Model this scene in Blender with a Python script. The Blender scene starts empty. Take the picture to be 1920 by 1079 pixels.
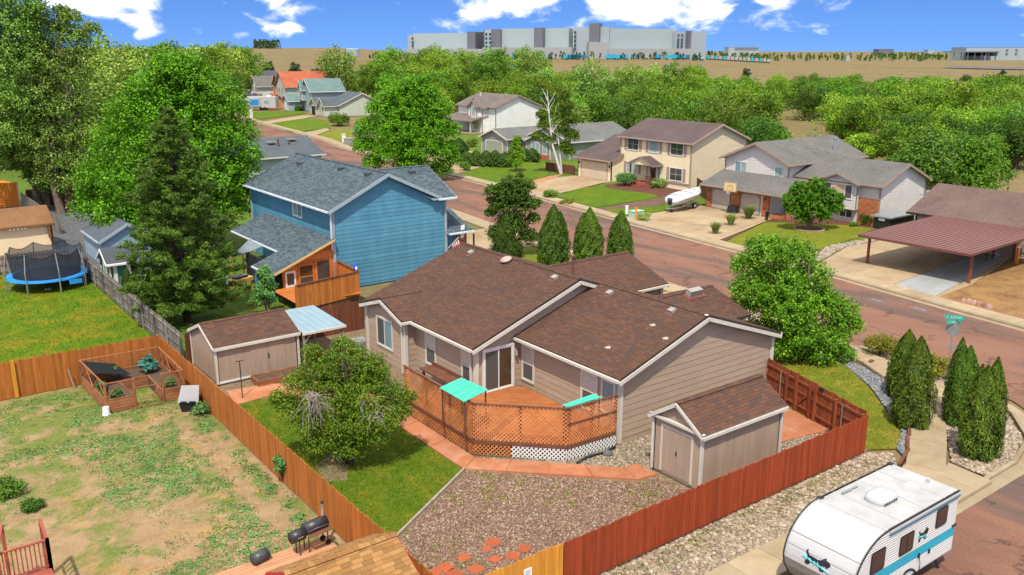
import bpy, math, random
import numpy as np
from mathutils import Vector
R = random.Random(7)
NR = np.random.default_rng(7)
scene = bpy.context.scene
COL = scene.collection
# ---------------------------------------------------------------- camera
CAMH = 16.0
FPX, PITCH, YAW = 1654.19, 0.262312, 0.640478
cam_d = bpy.data.cameras.new("camera"); cam = bpy.data.objects.new("camera", cam_d); COL.objects.link(cam)
cam.location = (0, 0, CAMH)
cam.rotation_euler = (math.pi/2 - PITCH, 0, -YAW)
cam_d.sensor_width = 36; cam_d.lens = 36*FPX/1920
cam_d.clip_start = 0.1; cam_d.clip_end = 9000
scene.camera = cam
# ---------------------------------------------------------------- light
SUN_TO = Vector((-.42, -.43, 1.06)).normalized()
sun_el = math.asin(SUN_TO.z); sun_az = math.atan2(SUN_TO.x, SUN_TO.y)
sd = bpy.data.lights.new("sun", 'SUN'); sd.energy = 3.6; sd.angle = math.radians(1.0); sd.color = (1.0, .93, .80)
sun = bpy.data.objects.new("sun", sd); COL.objects.link(sun)
sun.rotation_euler = (-SUN_TO).to_track_quat('-Z', 'Y').to_euler()
world = bpy.data.worlds.new("World"); scene.world = world; world.use_nodes = True
def build_world():
 nt = world.node_tree; nt.nodes.clear(); N = nt.nodes.new; L = nt.links.new
 out = N('ShaderNodeOutputWorld'); bg = N('ShaderNodeBackground'); bg.inputs[1].default_value = 0.15
 L(bg.outputs[0], out.inputs[0])
 tc = N('ShaderNodeTexCoord')
 def math_(op, a, b=None, c=None):
  n = N('ShaderNodeMath'); n.operation = op
  for i, v in enumerate((a, b, c)):
   if v is None: continue
   if isinstance(v, (int, float)): n.inputs[i].default_value = v
   else: L(v, n.inputs[i])
  return n.outputs[0]
 # the clear air of the high plains: the sky texture is looked up a little above the view direction
 lift = N('ShaderNodeVectorMath'); lift.operation = 'ADD'; lift.inputs[1].default_value = (0, 0, .16)
 L(tc.outputs['Generated'], lift.inputs[0])
 nrm = N('ShaderNodeVectorMath'); nrm.operation = 'NORMALIZE'; L(lift.outputs[0], nrm.inputs[0])
 sky = N('ShaderNodeTexSky'); sky.sky_type = 'NISHITA'; sky.sun_disc = False
 sky.sun_elevation = sun_el; sky.sun_rotation = sun_az
 sky.altitude = 1900; sky.air_density = 1.0; sky.dust_density = 0.2; sky.ozone_density = 3.0
 L(nrm.outputs[0], sky.inputs[0])
 hs = N('ShaderNodeHueSaturation'); hs.inputs['Saturation'].default_value = 1.3; hs.inputs['Value'].default_value = .69
 hs.inputs['Hue'].default_value = .515
 L(sky.outputs[0], hs.inputs['Color'])
 # clouds: azimuth / elevation of the direction
 sep = N('ShaderNodeSeparateXYZ'); L(tc.outputs['Generated'], sep.inputs[0])
 az = math_('SUBTRACT', math_('ARCTAN2', sep.outputs[0], sep.outputs[1]), YAW)
 el = math_('ARCSINE', sep.outputs[2])
 comb = N('ShaderNodeCombineXYZ'); L(math_('MULTIPLY', az, 1.0), comb.inputs[0]); L(math_('MULTIPLY', el, 2.0), comb.inputs[1])
 no = N('ShaderNodeTexNoise'); no.inputs['Scale'].default_value = 16; no.inputs['Detail'].default_value = 7
 no.inputs['Roughness'].default_value = .56; no.inputs['Distortion'].default_value = .35
 L(comb.outputs[0], no.inputs['Vector'])
 px = lambda x: math.atan((x-960)/FPX)
 py = lambda y: (95.4-y)/FPX
 blobs = [(px(205),py(20),.060,.020,.62),(px(285),py(45),.026,.012,.5),(px(545),py(10),.022,.026,.62),(px(548),py(58),.018,.012,.5),
             (px(900),py(22),.040,.018,.62),(px(1010),py(-4),.075,.022,.72),(px(1200),py(14),.085,.024,.85),(px(1150),py(38),.07,.010,.55),(px(1440),py(12),.036,.024,.62),
             (px(1405),py(42),.012,.006,.35),(px(475),py(70),.012,.004,.22),(px(395),py(62),.014,.006,.2),(px(1850),py(-2),.02,.006,.35)]
 # the same kind of scattered cumulus all round the horizon, outside the frame too
 for k in range(26):
  a = .62 + k*.205 + R.uniform(-.06, .06)
  blobs.append((a - YAW*0, R.uniform(.03, .13), R.uniform(.05, .11), R.uniform(.015, .035), R.uniform(.5, .85)))
 acc = None
 for (a, e, sa, se, w) in blobs:
  da = math_('SUBTRACT', az, a)
  da = math_('WRAP', da, math.pi, -math.pi)
  u = math_('DIVIDE', da, sa); v = math_('DIVIDE', math_('SUBTRACT', el, e), se)
  q = math_('ADD', math_('MULTIPLY', u, u), math_('MULTIPLY', v, v))
  g = math_('MULTIPLY', math_('EXPONENT', math_('MULTIPLY', q, -.8)), w)
  acc = g if acc is None else math_('MAXIMUM', acc, g)
 # cloud field added out of view, carrying on the cumulus, to fill the shade
 den = math_('ADD', sep.outputs[2], .22); c2 = N('ShaderNodeCombineXYZ')
 L(math_('DIVIDE', sep.outputs[0], den), c2.inputs[0]); L(math_('DIVIDE', sep.outputs[1], den), c2.inputs[1])
 n2 = N('ShaderNodeTexNoise'); n2.inputs['Scale'].default_value = 1.7; n2.inputs['Detail'].default_value = 6; L(c2.outputs[0], n2.inputs['Vector'])
 f2 = N('ShaderNodeMapRange'); f2.interpolation_type = 'SMOOTHSTEP'; f2.inputs[1].default_value = .075; f2.inputs[2].default_value = .20; L(el, f2.inputs[0])
 f3 = N('ShaderNodeMapRange'); f3.inputs[1].default_value = .38; f3.inputs[2].default_value = .54; L(n2.outputs['Fac'], f3.inputs[0])
 acc = math_('MAXIMUM', acc, math_('MULTIPLY', math_('MULTIPLY', f2.outputs[0], f3.outputs[0]), .72))
 dens = math_('ADD', acc, math_('MULTIPLY', math_('SUBTRACT', no.outputs['Fac'], .5), 2.1))
 mr = N('ShaderNodeMapRange'); mr.interpolation_type = 'SMOOTHSTEP'
 mr.inputs['From Min'].default_value = .22; mr.inputs['From Max'].default_value = .78
 mr.inputs['To Max'].default_value = .93
 L(math_('MULTIPLY', dens, math_('GREATER_THAN', acc, .015)), mr.inputs['Value'])
 mx = N('ShaderNodeMix'); mx.data_type = 'RGBA'; L(mr.outputs[0], mx.inputs['Factor']); L(hs.outputs[0], mx.inputs['A'])
 mx.inputs['B'].default_value = (9.6, 9.1, 8.5, 1)
 L(mx.outputs['Result'], bg.inputs[0])
build_world()
scene.view_settings.view_transform = 'Standard'; scene.view_settings.look = 'None'
scene.view_settings.gamma = 1; scene.view_settings.use_curve_mapping = False
scene.view_settings.exposure = 0.70
scene.cycles.max_bounces = 8; scene.cycles.diffuse_bounces = 4; scene.cycles.transparent_max_bounces = 24
# ---------------------------------------------------------------- picture geometry
_cp, _sp, _cy, _sy = math.cos(PITCH), math.sin(PITCH), math.cos(YAW), math.sin(YAW)
_f = Vector((_sy*_cp, _cy*_cp, -_sp)); _r = Vector((_cy, -_sy, 0)); _d = _f.cross(_r)
def ray(x, y): return _f + _r*((x-960)/FPX) + _d*((y-539.5)/FPX)
def W(x, y, z=0.0):
 d = ray(x, y); t = (z-CAMH)/d.z
 return Vector((d.x*t, d.y*t, z))
def hit(x, y, axis, v):
 d = ray(x, y); i = 'xyz'.index(axis); o = Vector((0, 0, CAMH)); return o + d*((v-o[i])/d[i])
def hitplane(x, y, p, n):
 o = Vector((0, 0, CAMH)); d = ray(x, y); return o + d*((Vector(p)-o).dot(n)/d.dot(n))
def far(x, d, z=0.0):
 """point of the ground at distance d in the direction of picture column x"""
 h = Vector((_sy, _cy, 0)) + _r*((x-960)*_cp/FPX)
 return Vector((h.x*d, h.y*d, z))
# ---------------------------------------------------------------- materials
MATS = {}
# measured against the photograph's mid tones: base colour of each covering, as a factor on its first estimate
TUNE = dict(pink_gravel=(.50,.49,.39), pink_stone=(.54,.52,.42), pale_gravel=(.50,.46,.40), pale_stone=(.50,.47,.41), river_stone=(.53,.49,.42), tan_gravel=(.62,.58,.5), grey_gravel=(.45,.45,.45), grey_stone=(.45,.45,.45),
 concrete=(.60,.56,.48), kerb_concrete=(.62,.58,.50), drive_concrete=(.60,.53,.42), grey_concrete=(.62,.64,.64), red_concrete=(.72,.66,.58), red_asphalt=(.66,.58,.52), brown_shingle=(.80,.74,.68), tan_shingle=(.74,.70,.62),
 brown_steel=(.52,.50,.46), dusk_roof=(.80,.74,.72), grey_roof=(.82,.80,.76), wood_roof=(.85,.8,.75), blue_shingle=(.88,.88,.88), green_lawn=(.84,.70,.28), street_lawn=(.98,.64,.3), yellow_lawn=(.80,.78,.5), yard_lawn=(1.0,.92,.4), patchy_lawn=(.95,.92,.6), weed_green=(.8,.75,.5),
 weedy_dirt=(.74,.73,.61), bare_lot=(.78,.72,.66), dry_prairie=(.55,.60,.55), tan_siding=(1.04,1.07,1.07), tan_ply=(1.02,1.03,1.02), cedar_picket=(1.12,.95,.72), red_picket=(1.1,.9,.75), lattice_brown=(1.4,1.4,1.25), deck_boards=(.68,.64,.56), blue_siding=(1.12,1.06,1.02),
 white_siding_metal=(.64,.64,.64), white_roof=(.50,.50,.50), white_paint=(.54,.54,.54), warehouse_white=(.60,.61,.62), warehouse_low=(.66,.66,.66), cream_trim=(.82,.82,.82), white_trim=(.8,.8,.8), cream_stucco=(1.2,1.2,1.15), paver_red=(.62,.64,.62), lean_roof=(.5,.56,.6),
 ash_leaf=(1.35,1.4,.7), maple_leaf=(1.35,1.5,.6), cotton_leaf=(2.3,2.45,1.5), lime_leaf=(1.05,1.08,.8), wood_leaf=(1.3,1.45,.85), deep_leaf=(1.75,1.6,1.0), pine_leaf=(2.3,2.3,1.1), thuja_leaf=(1.7,1.35,.7), crab_leaf=(2.2,2.15,1.0), weed_leaf=(1.35,1.5,.8), grass_leaf=(1.0,.85,.4), juniper_leaf=(1.2,1.2,1))
LEAFK = {k: v for k, v in TUNE.items() if k.endswith('_leaf')}
for _k in LEAFK: del TUNE[_k]
def srgb(r, g, b):
 f = lambda c: (c/255/12.92) if c <= 10 else ((c/255+.055)/1.055)**2.4
 return (f(r), f(g), f(b))
class NT:
 def __init__(s, name):
  s.m = bpy.data.materials.new(name); s.m.use_nodes = True; s.t = s.m.node_tree; s.t.nodes.clear()
  s.out = s.n('ShaderNodeOutputMaterial')
 def n(s, typ, **kw):
  nd = s.t.nodes.new(typ)
  for k, v in kw.items(): setattr(nd, k, v)
  return nd
 def l(s, a, b): s.t.links.new(a, b)
 def val(s, sock, v):
  if isinstance(v, (int, float)): sock.default_value = v
  elif isinstance(v, (tuple, list)): sock.default_value = tuple(v) + ((1,) if len(v) == 3 and sock.type == 'RGBA' else ())
  else: s.l(v, sock)
 def pos(s, scale=(1, 1, 1), rz=0):
  g = s.n('ShaderNodeNewGeometry'); mp = s.n('ShaderNodeMapping'); mp.inputs['Scale'].default_value = scale
  mp.inputs['Rotation'].default_value = (0, 0, rz)
  s.l(g.outputs['Position'], mp.inputs[0]); return mp.outputs[0]
 def noise(s, scale, detail=4, rough=.55, vec=None, dist=0):
  nd = s.n('ShaderNodeTexNoise'); nd.inputs['Scale'].default_value = scale; nd.inputs['Detail'].default_value = detail
  nd.inputs['Roughness'].default_value = rough; nd.inputs['Distortion'].default_value = dist
  s.l(vec if vec is not None else s.pos(), nd.inputs['Vector']); return nd.outputs['Fac']
 def ramp(s, fac, stops, interp='LINEAR'):
  r = s.n('ShaderNodeValToRGB'); cr = r.color_ramp; cr.interpolation = interp
  while len(cr.elements) < len(stops): cr.elements.new(.5)
  for e, (p, c) in zip(cr.elements, stops): e.position = p; e.color = tuple(c) + (1,)
  s.l(fac, r.inputs[0]); return r.outputs[0]
 def mixc(s, f, a, b, mode='MIX'):
  m = s.n('ShaderNodeMix'); m.data_type = 'RGBA'; m.blend_type = mode
  s.val(m.inputs['Factor'], f); s.val(m.inputs['A'], a); s.val(m.inputs['B'], b); return m.outputs['Result']
 def math(s, op, a, b=0.0):
  m = s.n('ShaderNodeMath'); m.operation = op; s.val(m.inputs[0], a); s.val(m.inputs[1], b); return m.outputs[0]
 def mr(s, v, a, b, c=0, d=1):
  m = s.n('ShaderNodeMapRange'); s.l(v, m.inputs[0])
  for i, x in zip((1, 2, 3, 4), (a, b, c, d)): m.inputs[i].default_value = x
  return m.outputs[0]
 def bump(s, h, strength, dist=.02):
  b = s.n('ShaderNodeBump'); b.inputs['Strength'].default_value = strength; b.inputs['Distance'].default_value = dist
  s.l(h, b.inputs['Height']); return b.outputs[0]
 def bsdf(s, col, rough=.8, spec=.3, metal=0, normal=None, **kw):
  if s.m.name in TUNE: col = s.mixc(1.0, col, TUNE[s.m.name], 'MULTIPLY')
  p = s.n('ShaderNodeBsdfPrincipled'); s.val(p.inputs['Base Color'], col); s.val(p.inputs['Roughness'], rough)
  p.inputs['Specular IOR Level'].default_value = spec; p.inputs['Metallic'].default_value = metal
  if normal is not None: s.l(normal, p.inputs['Normal'])
  for k, v in kw.items(): s.val(p.inputs[k], v)
  return p.outputs[0]
 def done(s, sh): s.l(sh, s.out.inputs[0]); MATS[s.m.name] = s.m; return s.m
def rnd_island(t):
 """0..1, another value for each mesh island and each object"""
 g = t.n('ShaderNodeNewGeometry'); o = t.n('ShaderNodeObjectInfo')
 return t.math('FRACT', t.math('ADD', g.outputs['Random Per Island'], o.outputs['Random']))
def plain(name, c, c2=None, scale=3, rough=.75, spec=.3, metal=0, bump=0, bscale=60, stretch=(1, 1, 1), isl=0.0):
 """paint, metal, wood ... with a soft noise between two colours, optional relief and a change from piece to piece"""
 t = NT(name); c2 = c2 or tuple(x*.82 for x in c)
 f = t.noise(scale, 5, .6, t.pos(stretch))
 col = t.ramp(f, [(.3, c2), (.68, c)])
 if isl:
  v = t.mr(rnd_island(t), 0, 1, 1-isl, 1+isl*.8)
  col = t.mixc(1.0, col, v, 'MULTIPLY')
 nm = t.bump(t.noise(bscale, 4, .6, t.pos(stretch)), bump) if bump else None
 return t.done(t.bsdf(col, rough, spec, metal, nm))
def ramped(name, stops, grain=.25, gscale=40, rough=.9, spec=.2, bump=.3):
 """each piece takes one of several colours"""
 t = NT(name); col = t.ramp(rnd_island(t), stops, 'CONSTANT')
 g = t.mr(t.noise(gscale, 4, .7), .3, .7, 1-grain, 1+grain)
 col = t.mixc(1.0, col, g, 'MULTIPLY')
 big = t.mr(t.noise(.7, 3, .5), .3, .7, .94, 1.05)
 col = t.mixc(1.0, col, big, 'MULTIPLY')
 nm = t.bump(t.noise(gscale*2, 3, .7), bump) if bump else None
 return t.done(t.bsdf(col, rough, spec, 0, nm))
def leafmat(name, dark, mid, light, trans=.32, rough=.5, yellow=None):
 t = NT(name); f = rnd_island(t)
 st = [(0, dark), (.5, mid), (1, light)]
 if yellow: st = [(0, dark), (.45, mid), (.85, light), (1, yellow)]
 col = t.ramp(f, st)
 if name in LEAFK: col = t.mixc(1.0, col, LEAFK[name], 'MULTIPLY')
 o = t.n('ShaderNodeObjectInfo')
 v = t.mr(t.noise(.55, 3, .6), .3, .7, .78, 1.2); col = t.mixc(1.0, col, v, 'MULTIPLY')
 v2 = t.mr(o.outputs['Random'], 0, 1, .62, 1.3); col = t.mixc(1.0, col, v2, 'MULTIPLY')
 hs = t.n('ShaderNodeHueSaturation'); t.l(col, hs.inputs['Color']); t.l(t.mr(t.math('FRACT', t.math('MULTIPLY', o.outputs['Random'], 7.31)), 0, 1, .476, .508), hs.inputs['Hue']); col = hs.outputs[0]
 a = t.bsdf(col, rough, .25)
 tr = t.n('ShaderNodeBsdfTranslucent'); t.l(t.mixc(1.0, col, (1.25, 1.15, .5), 'MULTIPLY'), tr.inputs[0])
 mx = t.n('ShaderNodeMixShader'); mx.inputs[0].default_value = trans; t.l(a, mx.inputs[1]); t.l(tr.outputs[0], mx.inputs[2])
 return t.done(mx.outputs[0])
def mat(n): return MATS[n]
# ---------------------------------------------------------------- things, parts, setting
def tag(o, label=None, cat=None, group=None, kind=None):
 if label: o['label'] = label
 if cat: o['category'] = cat
 if group: o['group'] = group
 if kind: o['kind'] = kind
 return o
def thing(name, label, cat, loc=(0, 0, 0), rz=0.0, group=None):
 o = bpy.data.objects.new(name, None); o.empty_display_size = .3; COL.objects.link(o)
 o.location = loc; o.rotation_euler = (0, 0, rz)
 return tag(o, label, cat, group)
def copy_tree(o, parent=None):
 c = o.copy(); COL.objects.link(c)
 if parent is not None: c.parent = parent
 for ch in o.children: copy_tree(ch, c)
 return c
def dup(o, loc, rz=0.0, label=None, group=None, scale=None):
 c = copy_tree(o); c.location = loc; c.rotation_euler = (0, 0, rz)
 if scale is not None: c.scale = scale if hasattr(scale, '__len__') else (scale,)*3
 if label: c['label'] = label
 if group: c['group'] = group
 return c
def link_mesh(name, me, mats, parent=None):
 if not isinstance(mats, (list, tuple)): mats = [mats]
 if not me.materials:
  for m in mats: me.materials.append(MATS[m] if isinstance(m, str) else m)
 o = bpy.data.objects.new(name, me); COL.objects.link(o)
 if parent is not None: o.parent = parent
 return o
def root_loc(o):
 v = Vector((0, 0, 0))
 while o is not None: v = v + Vector(o.location); o = o.parent
 return v
class MB:
 """collects boxes, bars, tubes and prisms into ONE mesh object"""
 def __init__(s): s.v = []; s.f = []; s.m = []; s.mi = 0; s.sm = []; s.smooth = False
 def mat(s, i): s.mi = i; return s
 def add(s, vs, fs):
  b = len(s.v); s.v += [tuple(v) for v in vs]
  for f in fs: s.f.append(tuple(b+i for i in f)); s.m.append(s.mi); s.sm.append(s.smooth)
  return s
 def hexa(s, p): return s.add(p, [(3,2,1,0),(4,5,6,7),(0,1,5,4),(1,2,6,5),(2,3,7,6),(3,0,4,7)])
 def box(s, x0, x1, y0, y1, z0, z1):
  return s.hexa([(x0,y0,z0),(x1,y0,z0),(x1,y1,z0),(x0,y1,z0),(x0,y0,z1),(x1,y0,z1),(x1,y1,z1),(x0,y1,z1)])
 def obox(s, c, d, hd, hn, hz):
  """box round c: half sizes along the level direction d, across it, and up"""
  c = Vector(c); d = Vector((d[0], d[1], 0)).normalized(); n = Vector((d.y, -d.x, 0)); P = []
  for z in (-hz, hz):
   for a, b in ((-1,1),(1,1),(1,-1),(-1,-1)): P.append(c + d*hd*a + n*hn*b + Vector((0, 0, z)))
  return s.hexa(P)
 def bar(s, p, q, w, h=None, up=(0, 0, 1)):
  p, q = Vector(p), Vector(q); h = h or w; a = (q-p).normalized(); u = Vector(up)
  if abs(a.dot(u)) > .98: u = Vector((1, 0, 0))
  n = a.cross(u).normalized(); u = n.cross(a); P = []
  for e in (p, q):
   for i, j in ((-1,-1),(1,-1),(1,1),(-1,1)): P.append(e + n*(w/2*i) + u*(h/2*j))
  return s.add(P, [(0,1,2,3),(7,6,5,4),(0,4,5,1),(1,5,6,2),(2,6,7,3),(3,7,4,0)])
 def tube(s, pts, rad, n=8, cap=True):
  pts = [Vector(p) for p in pts]; rad = rad if hasattr(rad, '__len__') else [rad]*len(pts); P = []; F = []
  pu = None
  for i, p in enumerate(pts):
   a = (pts[min(i+1, len(pts)-1)] - pts[max(i-1, 0)]).normalized()
   if pu is None:
    pu = Vector((0, 0, 1)) if abs(a.z) < .9 else Vector((1, 0, 0))
   x = a.cross(pu).normalized(); y = x.cross(a).normalized(); pu = y
   for k in range(n):
    t = 2*math.pi*k/n; P.append(p + (x*math.cos(t) + y*math.sin(t))*rad[i])
  for i in range(len(pts)-1):
   for k in range(n): F.append((i*n+k, i*n+(k+1) % n, (i+1)*n+(k+1) % n, (i+1)*n+k))
  if cap: F.append(tuple(range(n))[::-1]); F.append(tuple(range((len(pts)-1)*n, len(pts)*n)))
  return s.add(P, F)
 def cyl(s, c, r, z0, z1, n=16, r1=None): return s.tube([(c[0], c[1], z0), (c[0], c[1], z1)], [r, r if r1 is None else r1], n)
 def prism(s, poly, z0, z1):
  n = len(poly)
  a = sum(poly[i][0]*poly[(i+1) % n][1] - poly[(i+1) % n][0]*poly[i][1] for i in range(n))
  if a < 0: poly = poly[::-1]
  P = [(p[0], p[1], z0) for p in poly] + [(p[0], p[1], z1) for p in poly]
  return s.add(P, [tuple(range(n))[::-1], tuple(range(n, 2*n))] + [(i, (i+1) % n, n+(i+1) % n, n+i) for i in range(n)])
 def slab(s, poly, t, top=0, side=0):
  """thin plate with upper face poly (3-D, any tilt), thickness t downwards"""
  n = len(poly); P = [Vector(p) for p in poly]; nn = (P[1]-P[0]).cross(P[2]-P[0])
  if nn.z < 0: P = P[::-1]; nn = -nn
  nn.normalize(); Q = [p - Vector((0, 0, t)) for p in P]; s.mi = top; s.add(P, [tuple(range(n))]); s.mi = side
  s.add(P + Q, [tuple(range(n, 2*n))[::-1]] + [(i, n+i, n+(i+1) % n, (i+1) % n) for i in range(n)])
  return s
 def plate(s, poly, nvec):
  """plate with outline poly (3-D) thickened along nvec"""
  P = [Vector(p) for p in poly]; v = Vector(nvec); n = len(P)
  if (P[1]-P[0]).cross(P[2]-P[0]).dot(v) < 0: P = P[::-1]
  Q = [p+v for p in P]
  return s.add(P+Q, [tuple(range(n))[::-1], tuple(range(n, 2*n))] + [(i, (i+1) % n, n+(i+1) % n, n+i) for i in range(n)])
 def build(s, name, mats, parent=None, local=False, kind=None):
  o0 = Vector((0, 0, 0)) if (local or parent is None) else root_loc(parent)
  me = bpy.data.meshes.new(name); me.from_pydata([tuple(Vector(v)-o0) for v in s.v], [], s.f)
  o = link_mesh(name, me, mats, parent)
  if any(s.m): me.polygons.foreach_set('material_index', s.m)
  if any(s.sm): me.polygons.foreach_set('use_smooth', s.sm)
  me.update()
  if kind: o['kind'] = kind
  return o
def npmesh(name, verts, faces, smooth=False):
 """fast mesh from arrays, all faces with the same corner count"""
 me = bpy.data.meshes.new(name); nv, (nf, k) = len(verts), faces.shape
 me.vertices.add(nv); me.vertices.foreach_set('co', np.ascontiguousarray(verts, dtype=np.float32).ravel())
 me.loops.add(nf*k); me.loops.foreach_set('vertex_index', np.ascontiguousarray(faces, dtype=np.int32).ravel())
 me.polygons.add(nf); me.polygons.foreach_set('loop_start', np.arange(0, nf*k, k, dtype=np.int32))
 if smooth: me.polygons.foreach_set('use_smooth', np.ones(nf, dtype=bool))
 me.update(calc_edges=True); me.validate(); return me
def struct(name, mb, mats, parent=None):
 o = mb.build(name, mats, parent)
 if parent is None: o['kind'] = 'structure'
 return o
def sheet(name, poly, z, m, thick=.05):
 b = MB(); b.prism([(p[0], p[1]) for p in poly], z-thick, z); return struct(name, b, m)
# ---------------------------------------------------------------- material list
S = srgb
def make_mats():
 # roofs: laminated shingles, each tab one of a few blends
 ramped('brown_shingle', [(0,(.104,.060,.047)),(.2,(.122,.066,.047)),(.38,(.088,.058,.053)),(.55,(.112,.063,.048)),(.7,(.138,.071,.047)),(.82,(.094,.060,.053)),(.92,(.12,.074,.057))])
 ramped('blue_shingle', [(0,(.068,.098,.115)),(.25,(.082,.115,.135)),(.5,(.055,.080,.098)),(.75,(.095,.128,.145))])
 ramped('tan_shingle', [(0,(.32,.175,.065)),(.25,(.38,.21,.085)),(.5,(.28,.155,.062)),(.75,(.42,.24,.10))], grain=.2)
 ramped('grey_shingle', [(0,(.17,.17,.165)),(.3,(.13,.135,.135)),(.6,(.20,.20,.19)),(.8,(.15,.155,.15))])
 for n, a, b in (('brown_roof',(.135,.092,.078),(.10,.068,.06)),('slate_roof',(.085,.105,.12),(.06,.075,.088)),('dusk_roof',(.125,.10,.10),(.095,.075,.075)),
     ('grey_roof',(.17,.168,.16),(.105,.107,.108)),('green_grey_roof',(.135,.14,.135),(.10,.103,.10)),('taupe_roof',(.15,.125,.115),(.11,.092,.085)),
     ('teal_roof',(.12,.19,.185),(.09,.145,.145)),('rust_roof',(.36,.10,.05),(.26,.075,.04)),('wood_roof',(.25,.14,.07),(.17,.09,.045)),('dark_roof',(.07,.075,.09),(.05,.055,.065))):
  t = NT(n); br = t.n('ShaderNodeTexBrick'); t.l(t.pos((1,1,1)), br.inputs['Vector'])
  f = t.noise(3.5, 6, .75); col = t.ramp(f, [(.3, b), (.7, a)])
  big = t.mr(t.noise(.5, 3), .3, .7, .85, 1.12); col = t.mixc(1.0, col, big, 'MULTIPLY')
  fine = t.mr(t.noise(14, 3, .8), .3, .7, .8, 1.2); col = t.mixc(1.0, col, fine, 'MULTIPLY')
  t.done(t.bsdf(col, .9, .2, 0, t.bump(t.noise(25, 3, .8), .4)))
 # walls
 plain('tan_siding', (.345,.255,.19), (.30,.222,.165), .9, .7, .3, bump=.05, bscale=30, stretch=(1,1,5), isl=.05)
 plain('tan_ply', (.345,.255,.19), (.27,.20,.15), 1.2, .75, .25, bump=.06, bscale=24, stretch=(3,3,.4))
 plain('blue_siding', (.072,.23,.34), (.048,.175,.28), .7, .6, .35, bump=.06, bscale=30, stretch=(1.6,1.6,.5), isl=.09)
 plain('cream_trim', (.66,.62,.545), (.56,.53,.46), 1.5, .6)
 plain('white_trim', (.80,.80,.78), (.70,.70,.68), 2, .5)
 plain('blue_grey_trim', (.30,.36,.41), (.25,.31,.36), 2, .6)
 plain('pale_gutter', (.62,.66,.70), (.5,.55,.6), 2, .5)
 plain('roof_edge', (.045,.032,.028), (.03,.022,.02), 5, .9)
 plain('cream_siding', (.60,.50,.36), (.53,.44,.32), .6, .75, isl=.02)
 plain('cream_stucco', (.62,.53,.37), (.57,.48,.34), .5, .85, bump=.1, bscale=80)
 plain('mauve_trim', (.36,.25,.22), (.30,.21,.18), 2, .7)
 plain('white_siding', (.70,.70,.70), (.62,.62,.62), .6, .7, isl=.02)
 plain('sage_siding', (.235,.26,.22), (.20,.225,.19), .6, .75, isl=.02)
 plain('sage_door', (.29,.31,.245), (.25,.27,.215), 1, .7)
 plain('mist_siding', (.56,.53,.515), (.49,.465,.45), .6, .75, isl=.02)
 plain('taupe_trim', (.30,.215,.175), (.25,.18,.145), 1, .7)
 plain('beige_door', (.56,.46,.345), (.50,.41,.31), .8, .65)
 plain('grey_beige_door', (.46,.39,.335), (.41,.345,.295), .8, .65)
 plain('steel_siding', (.30,.36,.40), (.25,.305,.345), .6, .7, isl=.02)
 plain('pistachio_siding', (.46,.50,.42), (.40,.44,.37), .6, .7, isl=.02)
 plain('ice_siding', (.52,.60,.60), (.46,.54,.54), .6, .7, isl=.02)
 plain('orange_wall', (.62,.22,.07), (.5,.17,.05), 1, .7)
 plain('stone_veneer', (.32,.29,.26), (.2,.185,.17), 4, .9, bump=.6, bscale=7)
 plain('foundation', (.36,.35,.33), (.28,.27,.255), 2, .9, bump=.2)
 ramped('brick_red', [(0,(.36,.125,.055)),(.3,(.42,.155,.065)),(.6,(.30,.105,.05)),(.8,(.46,.19,.09))], grain=.2)
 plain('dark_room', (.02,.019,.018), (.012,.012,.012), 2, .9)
 # glass and window things
 t = NT('glass'); t.done(t.bsdf((.035,.042,.046), .06, .8))
 t = NT('screen_glass'); t.done(t.bsdf((.075,.075,.075), .3, .5))
 t = NT('amber_glass'); t.done(t.bsdf((.06,.04,.02), .12, .6))
 t = NT('blind_glass'); w = t.n('ShaderNodeTexWave', wave_type='BANDS', bands_direction='Z'); w.inputs['Scale'].default_value = 3.4
 t.l(t.pos(), w.inputs['Vector']); t.done(t.bsdf(t.ramp(w.outputs['Fac'], [(.25,(.20,.20,.18)),(.6,(.62,.62,.57))]), .25, .6))
 t = NT('blue_blind_glass'); w = t.n('ShaderNodeTexWave', wave_type='BANDS', bands_direction='Z'); w.inputs['Scale'].default_value = 3.4
 t.l(t.pos(), w.inputs['Vector']); t.done(t.bsdf(t.ramp(w.outputs['Fac'], [(.25,(.06,.13,.17)),(.6,(.22,.34,.38))]), .2, .7))
 t = NT('curtain_glass'); t.done(t.bsdf(t.ramp(t.noise(4, 3, .6, t.pos((6,6,.3))), [(.35,(.16,.24,.25)),(.65,(.33,.42,.42))]), .2, .6))
 plain('tan_shade', (.48,.36,.24), (.44,.33,.22), 1, .5)
 # wood
 plain('cedar_picket', (.36,.145,.040), (.25,.088,.024), 1.3, .75, .2, bump=.25, bscale=40, stretch=(8,8,.6), isl=.2)
 plain('red_picket', (.285,.060,.022), (.20,.040,.016), 1.2, .7, .25, bump=.25, bscale=40, stretch=(8,8,.6), isl=.17)
 plain('red_inner', (.285,.080,.032), (.15,.038,.017), 1.4, .75, .2, bump=.25, bscale=40, stretch=(8,8,.6), isl=.22)
 plain('gold_picket', (.60,.27,.035), (.46,.19,.024), 1.2, .7, .25, bump=.2, bscale=40, stretch=(8,8,.6), isl=.12)
 plain('brown_picket', (.17,.06,.032), (.10,.035,.02), 1.3, .8, .2, bump=.2, bscale=40, stretch=(8,8,.6), isl=.22)
 plain('grey_picket', (.27,.25,.225), (.065,.05,.04), .9, .85, .15, bump=.3, bscale=40, stretch=(8,8,.5), isl=.28)
 plain('orange_cedar', (.50,.17,.035), (.36,.11,.024), 1.4, .65, .3, bump=.2, bscale=40, stretch=(6,6,.8), isl=.22)
 plain('orange_fence', (.72,.26,.03), (.6,.2,.025), 1.2, .7, .25, isl=.1)
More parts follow.
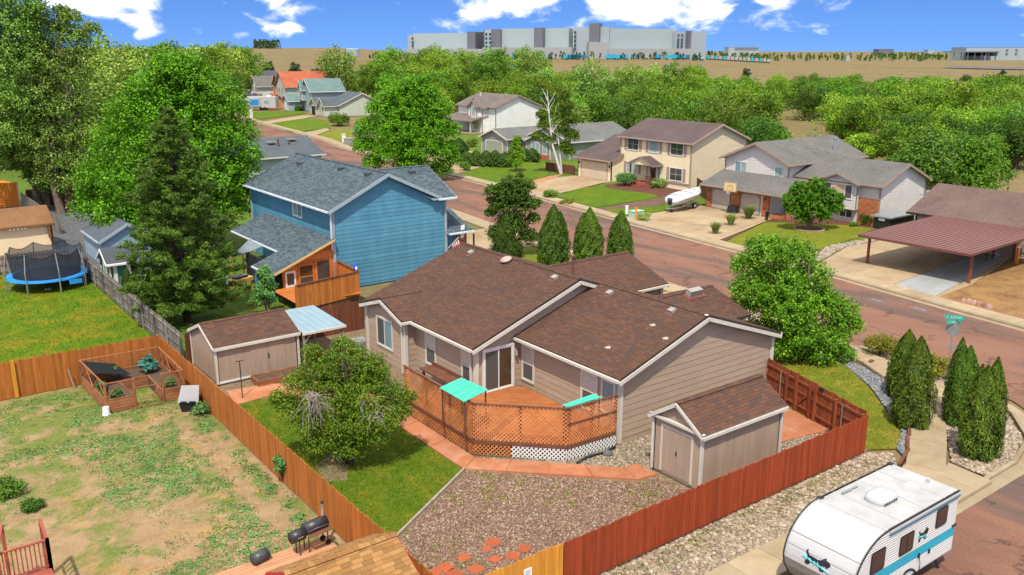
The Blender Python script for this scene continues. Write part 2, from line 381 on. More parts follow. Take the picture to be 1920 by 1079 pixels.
 plain('lattice_brown', (.42,.165,.065), (.30,.105,.042), 1.0, .75, .2, isl=.2)
 plain('dark_brown_wood', (.16,.066,.037), (.10,.042,.026), 2, .75, .2, isl=.15)
 plain('deck_boards', (.52,.19,.07), (.36,.13,.05), 1.4, .5, .4, isl=.15, stretch=(1,1,1))
 plain('grey_wood', (.30,.25,.20), (.2,.165,.13), 3, .85, .2, isl=.15)
 plain('redwood', (.34,.085,.055), (.25,.06,.04), 2, .7, .3, isl=.14)
 plain('bed_wood', (.33,.135,.062), (.2,.08,.038), 2.4, .8, .2, isl=.2)
 plain('pale_deck', (.46,.235,.125), (.36,.175,.09), 2, .75, .2, isl=.14)
 plain('green_board', (.05,.48,.33), (.04,.40,.27), 2, .6, .3, isl=.08, bump=.1)
 plain('grey_post', (.34,.34,.34), (.27,.27,.27), 5, .45, .4, metal=.6)
 plain('straw_wood', (.62,.40,.14), (.5,.31,.1), 3, .8)
 # metals, plastics, paints
 plain('white_paint', (.80,.81,.82), (.75,.76,.78), .8, .35, .5)
 plain('white_roof', (.80,.80,.79), (.58,.59,.59), 1.3, .55, .3)
 plain('white_siding_metal', (.76,.755,.735), (.70,.695,.675), 1.2, .4, .5)
 plain('trailer_grey', (.30,.275,.245), (.24,.22,.2), .8, .5)
 plain('cyan_stripe', (.015,.36,.49), (.013,.32,.44), 1, .4, .5)
 plain('deep_teal', (.02,.16,.24), (.015,.13,.2), 1, .4, .5)
 plain('black_plastic', (.016,.016,.018), (.011,.011,.012), 3, .5, .4)
 plain('black_iron', (.018,.02,.024), (.03,.03,.033), 4, .42, .5)
 plain('grey_plastic', (.22,.22,.225), (.18,.18,.185), 2, .55, .4)
 plain('rubber', (.012,.012,.012), (.02,.02,.02), 5, .85)
 plain('galvanised', (.48,.50,.52), (.36,.38,.40), 4, .35, .5, metal=.7)
 plain('vent_metal', (.30,.28,.26), (.24,.22,.2), 4, .5, .4)
 plain('brown_pipe', (.16,.062,.042), (.11,.042,.03), 3, .6, .3)
 plain('pale_flashing', (.40,.30,.26), (.33,.25,.22), 3, .6)
 plain('brown_steel', (.275,.105,.085), (.235,.088,.072), .7, .42, .5)
 plain('red_steel', (.22,.055,.042), (.18,.045,.035), 2, .5, .4)
 plain('lean_roof', (.42,.56,.62), (.33,.46,.53), .9, .4, .5)
 plain('cover_grey', (.50,.53,.57), (.40,.43,.47), 1.4, .75, .2, bump=.6, bscale=4)
 plain('hull_white', (.60,.61,.60), (.5,.51,.5), 1, .4, .5)
 plain('tramp_blue', (.02,.24,.62), (.018,.2,.52), 1.5, .6, .3)
 plain('tramp_mat', (.012,.014,.02), (.018,.02,.027), 2, .8)
 plain('sail_grey', (.16,.20,.225), (.13,.165,.19), 1, .8)
 plain('blue_grey_ply', (.22,.33,.43), (.18,.28,.37), 1, .7)
 plain('green_ply', (.05,.17,.14), (.04,.14,.115), 1, .7)
 plain('bucket_white', (.76,.76,.78), (.68,.68,.7), 4, .4)
 plain('sign_green', (.0,.36,.28), (.0,.33,.26), 2, .4, .5)
 plain('orange_marker', (.80,.22,.02), (.7,.18,.02), 4, .6)
 plain('utility_green', (.33,.50,.42), (.28,.44,.37), 3, .55)
 plain('flag_red', (.50,.025,.035), (.42,.02,.03), 4, .8)
 plain('flag_white', (.74,.73,.73), (.65,.64,.64), 4, .8)
 plain('flag_blue', (.02,.035,.16), (.018,.03,.13), 4, .8)
 plain('blue_cloth', (.03,.10,.55), (.025,.08,.45), 3, .8)
 plain('pot_red', (.38,.05,.03), (.3,.04,.025), 3, .6)
 plain('terracotta', (.45,.17,.09), (.36,.13,.07), 3, .8)
 t = NT('mesh_net'); tr = t.n('ShaderNodeBsdfTransparent'); d = t.bsdf((.03,.04,.06), .8, .2)
 ch = t.n('ShaderNodeTexChecker'); ch.inputs['Scale'].default_value = 60; t.l(t.pos(), ch.inputs['Vector'])
 mx = t.n('ShaderNodeMixShader'); t.l(t.mr(t.noise(3), 0, 1, .62, .8), mx.inputs[0]); t.l(tr.outputs[0], mx.inputs[1]); t.l(d, mx.inputs[2]); t.done(mx.outputs[0])
 t = NT('wire_net'); tr = t.n('ShaderNodeBsdfTransparent'); d = t.bsdf((.14,.11,.09), .6, .3)
 mx = t.n('ShaderNodeMixShader'); mx.inputs[0].default_value = .10; t.l(tr.outputs[0], mx.inputs[1]); t.l(d, mx.inputs[2]); t.done(mx.outputs[0])
 t = NT('shade_cloth'); t.done(t.bsdf((.012,.018,.02), .9, .1))
 # far works
 plain('warehouse_white', (.50,.585,.585), (.47,.55,.55), .02, .6)
 plain('warehouse_grey', (.30,.35,.375), (.28,.33,.355), .02, .6)
 plain('warehouse_dark', (.13,.135,.155), (.12,.125,.14), .02, .6)
 plain('warehouse_low', (.46,.47,.455), (.42,.43,.42), .05, .6)
 # ground covers
 t = NT('dry_prairie')
 c = t.ramp(t.noise(.02, 6, .62), [(.3,(.25,.175,.090)),(.5,(.31,.215,.11)),(.7,(.22,.175,.085))])
 c = t.mixc(t.mr(t.noise(.007, 4, .6, t.pos((1,1,1))), .52, .7, 0, .5), c, (.20,.165,.055))
 c = t.mixc(1.0, c, t.mr(t.noise(.35, 5, .7), .3, .7, .78, 1.2), 'MULTIPLY'); t.done(t.bsdf(c, .95, .1, 0, t.bump(t.noise(.8, 4, .7), .4, .3)))
 t = NT('bare_lot'); c = t.ramp(t.noise(.6, 7, .7), [(.28,(.15,.085,.045)),(.45,(.25,.15,.075)),(.6,(.34,.215,.095)),(.75,(.17,.15,.05))])
 c = t.mixc(1.0, c, t.mr(t.noise(7, 4, .7), .3, .7, .75, 1.2), 'MULTIPLY'); t.done(t.bsdf(c, .95, .1, 0, t.bump(t.noise(9, 4, .7), .5, .05)))
 def lawn(n, a, b, y, yel=.6, sc=.55):
  t = NT(n); c = t.ramp(t.noise(sc*2.2, 6, .68), [(.3, a), (.62, b)])
  c = t.mixc(t.mr(t.noise(sc, 5, .66, None, .6), .47, .68, 0, yel), c, y)
  c = t.mixc(1.0, c, t.mr(t.noise(16, 4, .75), .3, .7, .7, 1.25), 'MULTIPLY')
  t.done(t.bsdf(c, .9, .15, 0, t.bump(t.noise(30, 3, .8), .9, .06)))
 lawn('green_lawn', (.075,.20,.010), (.12,.27,.014), (.34,.27,.04), .75, .38)
 lawn('street_lawn', (.055,.175,.010), (.085,.24,.013), (.19,.24,.03), .4, .3)
 lawn('yellow_lawn', (.13,.175,.018), (.17,.215,.022), (.30,.25,.045), .8, .5)
 lawn('yard_lawn', (.058,.125,.010), (.10,.175,.014), (.27,.22,.04), .6, .8)
 lawn('patchy_lawn', (.12,.16,.02), (.17,.20,.025), (.36,.26,.075), .9, .6)
 lawn('weed_green', (.06,.15,.03), (.10,.20,.03), (.28,.22,.06), .6, 1.0)
 t = NT('weedy_dirt')
 dirt = t.ramp(t.noise(1.3, 6, .65), [(.3,(.30,.20,.125)),(.65,(.43,.305,.205))])
 dead = t.ramp(t.noise(3, 5, .7), [(.3,(.42,.22,.06)),(.7,(.55,.33,.10))])
 grn = t.ramp(t.noise(4, 5, .7), [(.3,(.10,.17,.030)),(.7,(.19,.25,.06))])
 c = t.mixc(t.mr(t.noise(.42, 6, .68, t.pos((1,1,1), .4), .5), .54, .68, 0, .6), dirt, dead)
 g = t.n('ShaderNodeNewGeometry'); sp = t.n('ShaderNodeSeparateXYZ'); t.l(g.outputs['Position'], sp.inputs[0])
 wet = t.math('ADD', t.noise(.5, 7, .72, None, .4), t.mr(sp.outputs[1], 24, 42, -.07, .07))
 c = t.mixc(t.mr(wet, .46, .57, 0, .85), c, grn)
 xw = t.math('ADD', sp.outputs[0], t.mr(t.noise(.5, 4, .6), .3, .7, -.5, .5)); off = t.math('ABSOLUTE', t.math('SUBTRACT', xw, 10.0))
 trod = t.math('MULTIPLY', t.mr(off, .25, .6, 1, 0), t.math('MULTIPLY', t.mr(sp.outputs[1], 26, 28, 0, 1), t.mr(sp.outputs[1], 37, 39, 1, 0)))
 c = t.mixc(trod, c, dirt)
 c = t.mixc(1.0, c, t.mr(t.noise(12, 5, .75), .3, .7, .74, 1.22), 'MULTIPLY')
 t.done(t.bsdf(c, .95, .1, 0, t.bump(t.noise(14, 5, .75), .7, .06)))
 def gravelbase(n, a, b, c3, sc=22):
  t = NT(n); v = t.n('ShaderNodeTexVoronoi'); v.inputs['Scale'].default_value = sc; t.l(t.pos(), v.inputs['Vector'])
  sepc = t.n('ShaderNodeSeparateColor'); t.l(v.outputs['Color'], sepc.inputs[0])
  c = t.ramp(sepc.outputs[0], [(0, a), (.4, b), (.75, c3)], 'CONSTANT')
  c = t.mixc(1.0, c, t.mr(v.outputs['Distance'], 0, .6, 1.15, .55), 'MULTIPLY')
  c = t.mixc(1.0, c, t.mr(t.noise(.8, 5, .65), .3, .7, .8, 1.15), 'MULTIPLY')
  t.done(t.bsdf(c, .9, .2, 0, t.bump(v.outputs['Distance'], .8, .03)))
 gravelbase('pink_gravel', (.36,.22,.19), (.27,.165,.145), (.46,.33,.29), 20)
 gravelbase('pale_gravel', (.46,.40,.32), (.33,.27,.21), (.58,.52,.44), 16)
 gravelbase('tan_gravel', (.44,.34,.24), (.34,.255,.175), (.54,.45,.34), 20)
 gravelbase('grey_gravel', (.30,.32,.34), (.2,.215,.23), (.44,.46,.48), 16)
 ramped('river_stone', [(0,(.50,.44,.37)),(.18,(.36,.29,.23)),(.34,(.62,.57,.50)),(.5,(.27,.235,.205)),(.64,(.44,.37,.30)),(.8,(.55,.42,.32)),(.92,(.70,.67,.62))], .15, 30, .75, .3, .1)
 ramped('pink_stone', [(0,(.40,.25,.21)),(.25,(.29,.175,.15)),(.45,(.50,.37,.33)),(.65,(.34,.215,.18)),(.85,(.58,.48,.43))], .15, 30, .8, .3, .1)
 ramped('grey_stone', [(0,(.32,.34,.36)),(.3,(.2,.22,.24)),(.6,(.45,.47,.49)),(.85,(.58,.59,.6))], .15, 30, .75, .3, .1)
 ramped('pale_stone', [(0,(.52,.47,.40)),(.3,(.36,.31,.26)),(.6,(.64,.59,.52)),(.85,(.44,.36,.28))], .15, 30, .8, .3, .1)
 ramped('red_rock', [(0,(.26,.13,.10)),(.4,(.33,.2,.16)),(.7,(.2,.10,.08))], .2, 12, .85, .25, .4)
 def concrete(n, a, b, stain, amt=.6, sc=.45):
  t = NT(n); c = t.ramp(t.noise(1.6, 6, .65), [(.3, b), (.7, a)])
  c = t.mixc(t.mr(t.noise(sc, 5, .62, None, .8), .48, .68, 0, amt), c, stain)
  v = t.mr(rnd_island(t), 0, 1, .9, 1.08); c = t.mixc(1.0, c, v, 'MULTIPLY')
  c = t.mixc(1.0, c, t.mr(t.noise(20, 4, .8), .3, .7, .9, 1.08), 'MULTIPLY')
  t.done(t.bsdf(c, .85, .25, 0, t.bump(t.noise(40, 4, .7), .15)))
 concrete('concrete', (.56,.48,.36), (.47,.39,.285), (.40,.30,.18), .55)
 concrete('kerb_concrete', (.50,.43,.33), (.41,.345,.255), (.33,.24,.14), .6)
 concrete('drive_concrete', (.56,.49,.385), (.46,.395,.30), (.40,.275,.145), .75, .3)
 concrete('grey_concrete', (.42,.43,.42), (.37,.38,.375), (.30,.30,.29), .4)
 concrete('red_concrete', (.52,.225,.125), (.42,.165,.09), (.55,.34,.24), .6, .8)
 plain('paver_red', (.52,.13,.05), (.43,.10,.04), 3, .85, isl=.12, bump=.2)
 t = NT('red_asphalt')
 c = t.ramp(t.noise(.35, 6, .6, t.pos((1.2,.35,1), .08)), [(.3,(.205,.118,.088)),(.5,(.275,.155,.115)),(.7,(.30,.18,.135))])
 c = t.mixc(t.mr(t.noise(.16, 5, .6, t.pos((1.6,.30,1), .1), .6), .50, .60, 0, .8), c, (.125,.108,.105))
 v = t.n('ShaderNodeTexVoronoi', feature='DISTANCE_TO_EDGE'); v.inputs['Scale'].default_value = .30
 dv = t.n('ShaderNodeMixRGB'); dv.inputs[0].default_value = .25
 nn = t.n('ShaderNodeTexNoise'); nn.inputs['Scale'].default_value = 1.2; nn.inputs['Detail'].default_value = 5; t.l(t.pos(), nn.inputs['Vector'])
 t.l(t.pos(), dv.inputs[1]); t.l(nn.outputs['Color'], dv.inputs[2])
 av = t.n('ShaderNodeVectorMath', operation='MULTIPLY_ADD'); t.l(nn.outputs['Color'], av.inputs[0]); av.inputs[1].default_value = (2.2,2.2,0); t.l(t.pos(), av.inputs[2])
 t.l(av.outputs[0], v.inputs['Vector'])
 crack = t.math('MULTIPLY', t.mr(v.outputs['Distance'], 0.0, .03, 1, 0), t.mr(t.noise(.25, 3), .42, .56, 0, .75))
 c = t.mixc(crack, c, (.05,.042,.04))
 c = t.mixc(1.0, c, t.mr(t.noise(9, 5, .8), .3, .7, .78, 1.2), 'MULTIPLY')
 t.done(t.bsdf(c, .9, .25, 0, t.bump(t.noise(50, 3, .7), .3)))
 plain('asphalt', (.10,.10,.105), (.08,.08,.083), 1, .9)
 plain('mulch', (.12,.045,.03), (.07,.028,.02), 8, .95, bump=.6)
 plain('soil', (.10,.065,.045), (.06,.04,.028), 6, .95, bump=.6)
 plain('manhole', (.14,.105,.09), (.10,.08,.07), 8, .6)
 plain('blue_mark', (.10,.17,.26), (.13,.12,.12), 6, .8)
 # plants
 leafmat('ash_leaf', (.028,.085,.008), (.058,.155,.012), (.105,.235,.018), yellow=(.17,.27,.025))
 leafmat('maple_leaf', (.026,.095,.006), (.056,.175,.009), (.105,.265,.014), yellow=(.16,.30,.018))
 leafmat('cotton_leaf', (.034,.070,.018), (.068,.125,.028), (.125,.195,.045), yellow=(.21,.24,.085), trans=.25)
 leafmat('lime_leaf', (.085,.17,.012), (.145,.26,.018), (.21,.33,.028))
 leafmat('wood_leaf', (.052,.120,.012), (.095,.185,.018), (.145,.245,.028), yellow=(.22,.28,.045))
 leafmat('deep_leaf', (.016,.055,.010), (.032,.092,.014), (.062,.14,.02))
 leafmat('olive_leaf', (.20,.25,.17), (.30,.35,.25), (.42,.46,.36), trans=.2)
 leafmat('pine_leaf', (.018,.050,.012), (.038,.085,.016), (.068,.125,.022), yellow=(.10,.15,.03), trans=.15)
 leafmat('thuja_leaf', (.016,.050,.006), (.034,.085,.009), (.062,.135,.014), trans=.15)
 leafmat('juniper_leaf', (.02,.042,.02), (.03,.06,.026), (.05,.085,.035), trans=.1)
 leafmat('crab_leaf', (.026,.075,.010), (.052,.135,.014), (.10,.20,.02), yellow=(.19,.22,.03))
 leafmat('barberry_leaf', (.09,.14,.01), (.20,.22,.012), (.38,.34,.02))
 leafmat('weed_leaf', (.04,.105,.05), (.065,.145,.075), (.105,.19,.09), trans=.12)
 leafmat('grass_leaf', (.07,.16,.012), (.12,.22,.02), (.20,.27,.03), trans=.2)
 leafmat('dry_leaf', (.34,.22,.07), (.44,.30,.10), (.55,.40,.16), trans=.2)
 leafmat('tall_grass_leaf', (.13,.24,.05), (.22,.33,.08), (.33,.42,.14), trans=.3)
 leafmat('garden_leaf', (.05,.17,.04), (.09,.25,.06), (.15,.34,.08))
 leafmat('cabbage_leaf', (.05,.22,.17), (.08,.28,.22), (.13,.34,.26))
 leafmat('red_leaf', (.20,.03,.03), (.30,.06,.05), (.36,.10,.07))
 leafmat('white_flower', (.7,.7,.66), (.78,.78,.74), (.82,.82,.8), trans=.1)
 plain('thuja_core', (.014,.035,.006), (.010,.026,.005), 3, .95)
 plain('bark', (.19,.145,.11), (.11,.085,.065), 4, .95, .1, bump=.8, bscale=14, stretch=(1,1,.25))
 plain('dark_bark', (.085,.062,.05), (.05,.037,.03), 4, .95, .1, bump=.8, bscale=14, stretch=(1,1,.25))
 plain('grey_twig', (.30,.255,.23), (.21,.175,.16), 6, .9)
 plain('aspen_bark', (.66,.64,.60), (.42,.40,.37), 2.2, .8, .2, stretch=(.6,.6,3))
make_mats()
# ---------------------------------------------------------------- building helpers
def clipspan(poly, v):
 """u-interval of a convex polygon [(u,v)..] at height v"""
 xs = []
 n = len(poly)
 for i in range(n):
  (u0, v0), (u1, v1) = poly[i], poly[(i+1) % n]
  if (v0 <= v) != (v1 <= v): xs.append(u0 + (u1-u0)*(v-v0)/(v1-v0))
 return (min(xs), max(xs)) if len(xs) >= 2 else None
_SH = {}
def shingle_mesh(w, h, matn):
 k = (round(w, 3), round(h, 3), matn)
 if k not in _SH:
  me = bpy.data.meshes.new('shingle')
  me.from_pydata([(0,0,.016),(w,0,.016),(w,h,.005),(0,h,.005),(0,0,0),(w,0,0)], [], [(0,1,2,3),(4,5,1,0),(0,3,4),(1,5,2)])
  me.materials.append(MATS[matn]); _SH[k] = me
 return _SH[k]
def shingle_roof(parent, poly, matn, single=None, exposure=.145, tab=.33, edge='roof_edge', thick=.13, name='roof', joints=.008, slab_mat=None):
 """roof plane (poly: first edge is the eave) with every shingle laid; single: function(center) -> True for shingles that are objects of their own"""
 P = [Vector(p) for p in poly]; b = MB(); b.slab(P, thick, 0, 1)
 roof = b.build(name, [slab_mat or matn, edge], parent)
 eu = (P[1]-P[0]).normalized(); nn = eu.cross(P[2]-P[0]).normalized()
 if nn.z < 0: nn = -nn
 ev = nn.cross(eu)
 if ev.z < 0: ev = -ev
 uv = [((p-P[0]).dot(eu), (p-P[0]).dot(ev)) for p in P]
 vmax = max(v for _, v in uv); vs = []; fs = []; nrow = int(vmax/exposure)+1; cand = []
 for r in range(nrow):
  v0 = r*exposure; v1 = min(v0+exposure, vmax-.004); s0 = clipspan(uv, v0+.003 if r == 0 else v0+.02); s1 = clipspan(uv, v1-.004)
  if not s0 or not s1 or v1-v0 < .03: continue
  a, c = max(s0[0], s1[0])+.003, min(s0[1], s1[1])-.003
  a0 = min(s0[0], s1[0]); u = math.floor(a0/tab)*tab - R.uniform(0, tab)
  while u < c:
   w = tab*R.choice((.7, .85, 1, 1, 1.2)); x0, x1 = max(u, a), min(u+w-joints, c)
   if x1-x0 > .05:
    ctr = P[0] + eu*((x0+x1)/2) + ev*((v0+v1)/2)
    full = abs((x1-x0)-(w-joints)) < 1e-6 and v1-v0 > exposure-.002
    if single is not None and full and single(ctr): cand.append((x0, v0, w-joints))
    else:
     t = R.uniform(.010, .020); k = len(vs)
     for (x, v, h) in ((x0,v0,t),(x1,v0,t),(x1,v1,.004),(x0,v1,.004),(x0,v0,0),(x1,v0,0)): vs.append(P[0] + eu*x + ev*v + nn*h)
     fs += [(k,k+1,k+2,k+3),(k+4,k+5,k+1,k)]
   u += w
 if fs:
  o0 = root_loc(roof); me = bpy.data.meshes.new('shingle_courses'); me.from_pydata([tuple(v-o0) for v in vs], [], fs)
  o = link_mesh('shingle_courses', me, matn, roof); o['kind'] = 'stuff'
 if cand:
  from mathutils import Matrix
  m3 = Matrix((eu, ev, nn)).transposed().to_4x4(); o0 = root_loc(roof)
  for (x0, v0, w) in cand:
   o = bpy.data.objects.new('shingle', shingle_mesh(w, exposure, matn)); COL.objects.link(o); o.parent = roof
   mm = m3.copy(); mm.translation = P[0] + eu*x0 + ev*v0 - o0; o.matrix_local = mm
 return roof
def ridge_cap(parent, p, q, matn, w=.15):
 p, q = Vector(p), Vector(q); d = (q-p); L = d.length; d.normalize(); n = d.cross(Vector((0,0,1))).normalized(); b = MB(); k = int(L/.16)
 for i in range(k):
  a = p + d*(i*L/k); c = p + d*((i+1)*L/k+.02); h = .03+.012*R.random()
  for s in (-1, 1):
   P = [a + n*0 + Vector((0,0,h)), c + Vector((0,0,h-.015)), c + n*s*w + Vector((0,0,h-.015-w*.36)), a + n*s*w + Vector((0,0,h-w*.36))]
   Q = [x - Vector((0,0,.012)) for x in P]
   b.add(P+Q, [(0,1,2,3) if s < 0 else (3,2,1,0), (0,4,7,3), (3,7,6,2)])
 return b.build('ridge_cap', matn, parent)
def wall(parent, p0, p1, z0, prof, matw, exposure=.29, boards='each', thick=.14, zb=None, proud=.018, matb=None, name='wall'):
 """wall seen from outside going p0 -> p1 with the outside on the right hand; prof: top outline [(u,z)...]; boards: 'each' | 'joined' | None"""
 p0, p1 = Vector((p0[0], p0[1], 0)), Vector((p1[0], p1[1], 0)); d = (p1-p0); L = d.length; d.normalize(); n = Vector((d.y, -d.x, 0))
 if not hasattr(prof, '__len__'): prof = [(0, prof), (L, prof)]
 P = lambda u, z, o=0.0: p0 + d*u + n*o + Vector((0, 0, z))
 outline = [(0, z0), (L, z0)] + [(u, z) for u, z in reversed(prof)]
 b = MB(); b.plate([P(u, z) for u, z in outline], -n*thick); w = b.build(name, matw, parent)
 w_info = dict(obj=w, P=P, d=d, n=n, L=L)
 if boards:
  zt = max(z for _, z in prof); z = zb if zb is not None else z0; jb = MB()
  while z < zt-.02:
   za, zc = z, min(z+exposure, zt-.004)
   s0 = clipspan(outline, za+.001) ; s1 = clipspan(outline, zc-.003)
   if s0 and s1:
    # the clipped trapezium also keeps inside a kinked outline: sample the middle too
    q = jb if boards == 'joined' else MB(); g = .003
    a0, c0, a1, c1 = s0[0]+g, s0[1]-g, s1[0]+g, s1[1]-g
    if c0-a0 > .05:
     if c1-a1 < .02: a1 = c1 = (a1+c1)/2; a1 -= .01; c1 += .01
     zt2 = zc-.004
     q.add([P(a0,za,-.002),P(c0,za,-.002),P(c0,za,proud),P(a0,za,proud),P(a1,zt2,-.002),P(c1,zt2,-.002),P(c1,zt2,.004),P(a1,zt2,.004)],
                          [(3,2,6,7),(0,1,2,3),(7,6,5,4),(0,3,7,4),(2,1,5,6)])
     if boards == 'each': q.build('siding_board', matb or matw, w)
   z += exposure
  if boards == 'joined' and jb.f: jb.build('siding', matb or matw, w)
 return w_info
def window(parent, wi, u, z, w, h, style='hung', frame='cream_trim', panes=('blind_glass', 'screen_glass'), trim=.09, grid=(1, 1), sill=False, name='window'):
 """window with its lower left corner at (u,z) of wall wi; trim, sashes and one pane object per light"""
 P, d, n = wi['P'], wi['d'], wi['n']; b = MB()
 def rect(u0, u1, z0, z1, o0, o1):
  b.hexa([P(u0,z0,o1),P(u1,z0,o1),P(u1,z0,o0),P(u0,z0,o0),P(u0,z1,o1),P(u1,z1,o1),P(u1,z1,o0),P(u0,z1,o0)])
 o0, o1 = .0, .055
 rect(u-trim, u, z-trim, z+h+trim, o0, o1); rect(u+w, u+w+trim, z-trim, z+h+trim, o0, o1)
 rect(u, u+w, z+h, z+h+trim, o0, o1); rect(u, u+w, z-trim, z, o0, o1+.012)
 s = .035; L = []
 if style == 'hung': L = [(u, u+w, z+h/2, z+h), (u, u+w, z, z+h/2)]
 elif style == 'slider': L = [(u, u+w/2, z, z+h), (u+w/2, u+w, z, z+h)]
 elif style == 'triple': L = [(u, u+w*.25, z, z+h), (u+w*.25, u+w*.75, z, z+h), (u+w*.75, u+w, z, z+h)]
 else: L = [(u, u+w, z, z+h)]
 lights = []
 for i, (a, c, e, f) in enumerate(L):
  for (x0,x1,y0,y1) in ((a,a+s,e,f),(c-s,c,e,f),(a+s,c-s,e,e+s),(a+s,c-s,f-s,f)): rect(x0,x1,y0,y1,.008,.045)
  gx, gz = grid;
  for k in range(1, gx): x = a+s+(c-a-2*s)*k/gx; rect(x-.012,x+.012,e+s,f-s,.02,.04)
  for k in range(1, gz): y = e+s+(f-e-2*s)*k/gz; rect(a+s,c-s,y-.012,y+.012,.0205,.0395)
  lights.append((a+s, c-s, e+s, f-s, panes[i % len(panes)]))
 fo = b.build(name, frame, parent)
 for (a, c, e, f, m) in lights:
  q = MB(); q.hexa([P(a,e,.030),P(c,e,.030),P(c,e,.02),P(a,e,.02),P(a,f,.030),P(c,f,.030),P(c,f,.02),P(a,f,.02)]); q.build('pane', m, fo)
 return fo
def door_panel(parent, wi, u, z, w, h, matd, frame, trim=.1, rows=4, cols=4, name='garage_door', chamfer=0):
 """garage door: trim round it, panels recessed in a sheet"""
 P = wi['P']; b = MB()
 def rect(q, u0, u1, z0, z1, o0, o1): q.hexa([P(u0,z0,o1),P(u1,z0,o1),P(u1,z0,o0),P(u0,z0,o0),P(u0,z1,o1),P(u1,z1,o1),P(u1,z1,o0),P(u0,z1,o0)])
 rect(b, u-trim, u, z, z+h+trim, 0, .06); rect(b, u+w, u+w+trim, z, z+h+trim, 0, .06); rect(b, u, u+w, z+h, z+h+trim, 0, .06)
 if chamfer:
  for s, x in ((1, u), (-1, u+w)):
   b.plate([P(x, z+h, .0), P(x+s*chamfer, z+h, .0), P(x, z+h-chamfer, .0)], wi['n']*.058)
 fr = b.build('door_frame', frame, parent); q = MB(); rect(q, u, u+w, z, z+h, 0, .022)
 dr = q.build(name, matd, parent); q = MB()
 for r in range(rows):
  for c in range(cols):
   x0 = u + w*c/cols + .05; x1 = u + w*(c+1)/cols - .05; y0 = z + h*r/rows + .05; y1 = z + h*(r+1)/rows - .05
   rect(q, x0, x1, y0, y1, .0225, .034)
 q.build('door_panels', matd, dr); return dr
def trimbar(parent, pts, w, h, m, name='fascia'):
 b = MB()
 for p, q in zip(pts[:-1], pts[1:]): b.bar(p, q, w, h)
 return b.build(name, m, parent)
def corner_board(parent, x, y, z0, z1, m, w=.12):
 b = MB(); b.box(x-w/2, x+w/2, y-w/2, y+w/2, z0, z1); return b.build('corner_board', m, parent)
# ---------------------------------------------------------------- fences
_PK = {}
def picket_mesh(w, h, m, k, dog=True):
 key = (round(w,3), round(h,3), m, k, dog)
 if key not in _PK:
  c = .03 if dog else 0; b = MB(); hh = h + (-.022, 0, .018)[k]
  b.plate([(0,0,.03),(w,0,.03),(w,0,hh-c),(w-c,0,hh),(c,0,hh),(0,0,hh-c)] if dog else [(0,0,.03),(w,0,.03),(w,0,hh),(0,0,hh)], (0,-.018,0))
  me = bpy.data.meshes.new('picket'); me.from_pydata(b.v, [], b.f); me.materials.append(MATS[m]); _PK[key] = me
 return _PK[key]
def fence(name, label, p0, p1, h, m, rail_side=1, pw=.135, gap=.006, postm=None, posts=2.4, dog=True, rails=True, post_w=.09, limit=300, skip=None, group=None, railm=None, cat='fence', rail_z=None, metal_posts=False):
 p0, p1 = Vector((p0[0], p0[1], 0)), Vector((p1[0], p1[1], 0)); d = p1-p0; L = d.length; d.normalize(); n = Vector((d.y, -d.x, 0)); a = math.atan2(d.y, d.x)
 t = thing(name, label, cat, p0, a, group); k = int(L/(pw+gap)); step = L/k
 for i in range(k):
  if skip and skip[0] < i*step < skip[1]: continue
  o = bpy.data.objects.new('picket', picket_mesh(step-gap, h, m, R.randrange(3), dog)); COL.objects.link(o); o.parent = t
  o.location = (i*step, 0, R.uniform(-.008, .008)); o.rotation_euler = (R.uniform(-.006,.006), R.uniform(-.006,.006), 0)
 s = rail_side
 if rails:
  for z in (rail_z or (.28, h*.52, h-.22)):
   b = MB(); y0, y1 = (.002, .045) if s > 0 else (-.065, -.020); b.box(.0, L, y0, y1, z-.045, z+.045); b.build('rail', railm or m, t, local=True)
 npost = max(2, int(round(L/posts))+1)
 for i in range(npost):
  x = min(max(L*i/(npost-1), .05), L-.05); y = .09*s - (.02 if s < 0 else 0); b = MB()
  if metal_posts: b.cyl((x, y), .03, 0, h-.12, 10)
  else: b.box(x-post_w/2, x+post_w/2, y-post_w/2, y+post_w/2, -.1, h-.13)
  b.build('post', postm or m, t, local=True)
 return t
